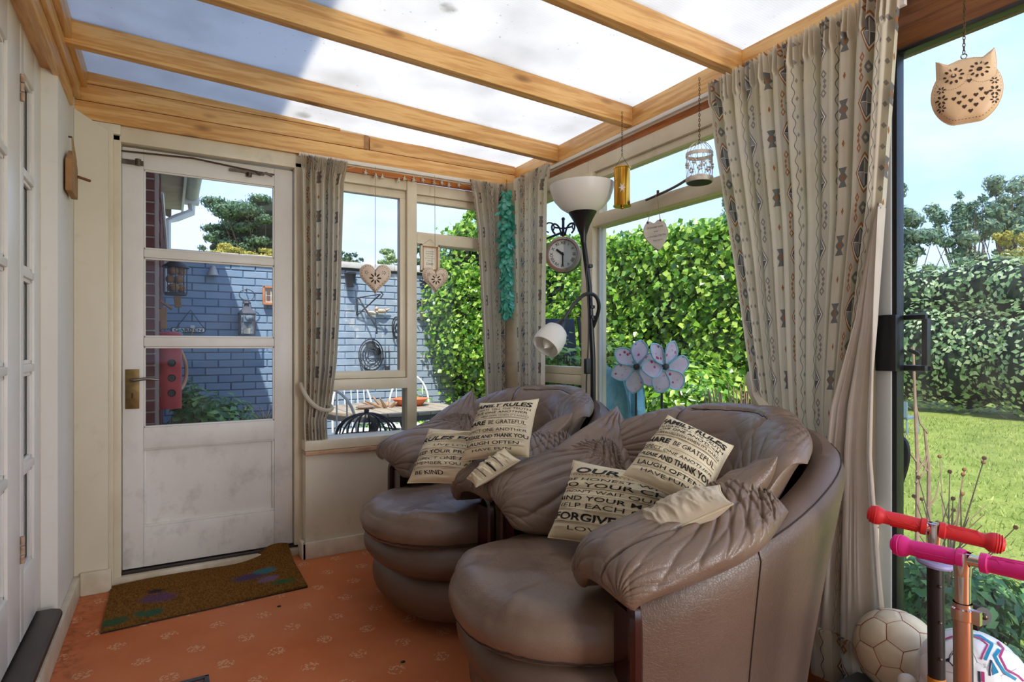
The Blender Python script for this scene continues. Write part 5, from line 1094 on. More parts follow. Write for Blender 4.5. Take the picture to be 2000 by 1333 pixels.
# ================================================================ ARMCHAIRS
def armchair(c, ang, lab, seed):
    ca, sa = math.cos(ang), math.sin(ang)
    def Wd(P):
        P = np.asarray(P, float); X_, Y_, Z_ = P[..., 0], P[..., 1], P[..., 2]
        return np.stack([c[0]+X_*ca-Y_*sa, c[1]+X_*sa+Y_*ca, Z_], -1)
    t = thing('armchair', (c[0], c[1], 0), lab, 'armchair', 'matching leather armchairs')
    L, LD = M['leather'], M['leather_shaded']
    # --- shell: swept section round the back
    plan = [(.27, .455), (.20, .475), (.10, .49), (-.10, .495), (-.28, .46), (-.43, .37), (-.53, .20), (-.555, 0), (-.53, -.20), (-.43, -.37), (-.28, -.46), (-.10, -.495), (.10, -.49), (.20, -.475), (.27, -.455)]
    crest = [.555, .58, .615, .68, .765, .815, .84, .848, .84, .815, .765, .68, .615, .58, .555]
    flare = [.0, .02, .05, .075, .095, .11, .115, .115, .115, .11, .095, .075, .05, .02, .0]
    D = bspl(np.array([(p[0], p[1], z, f) for p, z, f in zip(plan, crest, flare)]), 110); XY = D[:, :2]; tg = np.gradient(XY, axis=0); nr = np.stack([-tg[:, 1], tg[:, 0]], 1)*-1; nr /= np.linalg.norm(nr, axis=1, keepdims=True)
    nr = np.where((XY*nr).sum(1, keepdims=True) < 0, -nr, nr)
    prof = [(-1.0, 0, .035), (-.95, 0, .15), (-.75, 0, .35), (-.45, 0, .6), (-.15, 0, .82), (0, 0, .93), (0, -.012, .975), (0, -.03, 1.0), (0, -.055, 1.008), (0, -.08, .995), (0, -.095, .96), (-.1, -.10, .8), (-.3, -.11, .5), (-.5, -.11, .2)]
    P = np.zeros((110, len(prof), 3))
    for j, (fl, of, zf) in enumerate(prof):
        o = fl*D[:, 3]+of; P[:, j, :2] = XY+nr*o[:, None]; P[:, j, 2] = .035 if j == 0 else zf*D[:, 2]
    mb = MB(); mb.grid(Wd(P)); n0 = len(mb.v)
    for e_ in (0, 109): mb.f.append(tuple((e_*len(prof)+j) for j in range(len(prof))))
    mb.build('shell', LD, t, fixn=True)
    # stitched seams on the shell
    sm = MB()
    for i in (20, 41, 68, 89):
        sm.tube(Wd([P[i, j]+np.array([*nr[i]*.001, 0]) for j in range(0, 8)]), .0016, 5)
    sm.tube(Wd([P[i, 6]+np.array([*nr[i]*.0015, 0]) for i in range(6, 104, 2)]), .0018, 5)
    sm.build('shell_seam', M['seam'], t)
    # dark red wooden arm fronts
    for s in (0, 109):
        y = P[s, 0, 1]; sg = 1 if y > 0 else -1; tr_ = []
        for j in range(0, 11): tr_.append(P[s, j]+np.array([.006, -sg*.012, -.02 if j > 5 else 0]))
        f = MB(); q = bspl(np.array(tr_), 26); f.tube(Wd(q), .017, 8); f.build('wooden_arm_front', M['redwood'], t)
        f = MB(); xs_ = P[s, 0, 0]; f.add(Wd([(xs_+.004, y-sg*.005, .04), (xs_+.004, y-sg*.11, .04), (xs_+.004, y-sg*.11, .50), (xs_+.004, y-sg*.005, .50), (xs_-.03, y-sg*.005, .04), (xs_-.03, y-sg*.11, .04), (xs_-.03, y-sg*.11, .50), (xs_-.03, y-sg*.005, .50)]), [(0, 1, 2, 3), (7, 6, 5, 4), (0, 4, 5, 1), (3, 2, 6, 7), (1, 5, 6, 2), (0, 3, 7, 4)]); f.build('arm_front_panel', M['redwood'], t, fixn=True)
    # --- seat and plinth rolls : stacked rounded discs with a D plan
    def disc(nm, cx_, axf, axr, ay, z0, z1, ex, bul, wrk=0, dome=0., m=L, nt_=120):
        th = np.linspace(0, 2*math.pi, nt_, endpoint=False); cs, sn = np.cos(th), np.sin(th)
        px_ = np.sign(cs)*np.abs(cs)**(2/ex); py_ = np.sign(sn)*np.abs(sn)**(2/ex); ax_ = np.where(cs > 0, axf, axr)
        ph = np.linspace(-math.pi/2, math.pi/2, 26); rows = []
        h = (z1-z0)/2; zc = (z0+z1)/2
        for r in np.linspace(0, 1, 16)[:-1]: rows.append((r, 1))
        R1 = [(r, 'b') for r in np.linspace(0.0, .98, 8)]; pts = []
        for r, _ in R1: pts.append((r*(1-bul), z0))
        for a in ph: pts.append(((1-bul)+bul*math.cos(a), zc+h*math.sin(a)))
        for r in np.linspace(.98, 0, 22): pts.append((r*(1-bul), z1))
        P = np.zeros((nt_, len(pts), 3))
        for j, (r, z) in enumerate(pts):
            x = cx_+px_*ax_*r; y = py_*ay*r; zz_ = np.full(nt_, z)
            if j >= 26: rr = r; zz_ = zz_+dome*(1-min(1, r)**2.2)
            if wrk:
                if j > 14: 
                    rp_ = ridge(th*26+2.2*fnoise(th*3+5, th*0+j*.02, 1, 1, seed, 3)); edge = math.exp(-((r-.93)/.13)**2)*(1 if z > zc-h*.2 else .5); zz_ = zz_-(1-rp_)*0+(rp_**2)*wrk*edge*1.5*fnoise(th*2, th*0+1, 2, 1, seed+1, 2); 
                    zz_ = zz_+fnoise(x*2+7, y*2+7, 2, 2, seed+2, 4)*wrk*1.3*(r < .97)
                x = x+px_*0
            P[:, j] = np.stack([x, y, zz_], 1)
        mb = MB(); mb.grid(Wd(P), close_u=True); o = mb.build(nm, m, t, sharp=0); return P, px_, py_, ax_
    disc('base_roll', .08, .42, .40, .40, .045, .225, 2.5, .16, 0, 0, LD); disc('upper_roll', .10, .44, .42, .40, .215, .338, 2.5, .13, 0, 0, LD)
    Ps, px_, py_, ax_ = disc('seat_cushion', .12, .45, .40, .352, .318, .452, 2.35, .17, .020, .028)
    # welt seam round the seat
    j0 = 8+8; sm = MB(); sm.tube(Wd(Ps[:, j0]*np.array([1.0, 1, 1])+np.stack([px_*.0006, py_*.0006, px_*0], 1)), .0022, 5, closed=True); sm.build('seat_welt', M['seam'], t)
    # --- back cushion
    bc = [(-.06, -.16, -.25, -.33, -.37, -.33, -.25, -.16, -.06), (.40, .33, .22, .11, 0, -.11, -.22, -.33, -.40)]
    C = []
    for i in range(9):
        xx, yy_ = bc[0][i], bc[1][i]; k = abs(i-4)/4; tp = .83-.03*k**2-(.02 if i > 6 else 0)
        C.append([(xx+.07, yy_*.95, .47), (xx+.03, yy_, .58), (xx-.01, yy_*1.05, .70), (xx-.05, yy_*1.05, tp-.05), (xx-.10, yy_*1.07, tp+.012), (xx-.155, yy_*1.07, tp+.0)])
    def wr_back(u, v):
        w = fnoise(u*1.2+3, v*.7+3, 1.5, 1.5, seed+5, 2)*.010
        for pu, pv, k, a, r in ((-.55, 1.0, 24, .010, .6), (.55, 1.0, 24, .010, .6), (-1.0, -.2, 18, .010, .7), (1.0, -.2, 18, .010, .7), (-.3, -1, 20, .006, .5), (-.9, .9, 22, .008, .5), (.9, .9, 22, .008, .5)): w = w+pleats(u, v, pu, pv, k, a*.55, r, seed=seed+int(k))
        for us in (-.45, .45): w = w-.009*np.exp(-((u-us-.05*np.sin(v*2.5))/.022)**2)*np.clip((v+.9), 0, 1)
        w = w-.008*np.exp(-((v-.52-.05*u*u)/.03)**2)*(np.abs(u) < .42)
        return w
    mb, top, N = pillow(Wd(C), .085, 200, 140, .45, wr_back, .5, side=1 if seed >= 0 else -1)
    # make sure it bulges towards the sitter
    fwd = np.array([ca, sa, 0])
    if (N[100, 50]*fwd).sum() < 0: mb, top, N = pillow(Wd(C), .085, 200, 140, .45, wr_back, .5, side=-1)
    bo_ = mb.build('back_cushion', L, t, sharp=0); sm = MB(); nu_, nv_ = top.shape[:2]
    for us in (-.45, .45):
        pts = []
        for j in range(6, nv_-6, 3):
            v_ = -1+2*j/(nv_-1); i = int(round((us+.05*math.sin(v_*2.5)+1)/2*(nu_-1))); pts.append(tuple(top[i, j]+N[i, j]*.0005))
        sm.tube(pts, .0016, 5)
    j = int(round((.52+1)/2*(nv_-1))); pts = [tuple(top[i, min(nv_-3, j+int(2.5*((-1+2*i/(nu_-1))**2)*4))]+N[i, j]*.0005) for i in range(int(.275*nu_), int(.725*nu_), 3)]; sm.tube(pts, .0016, 5)
    sm.build('stitched_seam', M['seam'], bo_)
    # --- draped arm pads
    def arm(sg):
        rows = [[(.295, .25, .50), (.320, .29, .54), (.33, .37, .565), (.32, .45, .555), (.30, .48, .54)],
                [(.295, .22, .49), (.305, .26, .60), (.315, .37, .625), (.31, .455, .60), (.295, .50, .565)],
                [(.16, .20, .47), (.17, .25, .61), (.17, .37, .652), (.17, .47, .625), (.16, .51, .59)],
                [(.03, .20, .48), (.03, .25, .65), (.03, .37, .69), (.03, .47, .665), (.03, .515, .625)],
                [(-.05, .22, .52), (-.05, .27, .68), (-.05, .36, .72), (-.05, .44, .70), (-.05, .495, .66)],
                [(-.11, .24, .60), (-.115, .29, .71), (-.12, .35, .74), (-.12, .41, .725), (-.125, .46, .70)]]
        rows = [[(x, y*sg, z) for x, y, z in r] for r in rows]
        def wr(u, v):
            w = fnoise(u*1.2+2, v*2+3, 1.5, 1.5, seed+8+sg, 2)*.009
            fa = 1.9 if sg < 0 else 1.0; w = w+fnoise(u*3+4, v*3+5, 3, 3, seed+21, 3)*.016*np.clip((u-.15)*1.6, 0, 1)
            w = w+pleats(u, v, .62, -.40, 40, .0085*(1.5 if sg < 0 else 1), 1.2, seed=seed+2, asp=.8)+pleats(u, v, 1.05, .1, 30, .009, 1.0, seed=seed+4, asp=.7)
            w = w+pleats(u, v, -.98, -.5, 22, .006, .5, seed=seed+6)+pleats(u, v, -.9, .7, 20, .005, .4, seed=seed+9)
            w = w-.014*np.exp(-((v-.32-.06*np.sin(u*3))/.02)**2)*np.clip((.6-u), 0, 1)
            return w
        W_ = Wd(rows); mb, top, N = pillow(W_, .052, 190, 150, .42, wr, .35, px=3)
        if N[95, 75, 2] < 0: mb, top, N = pillow(W_, .052, 190, 150, .42, wr, .35, px=3, side=-1)
        mb.build('arm_pad', L, t, sharp=0)
        # pointed wing between back and arm
        C = [[(.10, .40, .72), (.13, .36, .66), (.12, .30, .59), (.10, .25, .52)], [(-.02, .44, .78), (-.01, .39, .70), (0, .31, .62), (.0, .24, .53)],
             [(-.13, .46, .82), (-.12, .40, .74), (-.11, .31, .65), (-.10, .23, .54)], [(-.20, .475, .86), (-.21, .41, .77), (-.20, .30, .67), (-.18, .20, .55)]]
        if sg > 0: C = [[(x*.62, y*(.9 if j == 0 else .97), z-(.035 if j == 0 else 0)) for j, (x, y, z) in enumerate(r)] for r in C]
        C = [[(x, y*sg, z) for x, y, z in r] for r in C]
        def wr2(u, v): return fnoise(u*2+6, v*2+3, 2, 2, seed+11, 2)*.007+pleats(u, v, -.3, 1.05, 26, .009, 1.2, seed=seed+12)+pleats(u, v, 1, -1, 18, .008, 1.0, seed=seed+13)
        W_ = Wd(C); cen = Wd([0.25, 0, .8])
        mb, top, N = pillow(W_, .06, 120, 120, .5, wr2, .6)
        if (N[60, 60]*(cen-top[60, 60])).sum() < 0: mb, top, N = pillow(W_, .06, 120, 120, .5, wr2, .6, side=-1)
        mb.build('side_wing', L, t, sharp=0)
    arm(1); arm(-1)
    # dark feet / swivel plate
    MB().lathe([(0, 0), (.30, 0), (.30, .035), (0, .035)], (c[0], c[1], 0), seg=24).build('swivel_base', M['black'], t)
    return t
armchair((1.24, 2.32), R(185), 'brown leather armchair in the far corner by the white garden door', 3)
armchair((1.22, 1.33), R(169), 'brown leather armchair nearest the camera beside the big patterned curtain', 17)
# ================================================================ PRINTED CUSHIONS
def cushion(TL, TR, BR, BL, th, lines, lab, seed, group='printed house rules cushions', sag=.0, m='linen', fold=.010, back=.8):
    TL, TR, BR, BL = (np.array(p) for p in (TL, TR, BR, BL)); C = []
    for i in range(5):
        a = i/4; C.append([(TL*(1-a)+TR*a)*(1-b_)+(BL*(1-a)+BR*a)*b_ for b_ in (0, .25, .5, .75, 1)])
    C = np.array(C); cen = C.mean((0, 1)); C2 = C.copy()
    for i in range(5):
        for j in range(5):
            if (i in (0, 4)) != (j in (0, 4)): C2[i, j] += (cen-C[i, j])*.06
    def wr(u, v):
        w = fnoise(u*.6+4, v*3+4, 2, 2, seed, 4)*fold
        w = w+(ridge(v*9+1.5*fnoise(u+4, v+4, 1.2, 1, seed+2, 3)+u*.6)**3)*fold*.9*np.clip(.4+fnoise(u+9, v+9, 1.5, 1.5, seed+7, 2), 0, 1)
        return w
    W_ = C2; k = 90; vw = np.array([0, 0, H])-cen; mb, top, N = pillow(W_, th, k, k, .5, wr, back)
    if (N[45, 45]*vw).sum() < 0: mb, top, N = pillow(W_, th, k, k, .5, wr, back, side=-1)
    t = mb.build('scatter_cushion', M[m], sharp=0, label=lab, cat='cushion', group=group)
    pr_ = MB(); bd = MB()
    def mapto(V, dst, F, off=.0011):
        if not len(V): return
        a = np.clip(V[:, 0], .006, .994)*(k-1); b_ = np.clip(V[:, 1], .006, .994)*(k-1); i = np.minimum(a.astype(int), k-2); j = np.minimum(b_.astype(int), k-2); fa = (a-i)[:, None]; fb = (b_-j)[:, None]
        S_ = top+N*off; P = S_[i, j]*(1-fa)*(1-fb)+S_[i+1, j]*fa*(1-fb)+S_[i, j+1]*(1-fa)*fb+S_[i+1, j+1]*fa*fb
        dst.add(P, F)
    for ln in lines:
        s, v, h = ln[0], .045+.91*ln[1], ln[2]; x0, x1 = ln[3] if len(ln) > 3 else (.04, .96); bold = ln[4] if len(ln) > 4 else 0
        if s == '-':                                            # rule line, subdivided
            n = 40; xs = np.linspace(x0, x1, n); V = np.concatenate([np.stack([xs, np.full(n, v-h/2)], 1), np.stack([xs, np.full(n, v+h/2)], 1)]); mapto(V, bd, [(q, q+1, q+1+n, q+n) for q in range(n-1)]); continue
        if s == '.':
            for x in np.arange(x0, x1, .035): V = np.array([(x-h, v-h), (x+h, v-h), (x+h, v+h), (x-h, v+h)]); mapto(V, pr_, [(0, 1, 2, 3)])
            continue
        V, F = text2d(s, bold)
        w_ = V[:, 0].max()-V[:, 0].min(); X_ = x0+(V[:, 0]-V[:, 0].min())/w_*(x1-x0); Y_ = v-V[:, 1]*h/.7
        mapto(np.stack([X_, Y_], 1), pr_ if bold >= 0 and len(ln) < 6 else bd, F)
    if pr_.v: pr_.build('printed_lettering', M['ink'], t, smooth=False)
    if bd.v: bd.build('printed_rules', M['inkgrey'], t, smooth=False)
    e_ = [0]*(k)+list(range(k))+[k-1]*k+list(range(k-1, -1, -1)); f_ = list(range(k))+[k-1]*k+list(range(k-1, -1, -1))+[0]*k
    MB().tube([tuple(top[a, b_]) for a, b_ in list(zip(e_, f_))[::3]], .0022, 5, closed=True).build('edge_seam', M['linen'], t)
    return t
HOUSE = [('IN OUR HOUSE', .10, .085, (-.16, 1.2), .03), ('.', .17, .004), ('BE HONEST WITH US', .235, .038, (.02, 1.2)), ('DO YOUR CHORES', .325, .055, (-.05, 1.35), .01), ('-', .375, .004, (.02, .98)), ("DON'T WAIT", .42, .04, (.05, .62)), ('QUICKLY', .43, .045, (.66, 1.2), 0), ('-', .475, .004, (.0, 1)),
         ('MIND YOUR MANNERS', .525, .052, (-.02, 1.25), .01), ('HELP EACH OTHER', .62, .055, (.0, 1.15)), ('-', .675, .004, (0, 1)), ('-', .69, .003, (0, 1)), ('FORGIVE & FORGET', .77, .085, (.03, 1.35), .03), ('-', .845, .004, (0, 1)), ('-', .86, .003, (0, 1)), ('LOVE LOTS', .92, .05, (.2, .95))]
FAMILY = [('FAMILY RULES', .10, .085, (.0, .97), .035), ('.', .160, .0035), ('ALWAYS TELL THE TRUTH', .20, .038, (.03, .97)), ('LOVE ONE ANOTHER', .27, .042, (.03, .95), .01), ('-', .315, .003), ("WORK HARD EVEN WHEN IT'S HARD", .35, .032, (.03, .97)), ('-', .39, .004), ('-', .40, .003),
          ('SHARE', .475, .07, (-.06, .36), .035), ('BE GRATEFUL', .475, .065, (.41, .96)), ('.', .545, .004, (.04, .4)), ('-', .56, .003, (.4, .97)), ('RESPECT ONE ANOTHER', .62, .045, (-.02, .98)), ('-', .66, .003), ('SAY PLEASE AND THANK YOU', .73, .055, (-.08, 1.0), .025), ('-', .79, .004), ('LAUGH OFTEN', .85, .05, (.1, .9), .01), ('-', .90, .003), ('HAVE FUN', .95, .035, (.2, .8))]
RULES = [('-', .18, .0), ('RULES FOR LIFE', .27, .10, (.02, 1.35), .03), ('.', .36, .004, (.15, .98)), ('LIVE LOVE LAUGH', .43, .04, (.3, 1.3)), ('-', .50, .004), ('KEEP YOUR PROMISES', .57, .055, (.0, 1.1), .01), ('-', .63, .003), ('RESPECT ONE ANOTHER', .69, .05, (.0, 1.2)), ('REMEMBER YOU ARE LOVED', .79, .045, (.0, 1.3)), ('-', .85, .004), ('-', .87, .003), ('BE KIND', .93, .05, (.1, .5), .01)]
RULES = RULES[1:]
def lines_clip(L_): return L_
# on the near chair
cushion(aD(1120, 900, 1.86), aD(1345, 935, 1.66), aD(1300, 1095, 1.55), aD(1070, 1050, 1.78), .065, HOUSE, 'linen cushion printed OUR HOUSE and FORGIVE, lying low on the near armchair seat', 31)
cushion(aD(1305, 812, 1.66), aD(1432, 872, 1.54), aD(1375, 1000, 1.42), aD(1215, 930, 1.56), .06, FAMILY, 'linen cushion printed FAMILY RULES, propped highest on the near armchair', 37, fold=.009)
cushion(aD(1405, 948, 1.38), aD(1432, 985, 1.27), aD(1225, 1078, 1.34), aD(1215, 1050, 1.46), .05, [], 'creased cushion seen edge-on, tucked behind the near armchair arm', 41, m='linen_back', fold=.012)
# on the far chair
cushion(aD(838, 838, 2.42), aD(965, 845, 2.30), aD(948, 950, 2.14), aD(796, 944, 2.28), .065, RULES, 'linen cushion printed RULES FOR, leaning low on the far armchair seat', 43, fold=.012)
cushion(aD(938, 788, 2.26), aD(1052, 780, 2.14), aD(1032, 893, 2.04), aD(900, 902, 2.16), .06, FAMILY, 'linen cushion printed FAMILY RULES, upright on the far armchair', 47, fold=.007)
cushion(aD(985, 876, 2.06), aD(1016, 900, 2.0), aD(930, 952, 2.0), aD(912, 935, 2.06), .035, [('-', .3, .02), ('.', .5, .02), ('-', .75, .02)], 'small tip of a printed cushion tucked beside the far armchair arm', 53)
# ================================================================ CURTAINS
def drape(mb, top, bot, n_, m_, cloth, amp, nf, seed, gather=None, head=.09, uv0=0., pinch=None, plane='x', lift=0.):
    """top(s), bot(s) -> points for s in 0..1 ; folds along plane normal"""
    S_ = np.linspace(0, 1, n_); T_ = np.linspace(0, 1, m_); U, V = np.meshgrid(S_, T_, indexing='ij')
    A = np.array([top(s) for s in S_])[:, None, :]; B = np.array([bot(s) for s in S_])[:, None, :]
    P = A*(1-V[..., None])+B*V[..., None]
    if pinch is not None:
        vc, wc, target, k = pinch; wgt = np.exp(-((V-vc)/wc)**2)*k; tv = np.array(target); P[..., :2] = P[..., :2]*(1-wgt[..., None])+tv[:2]*wgt[..., None]
    ph = U*nf*2*math.pi+1.2*fnoise(U*3+seed, V*.6+seed, 2, 1, seed, 3)+.4*np.sin(V*3+U*9)
    f = (np.sin(ph)+.35*np.sin(2*ph+1.3)+.25*fnoise(U*6+1, V*1.2+2, 3, 1, seed+1, 3))*amp
    hw_ = np.clip((head-V)/head, 0, 1); body = 1-hw_
    hf = np.sin(U*nf*5.0*2*math.pi)*amp*.42*np.clip(hw_*4, 0, 1)
    d = f*(.25+.75*body**.6)+hf; 
    if pinch is not None: d = d*(1-.6*wgt)
    ax = 0 if plane == 'x' else 1; P[..., ax] -= d+lift
    P[..., 1-ax] += np.cos(ph)*amp*.35*body
    ln = np.linalg.norm(np.array(top(1))-np.array(bot(1)))
    uv = np.stack([uv0+U*cloth, -V*ln], -1); mb.grid(P, uv=uv); return P
def curtain_obj(name, mb, lab, group='kilim print curtains', p=None): return tag(mb.build(name, M['curtain'], p, sharp=0), lab, 'curtain', group)
def arr(*a): return lambda s: tuple(np.array(a[0])*(1-s)+np.array(a[1])*s)
# far wall, left of the window: tied back
t = thing('curtain', (.67, 3.12, .55), 'narrow kilim print curtain beside the white door, tied back low', 'curtain', 'kilim print curtains')
def poly(pts):
    pts = sorted(pts)
    def f(v): return np.interp(v, [p[0] for p in pts], [p[1] for p in pts])
    return f
def sheet(lv, rv, z0, z1, base, plane, n_, m_, cloth, amp, nf, seed, uv0=0., head=.05, ampf=None, hk=5.0, mat_='curtain', name='cloth', par=None, wav=.35, zt=None):
    """curtain bounded by left(v)/right(v) in-plane coordinates, v 0 top..1 bottom"""
    S_ = np.linspace(0, 1, n_); T_ = np.linspace(0, 1, m_); U, V = np.meshgrid(S_, T_, indexing='ij'); L_ = lv(V); R_ = rv(V)
    ph = U*nf*2*math.pi+1.3*fnoise(U*2+seed, V*.5+seed, 2, 1, seed, 3)
    f = (np.sin(ph)+.35*np.sin(2*ph+1.3)+.3*fnoise(U*5+1, V*1.0+2, 3, 1, seed+1, 3))*amp
    if ampf is not None: f = f*ampf(V)
    hw_ = np.clip((head-V)/head, 0, 1); f = f*(1-hw_*.75)+np.sin(U*nf*hk*2*math.pi)*amp*.5*np.clip(hw_*5, 0, 1)
    hor = L_*(1-U)+R_*U+np.cos(ph)*amp*wav*np.clip(V*12, 0, 1)*np.sin(U*math.pi)
    Z = z0+(z1-z0)*V
    if zt is not None: Z = Z+zt(U)*(1-V)
    Z = Z+np.sin(U*nf*hk*2*math.pi)*.004*(V < .001)
    P = np.stack([base-f, hor, Z], -1) if plane == 'x' else np.stack([hor, base-f, Z], -1)
    P_uv = np.stack([uv0+U*cloth, -V*abs(z1-z0)], -1); mb = MB(); mb.grid(P, uv=P_uv); o = mb.build(name, M[mat_], par, sharp=0); return o, P
sheet(poly([(0, .586), (.5, .597), (.83, .60), (.9, .598), (1, .604)]), poly([(0, .825), (.08, .80), (.5, .782), (.70, .765), (.84, .738), (.90, .712), (1, .722)]), 2.085, .548, 3.145, 'y', 260, 150, .95, .020, 7, 3, uv0=.10, head=.055, par=t, ampf=lambda V: 1-.45*np.exp(-((V-.87)/.05)**2))
tbk = MB(); tbk.tube(bspl([(.588, 3.17, .90), (.598, 3.11, .84), (.65, 3.10, .775), (.71, 3.10, .755), (.742, 3.12, .765), (.735, 3.16, .78)], 24), .011, 8); o = tbk.build('tie_back', M['curtain'], t)
# far wall, right of the window
t = thing('curtain', (1.70, 3.12, .5), 'kilim print curtain on the far wall left of the green hanging garland', 'curtain', 'kilim print curtains')
sheet(poly([(0, 1.545), (.06, 1.57), (.2, 1.60), (.6, 1.635), (1, 1.66)]), poly([(0, 1.80), (.06, 1.79), (1, 1.80)]), 2.09, .60, 3.13, 'y', 220, 140, .95, .018, 6, 9, uv0=.31, par=t)
# garden side, by the corner
t = thing('curtain', (1.82, 2.9, .5), 'kilim print curtain on the garden side between garland and clock', 'curtain', 'kilim print curtains')
sheet(poly([(0, 3.03), (.06, 3.01), (1, 2.97)]), poly([(0, 2.66), (.07, 2.705), (.5, 2.725), (1, 2.735)]), 2.10, .605, 1.80, 'x', 220, 140, .95, .018, 6, 14, uv0=.05, par=t)
# the big one
t = thing('curtain', (1.82, 1.25, .06), 'wide patterned curtain with cream lining between armchair and patio door', 'curtain', 'kilim print curtains')
sheet(poly([(0, 1.555), (.05, 1.54), (.12, 1.52), (.35, 1.43), (.60, 1.345), (.70, 1.28), (.80, 1.21), (1, 1.20)]), poly([(0, .878), (.12, .895), (.30, .92), (.45, .965), (.62, 1.01), (1, 1.06)]), 2.10, .07, 1.795, 'x', 620, 260, 2.0, .024, 12, 23, uv0=.18, head=.052, par=t, hk=4.0, zt=lambda U: .035*U, ampf=lambda V: 1.0-.35*np.exp(-((V-.68)/.08)**2))
sheet(poly([(0, .922), (.25, .985), (.45, 1.06), (1, 1.14)]), poly([(0, .915), (.20, .925), (.55, .935), (.8, .91), (1, .885)]), 1.50, .17, 1.775, 'x', 160, 160, .5, .020, 2.2, 31, par=t, mat_='lining', name='lining', head=.001)
sheet(poly([(0, 1.12), (1, 1.11)]), poly([(0, .883), (1, .875)]), .21, .06, 1.757, 'x', 120, 30, .42, .018, 2.2, 31, uv0=.1, par=t, name='turned_hem', head=.001)
tb_ = MB(); tb_.tube(bspl([(1.87, 1.42, .98), (1.80, 1.36, .93), (1.78, 1.30, .86), (1.78, 1.22, .83)], 18), .026, 8); tb_.build('tie_back', M['curtain'], t)
# tracks
tag(box('curtain_track', mat('white_track_plastic', (222, 216, 204), .4), (.58, 1.80, 3.165, 3.18, 2.080, 2.10), None, .002), 'white plastic curtain track along the far wall', 'curtain track')
tag(box('curtain_track', M['white_track_plastic'] if 'white_track_plastic' in M else MC['white_track_plastic'], (1.868, 1.885, .90, 3.05, 2.100, 2.118), None, .002), 'white plastic curtain track along the garden side', 'curtain track')
# ================================================================ FLOOR LAMP
lb = aD(1150, 600, 2.72); lx, ly = lb.x, lb.y
t = thing('floor_lamp', (lx+.02, ly, 0), 'black uplighter floor lamp with white bowl shade and side reading arm', 'lamp'); BM = M['blackmetal']
bowl_c = aD(1137, 391, 2.72); ax = (Vector((bowl_c.x, bowl_c.y, bowl_c.z))-Vector((lx+.02, ly, .3))).normalized()
opal = mat('opal_white_shade', (238, 234, 226), .35, transl=.35)
sh = MB(); pr_ = [(.03, -.065), (.065, -.058), (.10, -.035), (.13, .0), (.146, .045), (.150, .068), (.145, .068), (.140, .045), (.122, .0), (.09, -.032), (.03, -.058)]
sh.lathe(pr_, bowl_c, ax, 48); sh.build('bowl_shade', opal, t)
MB().lathe([(.0, -.058), (.062, -.050), (.066, -.058), (.050, -.085), (.030, -.125), (.016, -.165), (.0125, -.20)], bowl_c, ax, 28).build('shade_cone', BM, t)
pb = MB(); pt_ = bowl_c-ax*.19; pb.tube([pt_, aD(1151, 560, 2.72), aD(1158, 700, 2.72), (lx+.03, ly, .30), (lx+.03, ly, .03)], .0125, 12); pb.build('pole', BM, t)
MB().lathe([(0, 0), (.13, 0), (.13, .015), (.02, .03), (0, .03)], (lx+.03, ly, 0), seg=30).build('base', BM, t)
an = MB(); an.tube(bspl([tuple(aD(u, v, d)) for u, v, d in ((1158, 640, 2.72), (1165, 622, 2.70), (1172, 600, 2.68), (1166, 578, 2.66), (1152, 572, 2.64), (1135, 578, 2.62), (1118, 598, 2.60), (1101, 625, 2.58))], 40), .0085, 8); an.build('gooseneck_arm', M['black'], t)
ac = aD(1099, 630, 2.58); sd = (aD(1072, 668, 2.52)-ac).normalized()
MB().lathe([(.012, -.01), (.016, .0), (.026, .03), (.034, .05), (0, .05)], ac, sd, 20).build('spot_cone', M['black'], t)
MB().lathe([(.034, .042), (.050, .055), (.062, .085), (.066, .125), (.062, .155), (.058, .155), (.060, .12), (.05, .07), (.03, .05)], ac, sd, 28).build('spot_shade', opal, t)
MB().lathe([(0, .06), (.022, .07), (.028, .10), (.022, .14), (0, .165)], ac, sd, 16).build('bulb', mat('lamp_bulb', (236, 232, 220), .3), t)
cb = MB(); cb.tube(bspl([tuple(aD(u, v, 2.66)) for u, v in ((1149, 515), (1144, 530), (1147, 560), (1150, 620), (1149, 690), (1146, 720), (1145, 760), (1145, 812), (1150, 900))], 40), .0035, 6); cb.build('cable', M['black'], t)
sc_ = aD(1147, 716, 2.66); MB().box(sc_.x-.012, sc_.x+.012, sc_.y-.012, sc_.y+.012, sc_.z-.035, sc_.z+.035).build('inline_switch', M['black'], t, bevel=.004)
cl = MB(); 
for v in (520, 600, 620): q = aD(1151+(v-520)*.05, v, 2.72); cl.lathe([(.0125, -.008), (.017, -.006), (.017, .006), (.0125, .008)], q, seg=14)
cl.build('clip', M['black'], t)
# ================================================================ HANGING THINGS
def flatframe(c, yaw_off=0., tilt=0.):
    """unit right / up / normal (towards camera, turned by yaw_off)"""
    n = Vector((-c[0], -c[1], 0)).normalized(); n = Matrix.Rotation(yaw_off, 3, 'Z') @ n; r = Vector((0, 0, 1)).cross(n).normalized(); u = Vector((0, 0, 1)); r2 = r*math.cos(tilt)+u*math.sin(tilt); u2 = u*math.cos(tilt)-r*math.sin(tilt); return r2, u2, n
def puffy(poly2, c, r, u, n, th, seg=9, edge=.0015):
    """closed outline inflated both sides"""
    cx_, cy_ = np.mean([p[0] for p in poly2]), np.mean([p[1] for p in poly2]); mb = MB(); k = len(poly2)
    for sgn in (1, -1):
        rows = []
        for i in range(seg+1):
            f = i/seg; h = (edge+th*math.sqrt(max(0, 1-f**2.6)))*sgn
            rows.append([tuple(Vector(c)+r*(cx_+(p[0]-cx_)*f)+u*(cy_+(p[1]-cy_)*f)+n*h) for p in poly2])
        mb.grid(np.array(rows).transpose(1, 0, 2), close_u=True)
    return mb
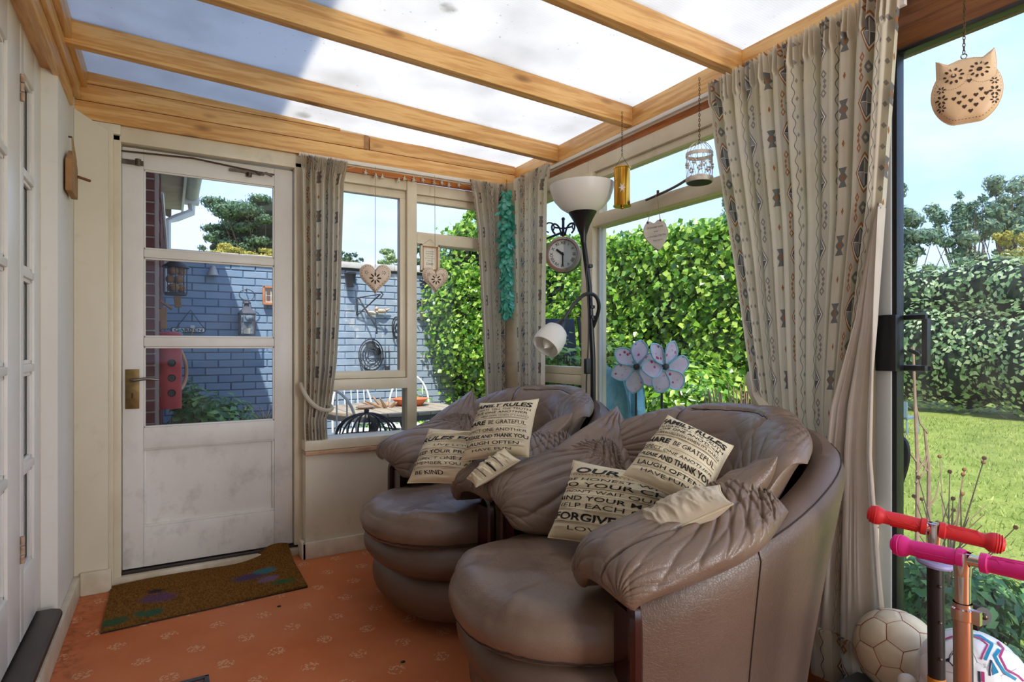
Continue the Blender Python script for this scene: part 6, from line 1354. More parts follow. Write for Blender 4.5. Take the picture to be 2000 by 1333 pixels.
def heart(w_, h_, n=40, sharp_=1.0):
    pts = []
    for i in range(n):
        a = 2*math.pi*i/n; x = 16*math.sin(a)**3; y = 13*math.cos(a)-5*math.cos(2*a)-2*math.cos(3*a)-math.cos(4*a); pts.append((x/32*w_, (y+2.5)/29*h_))
    return pts
def heart2d(x, y, w_): return [(x+a, y+b_) for a, b_ in heart(w_, w_, 14)]
def inside_h(c, r, u, n, th, poly2, x, y):
    cx_, cy_ = np.mean([p[0] for p in poly2]), np.mean([p[1] for p in poly2]); d = math.hypot(x-cx_, y-cy_); a = math.atan2(y-cy_, x-cx_); best = 1e9; R_ = .001
    for p in poly2:
        da = abs((math.atan2(p[1]-cy_, p[0]-cx_)-a+math.pi) % (2*math.pi)-math.pi)
        if da < best: best = da; R_ = math.hypot(p[0]-cx_, p[1]-cy_)
    f = min(.99, d/R_); return .0015+th*math.sqrt(max(0, 1-f**2.6))
def holes(mb, shapes, c, r, u, n, th, poly2, off=.0008):
    for sh_ in shapes:
        k = len(sh_); mb.add([Vector(c)+r*x+u*y+n*(inside_h(c, r, u, n, th, poly2, x, y)+off) for x, y in sh_], [tuple(range(k))])
def ell(x, y, a, b_, ang=0., n=10): return [(x+a*math.cos(t)*math.cos(ang)-b_*math.sin(t)*math.sin(ang), y+a*math.cos(t)*math.sin(ang)+b_*math.sin(t)*math.cos(ang)) for t in np.linspace(0, 2*math.pi, n, endpoint=False)]
def heartlamp(u_, v_, d, w_, lab, yo, stringtop, dbl=False):
    c = aD(u_, v_, d); r, u, n = flatframe(c, yo); P2 = heart(w_, w_*1.0); th = .022; t = thing('hanging_heart', c-Vector((0, 0, w_*.5)), lab, 'heart', 'pierced metal hearts on strings')
    puffy(P2, c, r, u, n, th).build('heart_body', M['creamheart'], t, sharp=60); s = w_/.16; H_ = []
    for k in range(8): a = k*math.pi/4; H_.append(ell(math.cos(a)*.020*s, .006*s+math.sin(a)*.020*s, .011*s, .0042*s, a))
    for k in range(2, 40, 1):
        p = P2[k]; H_.append(ell(p[0]*.84, p[1]*.84+.002, .0022*s, .0022*s, 0, 6))
    for sx_ in (-1, 1):
        for k in range(5): a = k*1.257; H_.append(ell(sx_*.044*s+math.cos(a)*.007*s, .035*s+math.sin(a)*.007*s, .0035*s, .002*s, a, 6))
    hm_ = MB(); holes(hm_, H_, c, r, u, n, th, P2); hm_.build('cutouts', M['hole'], t, smooth=False)
    if dbl:
        q = MB(); q.tube([Vector(c)+r*x*.62+u*(y*.62-.008)+n*(th+.004) for x, y in P2], .002, 5, closed=True); q.build('inner_wire_heart', M['creamheart'], t)
    top = c+u*w_*.40; MB().tube([top, top+Vector((0, 0, .02)), stringtop], .0016, 5).build('string', M['string'], t); return c
heartlamp(733, 547, aY(733, 547, 3.165).dot(Vector((FW[0], FW[1], 0))), .172, 'pierced cream metal heart hanging left, in front of the blue wall', .0, aY(733, 326, 3.165))
heartlamp(850, 549, aY(850, 549, 3.165).dot(Vector((FW[0], FW[1], 0))), .156, 'pierced cream metal heart hanging right, below the small framed certificate', .25, aY(849, 343, 3.165), True)
# small framed certificate
c = aD(873, 494, 3.22); c.y = 3.203; t = thing('framed_certificate', c-Vector((0, 0, .08)), 'small wooden framed DAD certificate hung on the window transom', 'frame'); ww, hh = .060, .082
ux, uz = Vector((1, 0, 0)), Vector((0, 0, 1)); fr_ = MB()
for b in ((-ww, ww, hh-.012, hh), (-ww, ww, -hh, -hh+.012), (-ww, -ww+.012, -hh, hh), (ww-.012, ww, -hh, hh)): fr_.box(c.x+b[0], c.x+b[1], c.y-.010, c.y+.010, c.z+b[2], c.z+b[3])
fr_.build('outer_frame', M['trim'], t, bevel=.002); fr_ = MB(); a_, b_2 = ww-.012, hh-.012
for b in ((-a_, a_, b_2-.007, b_2), (-a_, a_, -b_2, -b_2+.007), (-a_, -a_+.007, -b_2, b_2), (a_-.007, a_, -b_2, b_2)): fr_.box(c.x+b[0], c.x+b[1], c.y-.006, c.y+.008, c.z+b[2], c.z+b[3])
fr_.build('inner_frame', mat('tan_frame_wood', (188, 134, 82), .5), t, bevel=.001); MB().box(c.x-a_, c.x+a_, c.y, c.y+.006, c.z-b_2, c.z+b_2).build('paper', mat('cream_paper', (240, 234, 214), .8), t, smooth=False)
tx = MB()
for i, (s, hgt, wd) in enumerate((('Some people', .006, .05), ('dont believe', .006, .052), ('in heroes', .006, .04), ('but they havent', .005, .058), ('met my', .006, .03), ('DAD', .013, .042))): flat_text(tx, s, (c.x, c.y-.0008, c.z+.042-i*.0135-(.006 if i == 5 else 0)), ux, uz, hgt, wd)
tx.build('lettering', mat('grey_ink', (84, 84, 84), .8), t, smooth=False)
MB().tube([(c.x-.04, c.y, c.z+hh), (c.x, c.y-.004, c.z+hh+.03), (c.x+.04, c.y, c.z+hh)], .001, 4).build('string', M['string'], t)
# twisted jute string loop seen in front of it belongs to the heart above
# owl
c = aD(1887, 172, 1.42); r, u, n = flatframe(c, .12, R(1)); s = .168
P2 = [(-.072, .078), (-.070, .055)]
a0 = R(128); body = [(math.cos(a)*.082, math.sin(a)*.080-.012) for a in np.linspace(R(140), R(400), 44)]
P2 = [(.066, .083), (.040, .066), (.018, .070), (0, .071), (-.018, .070), (-.042, .064), (-.069, .078), (-.068, .042)]+[p for p in body if not (p[1] > .036)]+[(.069, .045)]
P2 = [(x*.84, max(y, -.085)) for x, y in P2]
t = thing('hanging_owl', c-Vector((0, 0, .09)), 'pierced cream metal owl lantern hanging from a chain by the patio door', 'owl ornament'); puffy(P2, c, r, u, n, .026, 10).build('owl_body', M['creammetal'], t, sharp=60); H_ = []
for sx_, ey in ((-1, .027), (1, .031)):
    ex_ = sx_*.0275-.002; ex_ *= .9; H_.append(ell(ex_, ey, .0055, .0055, 0, 12))
    for k in range(10): a = k*math.pi/5; H_.append(ell(ex_+math.cos(a)*.0165, ey+math.sin(a)*.0165, .0042, .0028, a, 8))
    for wx, wy, ws in ((.051, -.002, .8), (.051, -.026, 1.1), (.051, -.046, .8)):
        for k in range(6): a = k*math.pi/3; H_.append(ell(sx_*wx+math.cos(a)*.0075*ws, wy+math.sin(a)*.0075*ws, .0040*ws, .0022*ws, a, 7))
H_.append([(x, y) for x, y in heart2d(.003, .006, .010)])
for i, row in enumerate(((-.020, .022), (-.030, -.010, .012, .032), (-.020, .002, .024), (-.010, .012), (.002,))):
    for x in row: H_.append(heart2d(x+.003, -.019-i*.0115, .0095))
for k in range(0, len(P2)): p = P2[k]; H_.append(ell(p[0]*.93, p[1]*.93, .0009, .0009, 0, 5))
for k in range(22): a = math.pi*k/21; H_.append(ell(-.030+.030*math.cos(a+math.pi), .022-.028*math.sin(a), .0008, .0008, 0, 5)); H_.append(ell(.030+.028*math.cos(a), .026-.028*math.sin(a), .0008, .0008, 0, 5))
hm_ = MB(); holes(hm_, H_, c, r, u, n, .026, P2); hm_.build('cutouts', M['hole'], t, smooth=False)
MB().tube([Vector(c)+r*x+u*y for x, y in P2], .0018, 5, closed=True).build('rim', M['creammetal'], t)
rg_ = MB(); rc = c+u*.078-r*.003; rg_.tube([rc+r*math.cos(a)*.006+u*math.sin(a)*.006 for a in np.linspace(0, 6.28, 13)[:-1]], .0012, 5, closed=True); rg_.build('ring', M['steel'], t)
def chain(p0, p1, link, m, par, nm='chain', w_=.0011):
    mb = MB(); p0, p1 = Vector(p0), Vector(p1); L_ = (p1-p0).length; k = max(2, int(L_/link)); d = (p1-p0).normalized(); a = d.orthogonal().normalized(); b_ = d.cross(a)
    for i in range(k):
        cc_ = p0+d*(i+.5)*L_/k; e_ = a if i % 2 else b_; mb.tube([cc_+d*math.cos(q)*link*.68+e_*math.sin(q)*link*.30 for q in np.linspace(0, 6.28, 9)[:-1]], w_, 4, closed=True)
    return mb.build(nm, m, par)
chain(rc+u*.006, Vector((c.x, c.y, 2.24)), .0085, M['oldbrass'], t); MB().tube([(c.x, c.y, 2.235), (c.x, c.y, 2.27), (c.x, c.y+.01, 2.275)], .002, 5).build('hook', M['steel'], t)
# brass cylinder lantern
c = aD(1215, 366, 2.62); t = thing('brass_lantern', c-Vector((0, 0, .09)), 'shiny brass cylinder lantern with star cutout hanging by the window', 'lantern'); rr_ = .036; hh = .087
MB().lathe([(0, -hh), (rr_+.003, -hh), (rr_+.003, -hh+.006), (rr_, -hh+.007), (rr_, hh-.006), (rr_+.003, hh-.005), (rr_+.003, hh), (rr_-.002, hh), (rr_-.002, -hh+.01)], c, seg=36).build('cylinder', M['brass'], t)
nn = Vector((-c.x, -c.y, 0)).normalized(); rr2 = Vector((0, 0, 1)).cross(nn).normalized(); star = [((.016 if i % 2 else .006)*math.sin(i*math.pi/6), (.024 if i % 2 else .008)*math.cos(i*math.pi/6)) for i in range(12)]
st_ = MB(); st_.add([c+nn*math.sqrt(max(0, (rr_+.0012)**2-x*x))+rr2*x+Vector((0, 0, y-.01)) for x, y in star], [tuple(range(12))]); st_.build('star_cutout', mat('bright_cutout_edge', (214, 206, 190), .3), t, smooth=False)
MB().ball(c-Vector((0, 0, hh+.004)), .008, 10, 6).build('foot', M['brass'], t)
hk = Vector((c.x, c.y, 0)); apex = c+Vector((0, 0, hh+.055)); cm_ = MB(); cm_.tube([c+rr2*rr_*.9+Vector((0, 0, hh)), apex, c-rr2*rr_*.9+Vector((0, 0, hh))], .0013, 4); cm_.build('bail', M['oldbrass'], t); chain(apex, Vector((c.x+.0, c.y, 2.145)), .009, M['oldbrass'], t)
# birdcage lantern
c = aD(1366, 320, 2.28); t = thing('birdcage_lantern', c-Vector((0, 0, .075)), 'distressed white wire birdcage tealight holder hanging on a chain', 'birdcage'); rr_ = .049; zb = -.062; zs = .035; wm = M['whitewire']
MB().lathe([(0, zb-.012), (rr_, zb-.012), (rr_+.003, zb-.006), (rr_+.003, zb+.006), (rr_-.002, zb+.006), (0, zb+.0)], c, seg=32).build('base', M['whitewire'], t); MB().lathe([(0, zb-.014), (rr_-.003, zb-.014)], c, seg=32).build('dark_underside', M['iron'], t)
MB().lathe([(rr_, zs-.008), (rr_+.003, zs-.008), (rr_+.003, zs+.006), (rr_, zs+.006), (rr_, zs-.008)], c, seg=32).build('collar', wm, t)
w_ = MB()
for k in range(14):
    a = k*math.pi*2/14; w_.tube([c+Vector((math.cos(a)*rr_*math.cos(q), math.sin(a)*rr_*math.cos(q), zs+.050*math.sin(q))) for q in np.linspace(0, 1.5, 7)], .0011, 4)
for k in range(12):
    a = k*math.pi/6
    for sg in (1, -1): w_.tube([c+Vector((math.cos(a+sg*q*.55)*rr_, math.sin(a+sg*q*.55)*rr_, zb+(zs-zb)*q)) for q in np.linspace(0, 1, 6)], .0011, 4)
w_.build('wire_bars', wm, t); fl = MB()
for k in range(9):
    a = k*math.pi*2/9; q = c+Vector((math.cos(a)*rr_, math.sin(a)*rr_, -.012+.012*(k % 2)))
    for j in range(5): b_ = j*1.257; fl.ball(q+Vector((-math.sin(a)*math.cos(b_)*.008, math.cos(a)*math.cos(b_)*.008, math.sin(b_)*.008)), .0045, 6, 4)
fl.build('wire_flowers', wm, t); MB().lathe([(0, zb+.003), (.02, zb+.003), (.02, zb+.018), (0, zb+.018)], c, seg=16).build('tealight', mat('tealight_wax', (228, 224, 214), .5), t)
chain(c+Vector((0, 0, zs+.05)), (c.x, c.y, 2.14), .010, M['oldbrass'], t)
# window stay on the transom, plaque hanging from it
stp_ = [aX(1262, 391, 1.878), aX(1285, 381, 1.870), aX(1318, 366, 1.868), aX(1340, 352, 1.87), aX(1352, 344, 1.88)]
tag(MB().tube(bspl([tuple(p) for p in stp_], 20), [.006]*20, 8).lathe([(0, 0), (.006, 0), (.006, .02), (0, .02)], stp_[1], seg=8).build('window_stay', M['steel']), 'curved grey metal window stay resting on the window transom', 'window stay')
c = aX(1281, 456, 1.845); r, u, n = flatframe(c, .42, R(12)); w_ = .118
P2 = [(.058*math.sin(a)*(1 if math.cos(a) > 0 else .30+.70*(1+math.cos(a))**.55), .075*math.cos(a)*(.86 if math.cos(a) > 0 else 1)-.020*math.exp(-(math.sin(a)/.28)**2)*(math.cos(a) > 0)) for a in np.linspace(0, 2*math.pi, 48, endpoint=False)]
t = thing('heart_plaque', c-Vector((0, 0, .08)), 'pale wooden heart plaque with handwriting hanging in the big window', 'plaque'); MB().prism(P2, c, r, u, .008).build('plaque_board', mat('pale_limed_wood', (206, 194, 180), .7, col2=(184, 172, 158), nscale=8, stretch=(1, 1, 6)), t, bevel=.0015)
tx = MB()
for i, (s, hgt, wd) in enumerate((('A Lovely Lady', .009, .080), ('and', .006, .020), ('a Grumpy Old Man', .008, .090), ('live here', .007, .045))): flat_text(tx, s, c+n*.0048+u*(.028-i*.0195), r, u, hgt, wd, shear=.35)
tx.build('handwriting', mat('brown_grey_ink', (104, 96, 92), .8), t, smooth=False); bd_ = MB()
for sx_ in (-1, 1): bd_.ball(c+r*sx_*.030+u*.052+n*.004, .0055, 8, 6)
bd_.build('knot', mat('rust_bead', (124, 62, 34), .6), t); tp = stp_[1]+Vector((-.006, 0, .008)); MB().tube([c+r*-.030+u*.054+n*.004, tp, c+r*.030+u*.054+n*.004], .0018, 5).build('string', M['string'], t)
# wooden house plaque on the left wall
t = thing('wall_plaque', (-.345, 2.95, 1.68), 'small wooden plaque hanging from twine on the white left wall', 'plaque'); pl = MB(); y0, y1, zc_ = 2.86, 3.03, 1.80
pl.add([(-.352, y0, 1.705), (-.352, y1, 1.705), (-.352, y1, 1.83), (-.352, (y0+y1)/2, 1.885), (-.352, y0, 1.83), (-.330, y0, 1.705), (-.330, y1, 1.705), (-.330, y1, 1.83), (-.330, (y0+y1)/2, 1.885), (-.330, y0, 1.83)], [(0, 1, 2, 3, 4), (9, 8, 7, 6, 5), (0, 5, 6, 1), (1, 6, 7, 2), (2, 7, 8, 3), (3, 8, 9, 4), (4, 9, 5, 0)])
pl.build('board', M['oldwood'], t, bevel=.002, fixn=True); MB().tube([(-.331, 2.90, 1.85), (-.340, 2.945, 1.94), (-.331, 2.99, 1.85)], .003, 5).build('twine', M['string'], t); MB().tube([(-.33, 3.02, 1.80), (-.29, 3.05, 1.795)], .006, 6).build('peg', mat('brown_peg', (120, 74, 40), .6), t)
MB().lathe([(0, 0), (.004, 0), (.004, .012), (0, .012)], (-.352, 2.945, 1.94), (1, 0, 0), 8).build('nail', M['steel'], t)
# ---- string of clear star lights over the far window
cord = [aY(u, v, 3.19) for u, v in ((678, 330), (712, 322), (735, 330), (760, 335), (782, 341), (800, 335), (818, 333), (830, 345), (850, 340), (872, 350), (895, 357), (920, 366))]
t = thing('string_lights', cord[0], 'clear plastic string lights looped above the far window', 'string lights'); MB().tube(bspl([tuple(p) for p in cord], 90), .0014, 5).build('cable', mat('clear_cable', (216, 200, 160), .4), t)
bulb = mat('clear_bulb_plastic', (232, 228, 216), .1, spec=.8, transl=.4)
for u_, v_ in ((714, 338), (734, 345), (747, 347), (779, 354), (790, 350), (808, 352), (826, 352), (848, 358), (863, 358), (877, 362), (896, 362)):
    q = aY(u_, v_, 3.185); b = MB(); b.tube([q+Vector((0, 0, .02)), q+Vector((0, 0, .008))], .003, 6); b.ball(q, .0075, 8, 6, (1, 1, 1.2))
    for k in range(5): a = k*1.257; b.tube([q, q+Vector((math.cos(a)*.014, -.003, math.sin(a)*.014))], [.004, .001], 5)
    b.build('bulb', bulb, t)
# ---- teal glass drop garland in the corner
gtop = Vector((1.755, 3.055, 2.05)); t = thing('teal_garland', (1.755, 3.055, 1.25), 'teal translucent leaf garland hanging in the corner between two curtains', 'garland')
tm = mat('teal_capiz', (24, 138, 124), .10, col2=(120, 214, 190), nscale=60, transl=.35, spec=.9)
def dropmesh(nm, m, s=.026):
    me = bpy.data.meshes.new(nm); b = MB(); n = 8; out = [(0, 0)]+[(math.sin(math.pi*(i/n)**.8)*.42, i/n) for i in range(1, n)]+[(0, 1)]
    vs = [(x*s, .10*s*math.sin(y*3), -y*s) for x, y in out]+[(-x*s, .10*s*math.sin(y*3), -y*s) for x, y in out[::-1][1:-1]]; ctr = (0, .14*s, -.5*s); vs.append(ctr); k = len(vs)-1
    me.from_pydata(vs, [], [(i, (i+1) % k, k) for i in range(k)]); me.materials.append(m); me.polygons.foreach_set('use_smooth', [True]*k); return me
dm = dropmesh('teal_drop', tm, .042)
for k in range(290):
    z = 2.04-.76*((k+.5)/290); rr_ = .050*(1-.35*abs((2.04-z)/.76-.4)) if z > 1.36 else .045*(z-1.25)/.11+.008; a = k*2.4; rr_ *= random.uniform(.5, 1)
    if z > 1.98: rr_ *= .8
    piece('glass_drop', dm, t, (gtop.x+math.cos(a)*rr_, gtop.y+math.sin(a)*rr_*.7, z), (random.uniform(-.9, .2), random.uniform(-.6, .6), a+math.pi/2+random.uniform(-.5, .5)), (1, 1, random.uniform(.8, 1.3)))
MB().tube([(gtop.x, gtop.y, 2.10), (gtop.x, gtop.y, 1.28)], .002, 5).build('cord', M['oldbrass'], t)
# ================================================================ DOOR MAT
n1, n2 = 90, 50; U_, V_ = np.meshgrid(np.linspace(0, 1, n1), np.linspace(0, 1, n2), indexing='ij')
mc = Vector((.15, 2.97, .004)); X_ = -.225+.765*U_; Y_ = 2.70+.05*U_+(.48+.0*U_)*V_; curl = np.exp(-((U_-.93)/.14)**2)*np.clip((V_-.62)/.38, 0, 1)**1.6; Z_ = .012+.055*curl+.004*np.sin(U_*7)*V_; Y_ = Y_+.03*curl
Pm = np.stack([X_, Y_, Z_], 2); mb = MB(); mb.grid(Pm); mb.grid((Pm-np.array([0, 0, .010]))[::-1]); rim = [Pm[:, 0], Pm[-1, :], Pm[::-1, -1], Pm[0, ::-1]]
for e_ in rim: mb.grid(np.stack([e_, e_-np.array([0, 0, .010])], 1)[::-1])
mt = mb.build('door_mat', M['coir'], origin=(.15, 2.95, .002), sharp=0, label='worn brown coir doormat with faded purple and green flowers by the door', cat='doormat')
rb = MB(); rb.grid(np.stack([Pm[:, 0]+np.array([0, -.006, -.006]), Pm[:, 0]+np.array([0, -.006, -.0105]), Pm[:, 0]+np.array([0, .004, -.0105])], 1)); rb.build('rubber_edge', M['black'], mt)
# dark floor grille at the bottom edge
t = thing('floor_grille', (.03, 1.88, 0), 'dark grey plastic tray corner lying on the carpet, bottom edge of photo', 'tray'); q = aD(380, 1333, 1.9); q2 = Vector((Vector(aD(406, 1322, 1)).x, 0, 0))
tcn = Vector(((1.085/(642/1141))*_r(408, 1320)[0], (1.085/(642/1141))*_r(408, 1320)[1], 0)); gmm = mat('slate_plastic', (48, 50, 58), .5)
g_ = MB(); x1, y1 = tcn.x, tcn.y; g_.box(x1-.30, x1, y1-.012, y1, .0, .008); g_.box(x1-.014, x1, y1-.2, y1, .0, .008); g_.build('rim', gmm, t, bevel=.002)
g_ = MB()
for k in range(9): g_.box(x1-.29, x1-.016, y1-.035-k*.02, y1-.025-k*.02, .001, .005)
g_.build('slats', gmm, t, smooth=False)
# carpet crumbs
for i, (u_, v_) in enumerate(((787, 1295), (1045, 1180), (545, 1186), (664, 1068))):
    r_ = _r(u_, v_); kk = -H/r_[2]; x, y = r_[0]*kk, r_[1]*kk
    if x < 1.0 or y > 3: tag(MB().ball((x, y, .003), .006, 8, 5, (1.5, 1, .5)).build('crumb', M['black']), ['dark crumb on the carpet near the front armchair', '', 'dark crumb on the carpet just below the doormat', 'dark crumb on the carpet between doormat and armchair'][i] or 'dark crumb on the carpet by the far chair', 'crumb', 'crumbs on the carpet')
# ================================================================ SCOOTERS
def scooter(hx, hz, barl, barr, col, lab, kind):
    A, B = barl, barr; d = (B-A).normalized(); L_ = (B-A).length; mid = A+d*L_*kind['mid']; t = thing('scooter', (mid.x, mid.y-.0, 0), lab, 'scooter')
    gm_ = mat(kind['n'], col, .5); ch = M['chrome']
    MB().tube([A+d*.01, B-d*.01], .0105, 14).build('handlebar', ch, t)
    for end, s in ((A, 1), (B, -1)):
        dd = d*s; gl = kind['grip']; pr_ = [(0, -.016), (.012, -.014), (.0185, -.006), (.0205, .002), (.0195, .010), (.015, .016), (.0145, .020), (.0155, .05), (.0150, gl*.6), (.0145, gl-.012), (.0175, gl-.010), (.0175, gl), (.011, gl)]
        g_ = MB().lathe(pr_, end, dd, 24); o = g_.build('grip', gm_, t)
        rb_ = MB(); nn_ = Vector((-.45, -.75, .35)).normalized(); nn_ = (nn_-dd*nn_.dot(dd)).normalized()
        for k in range(3):
            c_ = end+dd*(.035+k*.026); rb_.tube([c_+nn_*.0146+dd*.011*math.cos(a)+dd.cross(nn_)*.007*math.sin(a)-nn_*.0012*abs(math.sin(a)) for a in np.linspace(0, math.pi, 8)], .0011, 4)
        for k in range(4): a = k*.35+.6; nn2 = Matrix.Rotation(a, 3, dd) @ nn_; rb_.tube([end+dd*.03+nn2*.0158, end+dd*(gl-.015)+nn2*.0150], .0009, 4)
        for k in range(5): rb_.lathe([(.0190-abs(k-2)*.0012, -.010+k*.0045), (.0214-abs(k-2)*.001, -.0085+k*.0045), (.0190-abs(k-2)*.0012, -.007+k*.0045)], end, dd, 24)
        rb_.build('grip_ribs', gm_, o)
    foot = Vector((mid.x+kind['lean'][0], mid.y+kind['lean'][1], .06)); ax = (foot-mid).normalized(); Lp = (foot-mid).length
    MB().lathe([(.0135, -.012), (.0140, .012), (.013, .03)], mid, ax, 20).build('head_collar', ch, t)
    MB().lathe([(.0125, 0), (.0125, kind['up'])], mid, ax, 24).build('upper_stem', ch, t)
    if kind['n'] == 'red_rubber':
        MB().lathe([(.0155, kind['up']-.005), (.0155, Lp)], mid, ax, 24).build('black_stem', M['black'], t)
        cc_ = mid+ax*(kind['up']-.005); rg = MB(); rg.tube([cc_+Vector((math.cos(a)*.028*(1.25 if math.cos(a) > 0 else 1), math.sin(a)*.028, .003*math.sin(a))) for a in np.linspace(0, 6.283, 22)[:-1]], .0065, 8, closed=True); rg.lathe([(.015, -.006), (.028, -.004), (.028, .004), (.019, .006)], cc_, ax, 20); rg.build('clamp_ring', mat('lilac_plastic', (150, 146, 190), .45), t)
        sc = MB(); nf = Vector((-.5, -.85, 0)).normalized()
        for k in range(4): sc.ball(mid+ax*(kind['up']+.04+k*.075)+nf*.0155-Vector((.004, 0, 0)), .0035, 8, 6)
        sc.build('screw', M['steel'], t); MB().lathe([(.0157, kind['up']+.235), (.0162, kind['up']+.236), (.0162, kind['up']+.262), (.0157, kind['up']+.263)], mid, ax, 24).build('amber_band', mat('amber_label', (196, 122, 30), .5), t)
    else:
        MB().lathe([(.0150, kind['up']-.02), (.0150, Lp)], mid, ax, 24).build('lower_stem', mat('warm_steel', (206, 190, 180), .22, metal=1), t)
        cc_ = mid+ax*(kind['up']); rg = MB().lathe([(.015, -.012), (.018, -.010), (.018, .009), (.015, .011)], cc_, ax, 20); rg.box(cc_.x-.005, cc_.x+.005, cc_.y-.028, cc_.y-.012, cc_.z-.012, cc_.z+.012); rg.build('clamp', ch, t)
        lv = MB(); q0 = cc_+Vector((.030, -.014, -.004)); lv.lathe([(0, -.008), (.016, -.008), (.016, .008), (0, .008)], q0, (-.5, -.85, .1), 18); lv.obox(q0+Vector((-.006, .0, -.012)), ((1, -.2, .5), (0, 1, 0), (-.5, 0, 1)), (.014, .006, .008)); lv.build('quick_release_lever', M['black'], t); MB().ball(q0+Vector((-.004, -.009, .001)), .006, 10, 6).build('lever_bolt', M['steel'], t)
    MB().box(foot.x-.05, foot.x+.05, foot.y-.03, foot.y+.26, .05, .068).build('deck', ch, t, bevel=.006)
    for yy_ in (-.04, .28): MB().lathe([(0, -.012), (.04, -.012), (.045, -.006), (.045, .006), (.04, .012), (0, .012)], (foot.x, foot.y+yy_, .045), (1, 0, 0), 24).build('wheel', mat('scooter_wheel', (60, 60, 64), .5), t)
scooter(0, 0, aD(1709, 1006, 1.30), aD(1945, 1062, 1.18), (206, 36, 40), 'child scooter with red handlebar grips and black stem, behind the pink one', dict(n='red_rubber', grip=.094, mid=.52, up=.075, lean=(-.008, -.01)))
scooter(0, 0, aD(1758, 1066, 1.145), aD(2070, 1132, .96), (226, 34, 136), 'child scooter with pink handlebar grips and steel stem, nearest the camera', dict(n='pink_rubber', grip=.104, mid=.432, up=.100, lean=(.005, -.002)))
# ================================================================ FOOTBALLS on a low tub
t = thing('storage_tub', (1.66, .72, 0), 'low grey storage tub under the footballs at the right edge', 'tub')
tubm = mat('grey_tub_plastic', (90, 94, 98), .5); MB().box(1.50, 1.86, .50, .96, 0, .125).build('tub', tubm, t, bevel=.012); MB().box(1.49, 1.87, .49, .97, .118, .132).build('lid', tubm, t, bevel=.004)
def ball(c, r_, m, lab, seams, grp, rot, seamm, seamw=.0014):
    t = thing('football', (c[0], c[1], c[2]-r_), lab, 'football', None)
    bm = bmesh.new(); bmesh.ops.create_icosphere(bm, subdivisions=5, radius=1); ico = bmesh.new(); bmesh.ops.create_icosphere(ico, subdivisions=1, radius=1); Rm = Matrix.Rotation(rot[0], 3, 'X') @ Matrix.Rotation(rot[1], 3, 'Y') @ Matrix.Rotation(rot[2], 3, 'Z')
    # truncated icosahedron seams
    V0 = [v.co.copy() for v in ico.verts]; Ed = set()
    tv = {}
    for e_ in ico.edges:
        a, b_ = e_.verts[0].index, e_.verts[1].index; p = V0[a].lerp(V0[b_], 1/3).normalized(); q = V0[a].lerp(V0[b_], 2/3).normalized(); tv[(a, b_)] = p; tv[(b_, a)] = q; Ed.add((tuple(p), tuple(q)))
    for f_ in ico.faces:
        ids = [v.index for v in f_.verts]
        for i in range(3):
            a, b_, cc_ = ids[i], ids[(i+1) % 3], ids[(i+2) % 3]; Ed.add((tuple(tv[(a, b_)]), tuple(tv[(a, cc_)])))
    segs = [(Vector(a), Vector(b_)) for a, b_ in Ed]; A = np.array([a for a, b_ in segs]); B = np.array([b_ for a, b_ in segs]); N_ = np.cross(A, B); N_ /= np.linalg.norm(N_, axis=1, keepdims=True); M_ = (A+B); M_ /= np.linalg.norm(M_, axis=1, keepdims=True); hl = np.arccos((A*B).sum(1))/2
    Pv = np.array([v.co for v in bm.verts]); D_ = np.abs(Pv @ N_.T); al = np.arccos(np.clip(Pv @ M_.T, -1, 1)); D_ = np.where(al < hl[None]*1.06, D_, 9).min(1); dep = .028*np.exp(-(D_/.035)**2)
    Pn = Pv*(1-dep)[:, None]; Pn = (np.array(Rm) @ Pn.T).T*r_+np.array(c)
    F_ = np.array([[v.index for v in f_.verts] for f_ in bm.faces]); o = np_mesh('ball_cover', Pn, F_, m, t); bm.free()
    sm = MB()
    for a, b_ in segs:
        pts = [(Rm @ (a.lerp(b_, k/8).normalized()))*r_*.978+Vector(c) for k in range(9)]; sm.tube(pts, seamw, 4)
    sm.build('seams', seamm, t); ico.free(); return t, Rm
b1 = aD(1742, 1268, 1.62); b1.z = .135+.108; b1.x = 1.745; b1.y = .86
ball(tuple(b1), .108, mat('worn_cream_leather_ball', (222, 208, 178), .6, col2=(196, 176, 144), nscale=7, bump=.25, bscale=40), 'old cream leather football with reddish seams beside the curtain hem', None, None, (.3, .8, .2), mat('reddish_seam', (150, 90, 70), .8))
b2 = aD(1900, 1342, 1.38); b2.z = .132+.11; b2c = (b2.x, b2.y, .242+.03)
b2c = (b2.x, b2.y, .30)
def ball2(t_, b, co, nse): pass
t2, Rm = ball(b2c, .112, mat('white_match_ball', (238, 238, 240), .35), 'white football with pink and blue zigzag stripes and a leaping cat', None, None, (.9, .25, .6), mat('pale_seam', (190, 188, 190), .7), .0009)
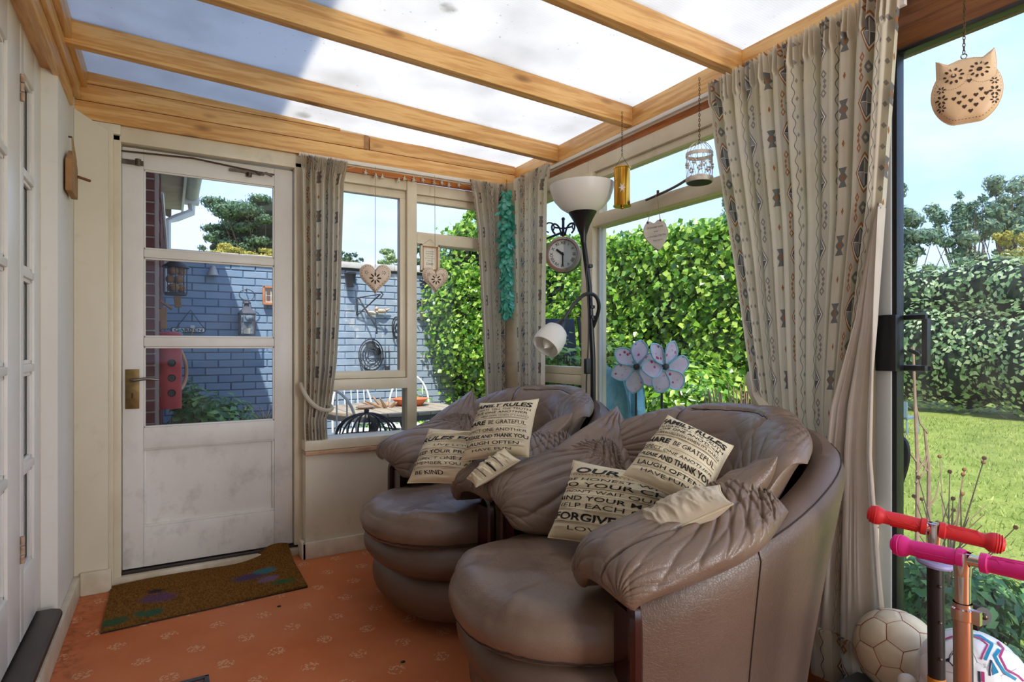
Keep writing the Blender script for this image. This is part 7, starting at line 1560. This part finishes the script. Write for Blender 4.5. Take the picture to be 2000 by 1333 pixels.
# printed marks laid on the ball, in the tangent frame facing the camera
cv = Vector(b2c); fn_ = (Vector((0, 0, H))-cv).normalized(); rt_ = Vector((0, 0, 1)).cross(fn_).normalized(); up_ = fn_.cross(rt_)
def onball(x, y, e_=.0012):
    d = rt_*x+up_*y+fn_*math.sqrt(max(0.02, 1-x*x-y*y)); return cv+d.normalized()*(.112+e_)
def decal(pts_, m, nm, e_=.0012, strip=None):
    mb = MB()
    if strip is None: mb.add([onball(x, y, e_) for x, y in pts_], [tuple(range(len(pts_)))])
    else:
        P_ = [np.array(p) for p in pts_]; Q = []
        for i in range(len(P_)-1):
            for k in range(8): Q.append(P_[i]+(P_[i+1]-P_[i])*k/8)
        Q.append(P_[-1]); vs = []
        for i, q in enumerate(Q):
            d = Q[min(i+1, len(Q)-1)]-Q[max(i-1, 0)]; d = d/np.linalg.norm(d); nn_ = np.array([-d[1], d[0]])*strip/2; vs += [onball(*(q+nn_), e_), onball(*(q-nn_), e_)]
        mb.add(vs, [(2*i, 2*i+1, 2*i+3, 2*i+2) for i in range(len(Q)-1)])
    return mb.build(nm, m, t2, smooth=False)
mg, cy, nvv = mat('magenta_print', (176, 44, 110), .4), mat('cyan_print', (24, 132, 172), .4), mat('navy_print', (28, 30, 62), .4)
def B2(u_, v_):
    """photo position on the ball -> tangent coordinates"""
    dr = Vector(_r(u_, v_)); o = Vector((0, 0, H)); oc = o-cv; a = dr.dot(dr); b_ = 2*oc.dot(dr); cc_ = oc.dot(oc)-.112**2; D = b_*b_-4*a*cc_; k = (-b_-math.sqrt(max(D, 0)))/(2*a); p = (o+dr*k-cv)/.112; return (p.dot(rt_), p.dot(up_))
def zp(x, y): return B2(1800+x/8.71, 1180+y/8.71)
decal([zp(*p) for p in ((330, 660), (420, 600), (520, 565), (700, 548), (970, 575), (1120, 700), (1040, 860), (1010, 950))], mg, 'stripe', strip=.03)
decal([zp(*p) for p in ((870, 545), (1000, 555), (1200, 690), (1120, 860), (1080, 960))], cy, 'stripe', strip=.05)
decal([zp(*p) for p in ((1290, 650), (1390, 760), (1330, 900), (1440, 1120), (1640, 1230), (1730, 1320))], mg, 'stripe', strip=.035)
decal([zp(*p) for p in ((1320, 780), (1240, 890), (1300, 1010), (1400, 1160), (1600, 1290))], cy, 'stripe', strip=.055)
decal([zp(*p) for p in ((1190, 960), (1310, 1170), (1200, 1220))], cy, 'triangle'); decal([zp(*p) for p in ((1180, 960), (1150, 1120), (1160, 1230))], nvv, 'stripe', strip=.03)
decal([zp(*p) for p in ((975, 1150), (985, 1333))], nvv, 'stripe', strip=.04); decal([zp(*p) for p in ((1040, 1160), (1045, 1333))], mg, 'stripe', strip=.05)
cat = [(305, 995), (360, 985), (430, 940), (465, 925), (475, 880), (520, 815), (545, 780), (540, 765), (565, 735), (580, 705), (590, 735), (606, 760), (606, 800), (560, 850), (510, 885), (485, 940), (480, 985), (520, 1030), (570, 1075), (600, 1130), (585, 1130), (540, 1080), (470, 1000), (440, 985), (380, 995), (310, 1008)]
decal([zp(*p) for p in cat], nvv, 'leaping_cat_emblem')
vt = MB(); V_, F_ = text2d('WS'); 
vt.add([onball(*(np.array(zp(1070, 1060))+np.array([-b_*.055, a*.055])), .0012) for a, b_ in V_], F_); vt.build('small_lettering', nvv, t2, smooth=False)
b3 = Vector((1.66, .83, .132+.03)); tag(MB().ball(tuple(aD(1772, 1335, 1.45)), .022, 16, 10).build('small_white_ball', mat('white_rubber', (226, 222, 214), .5)), 'small white ball below the cream football', 'ball')
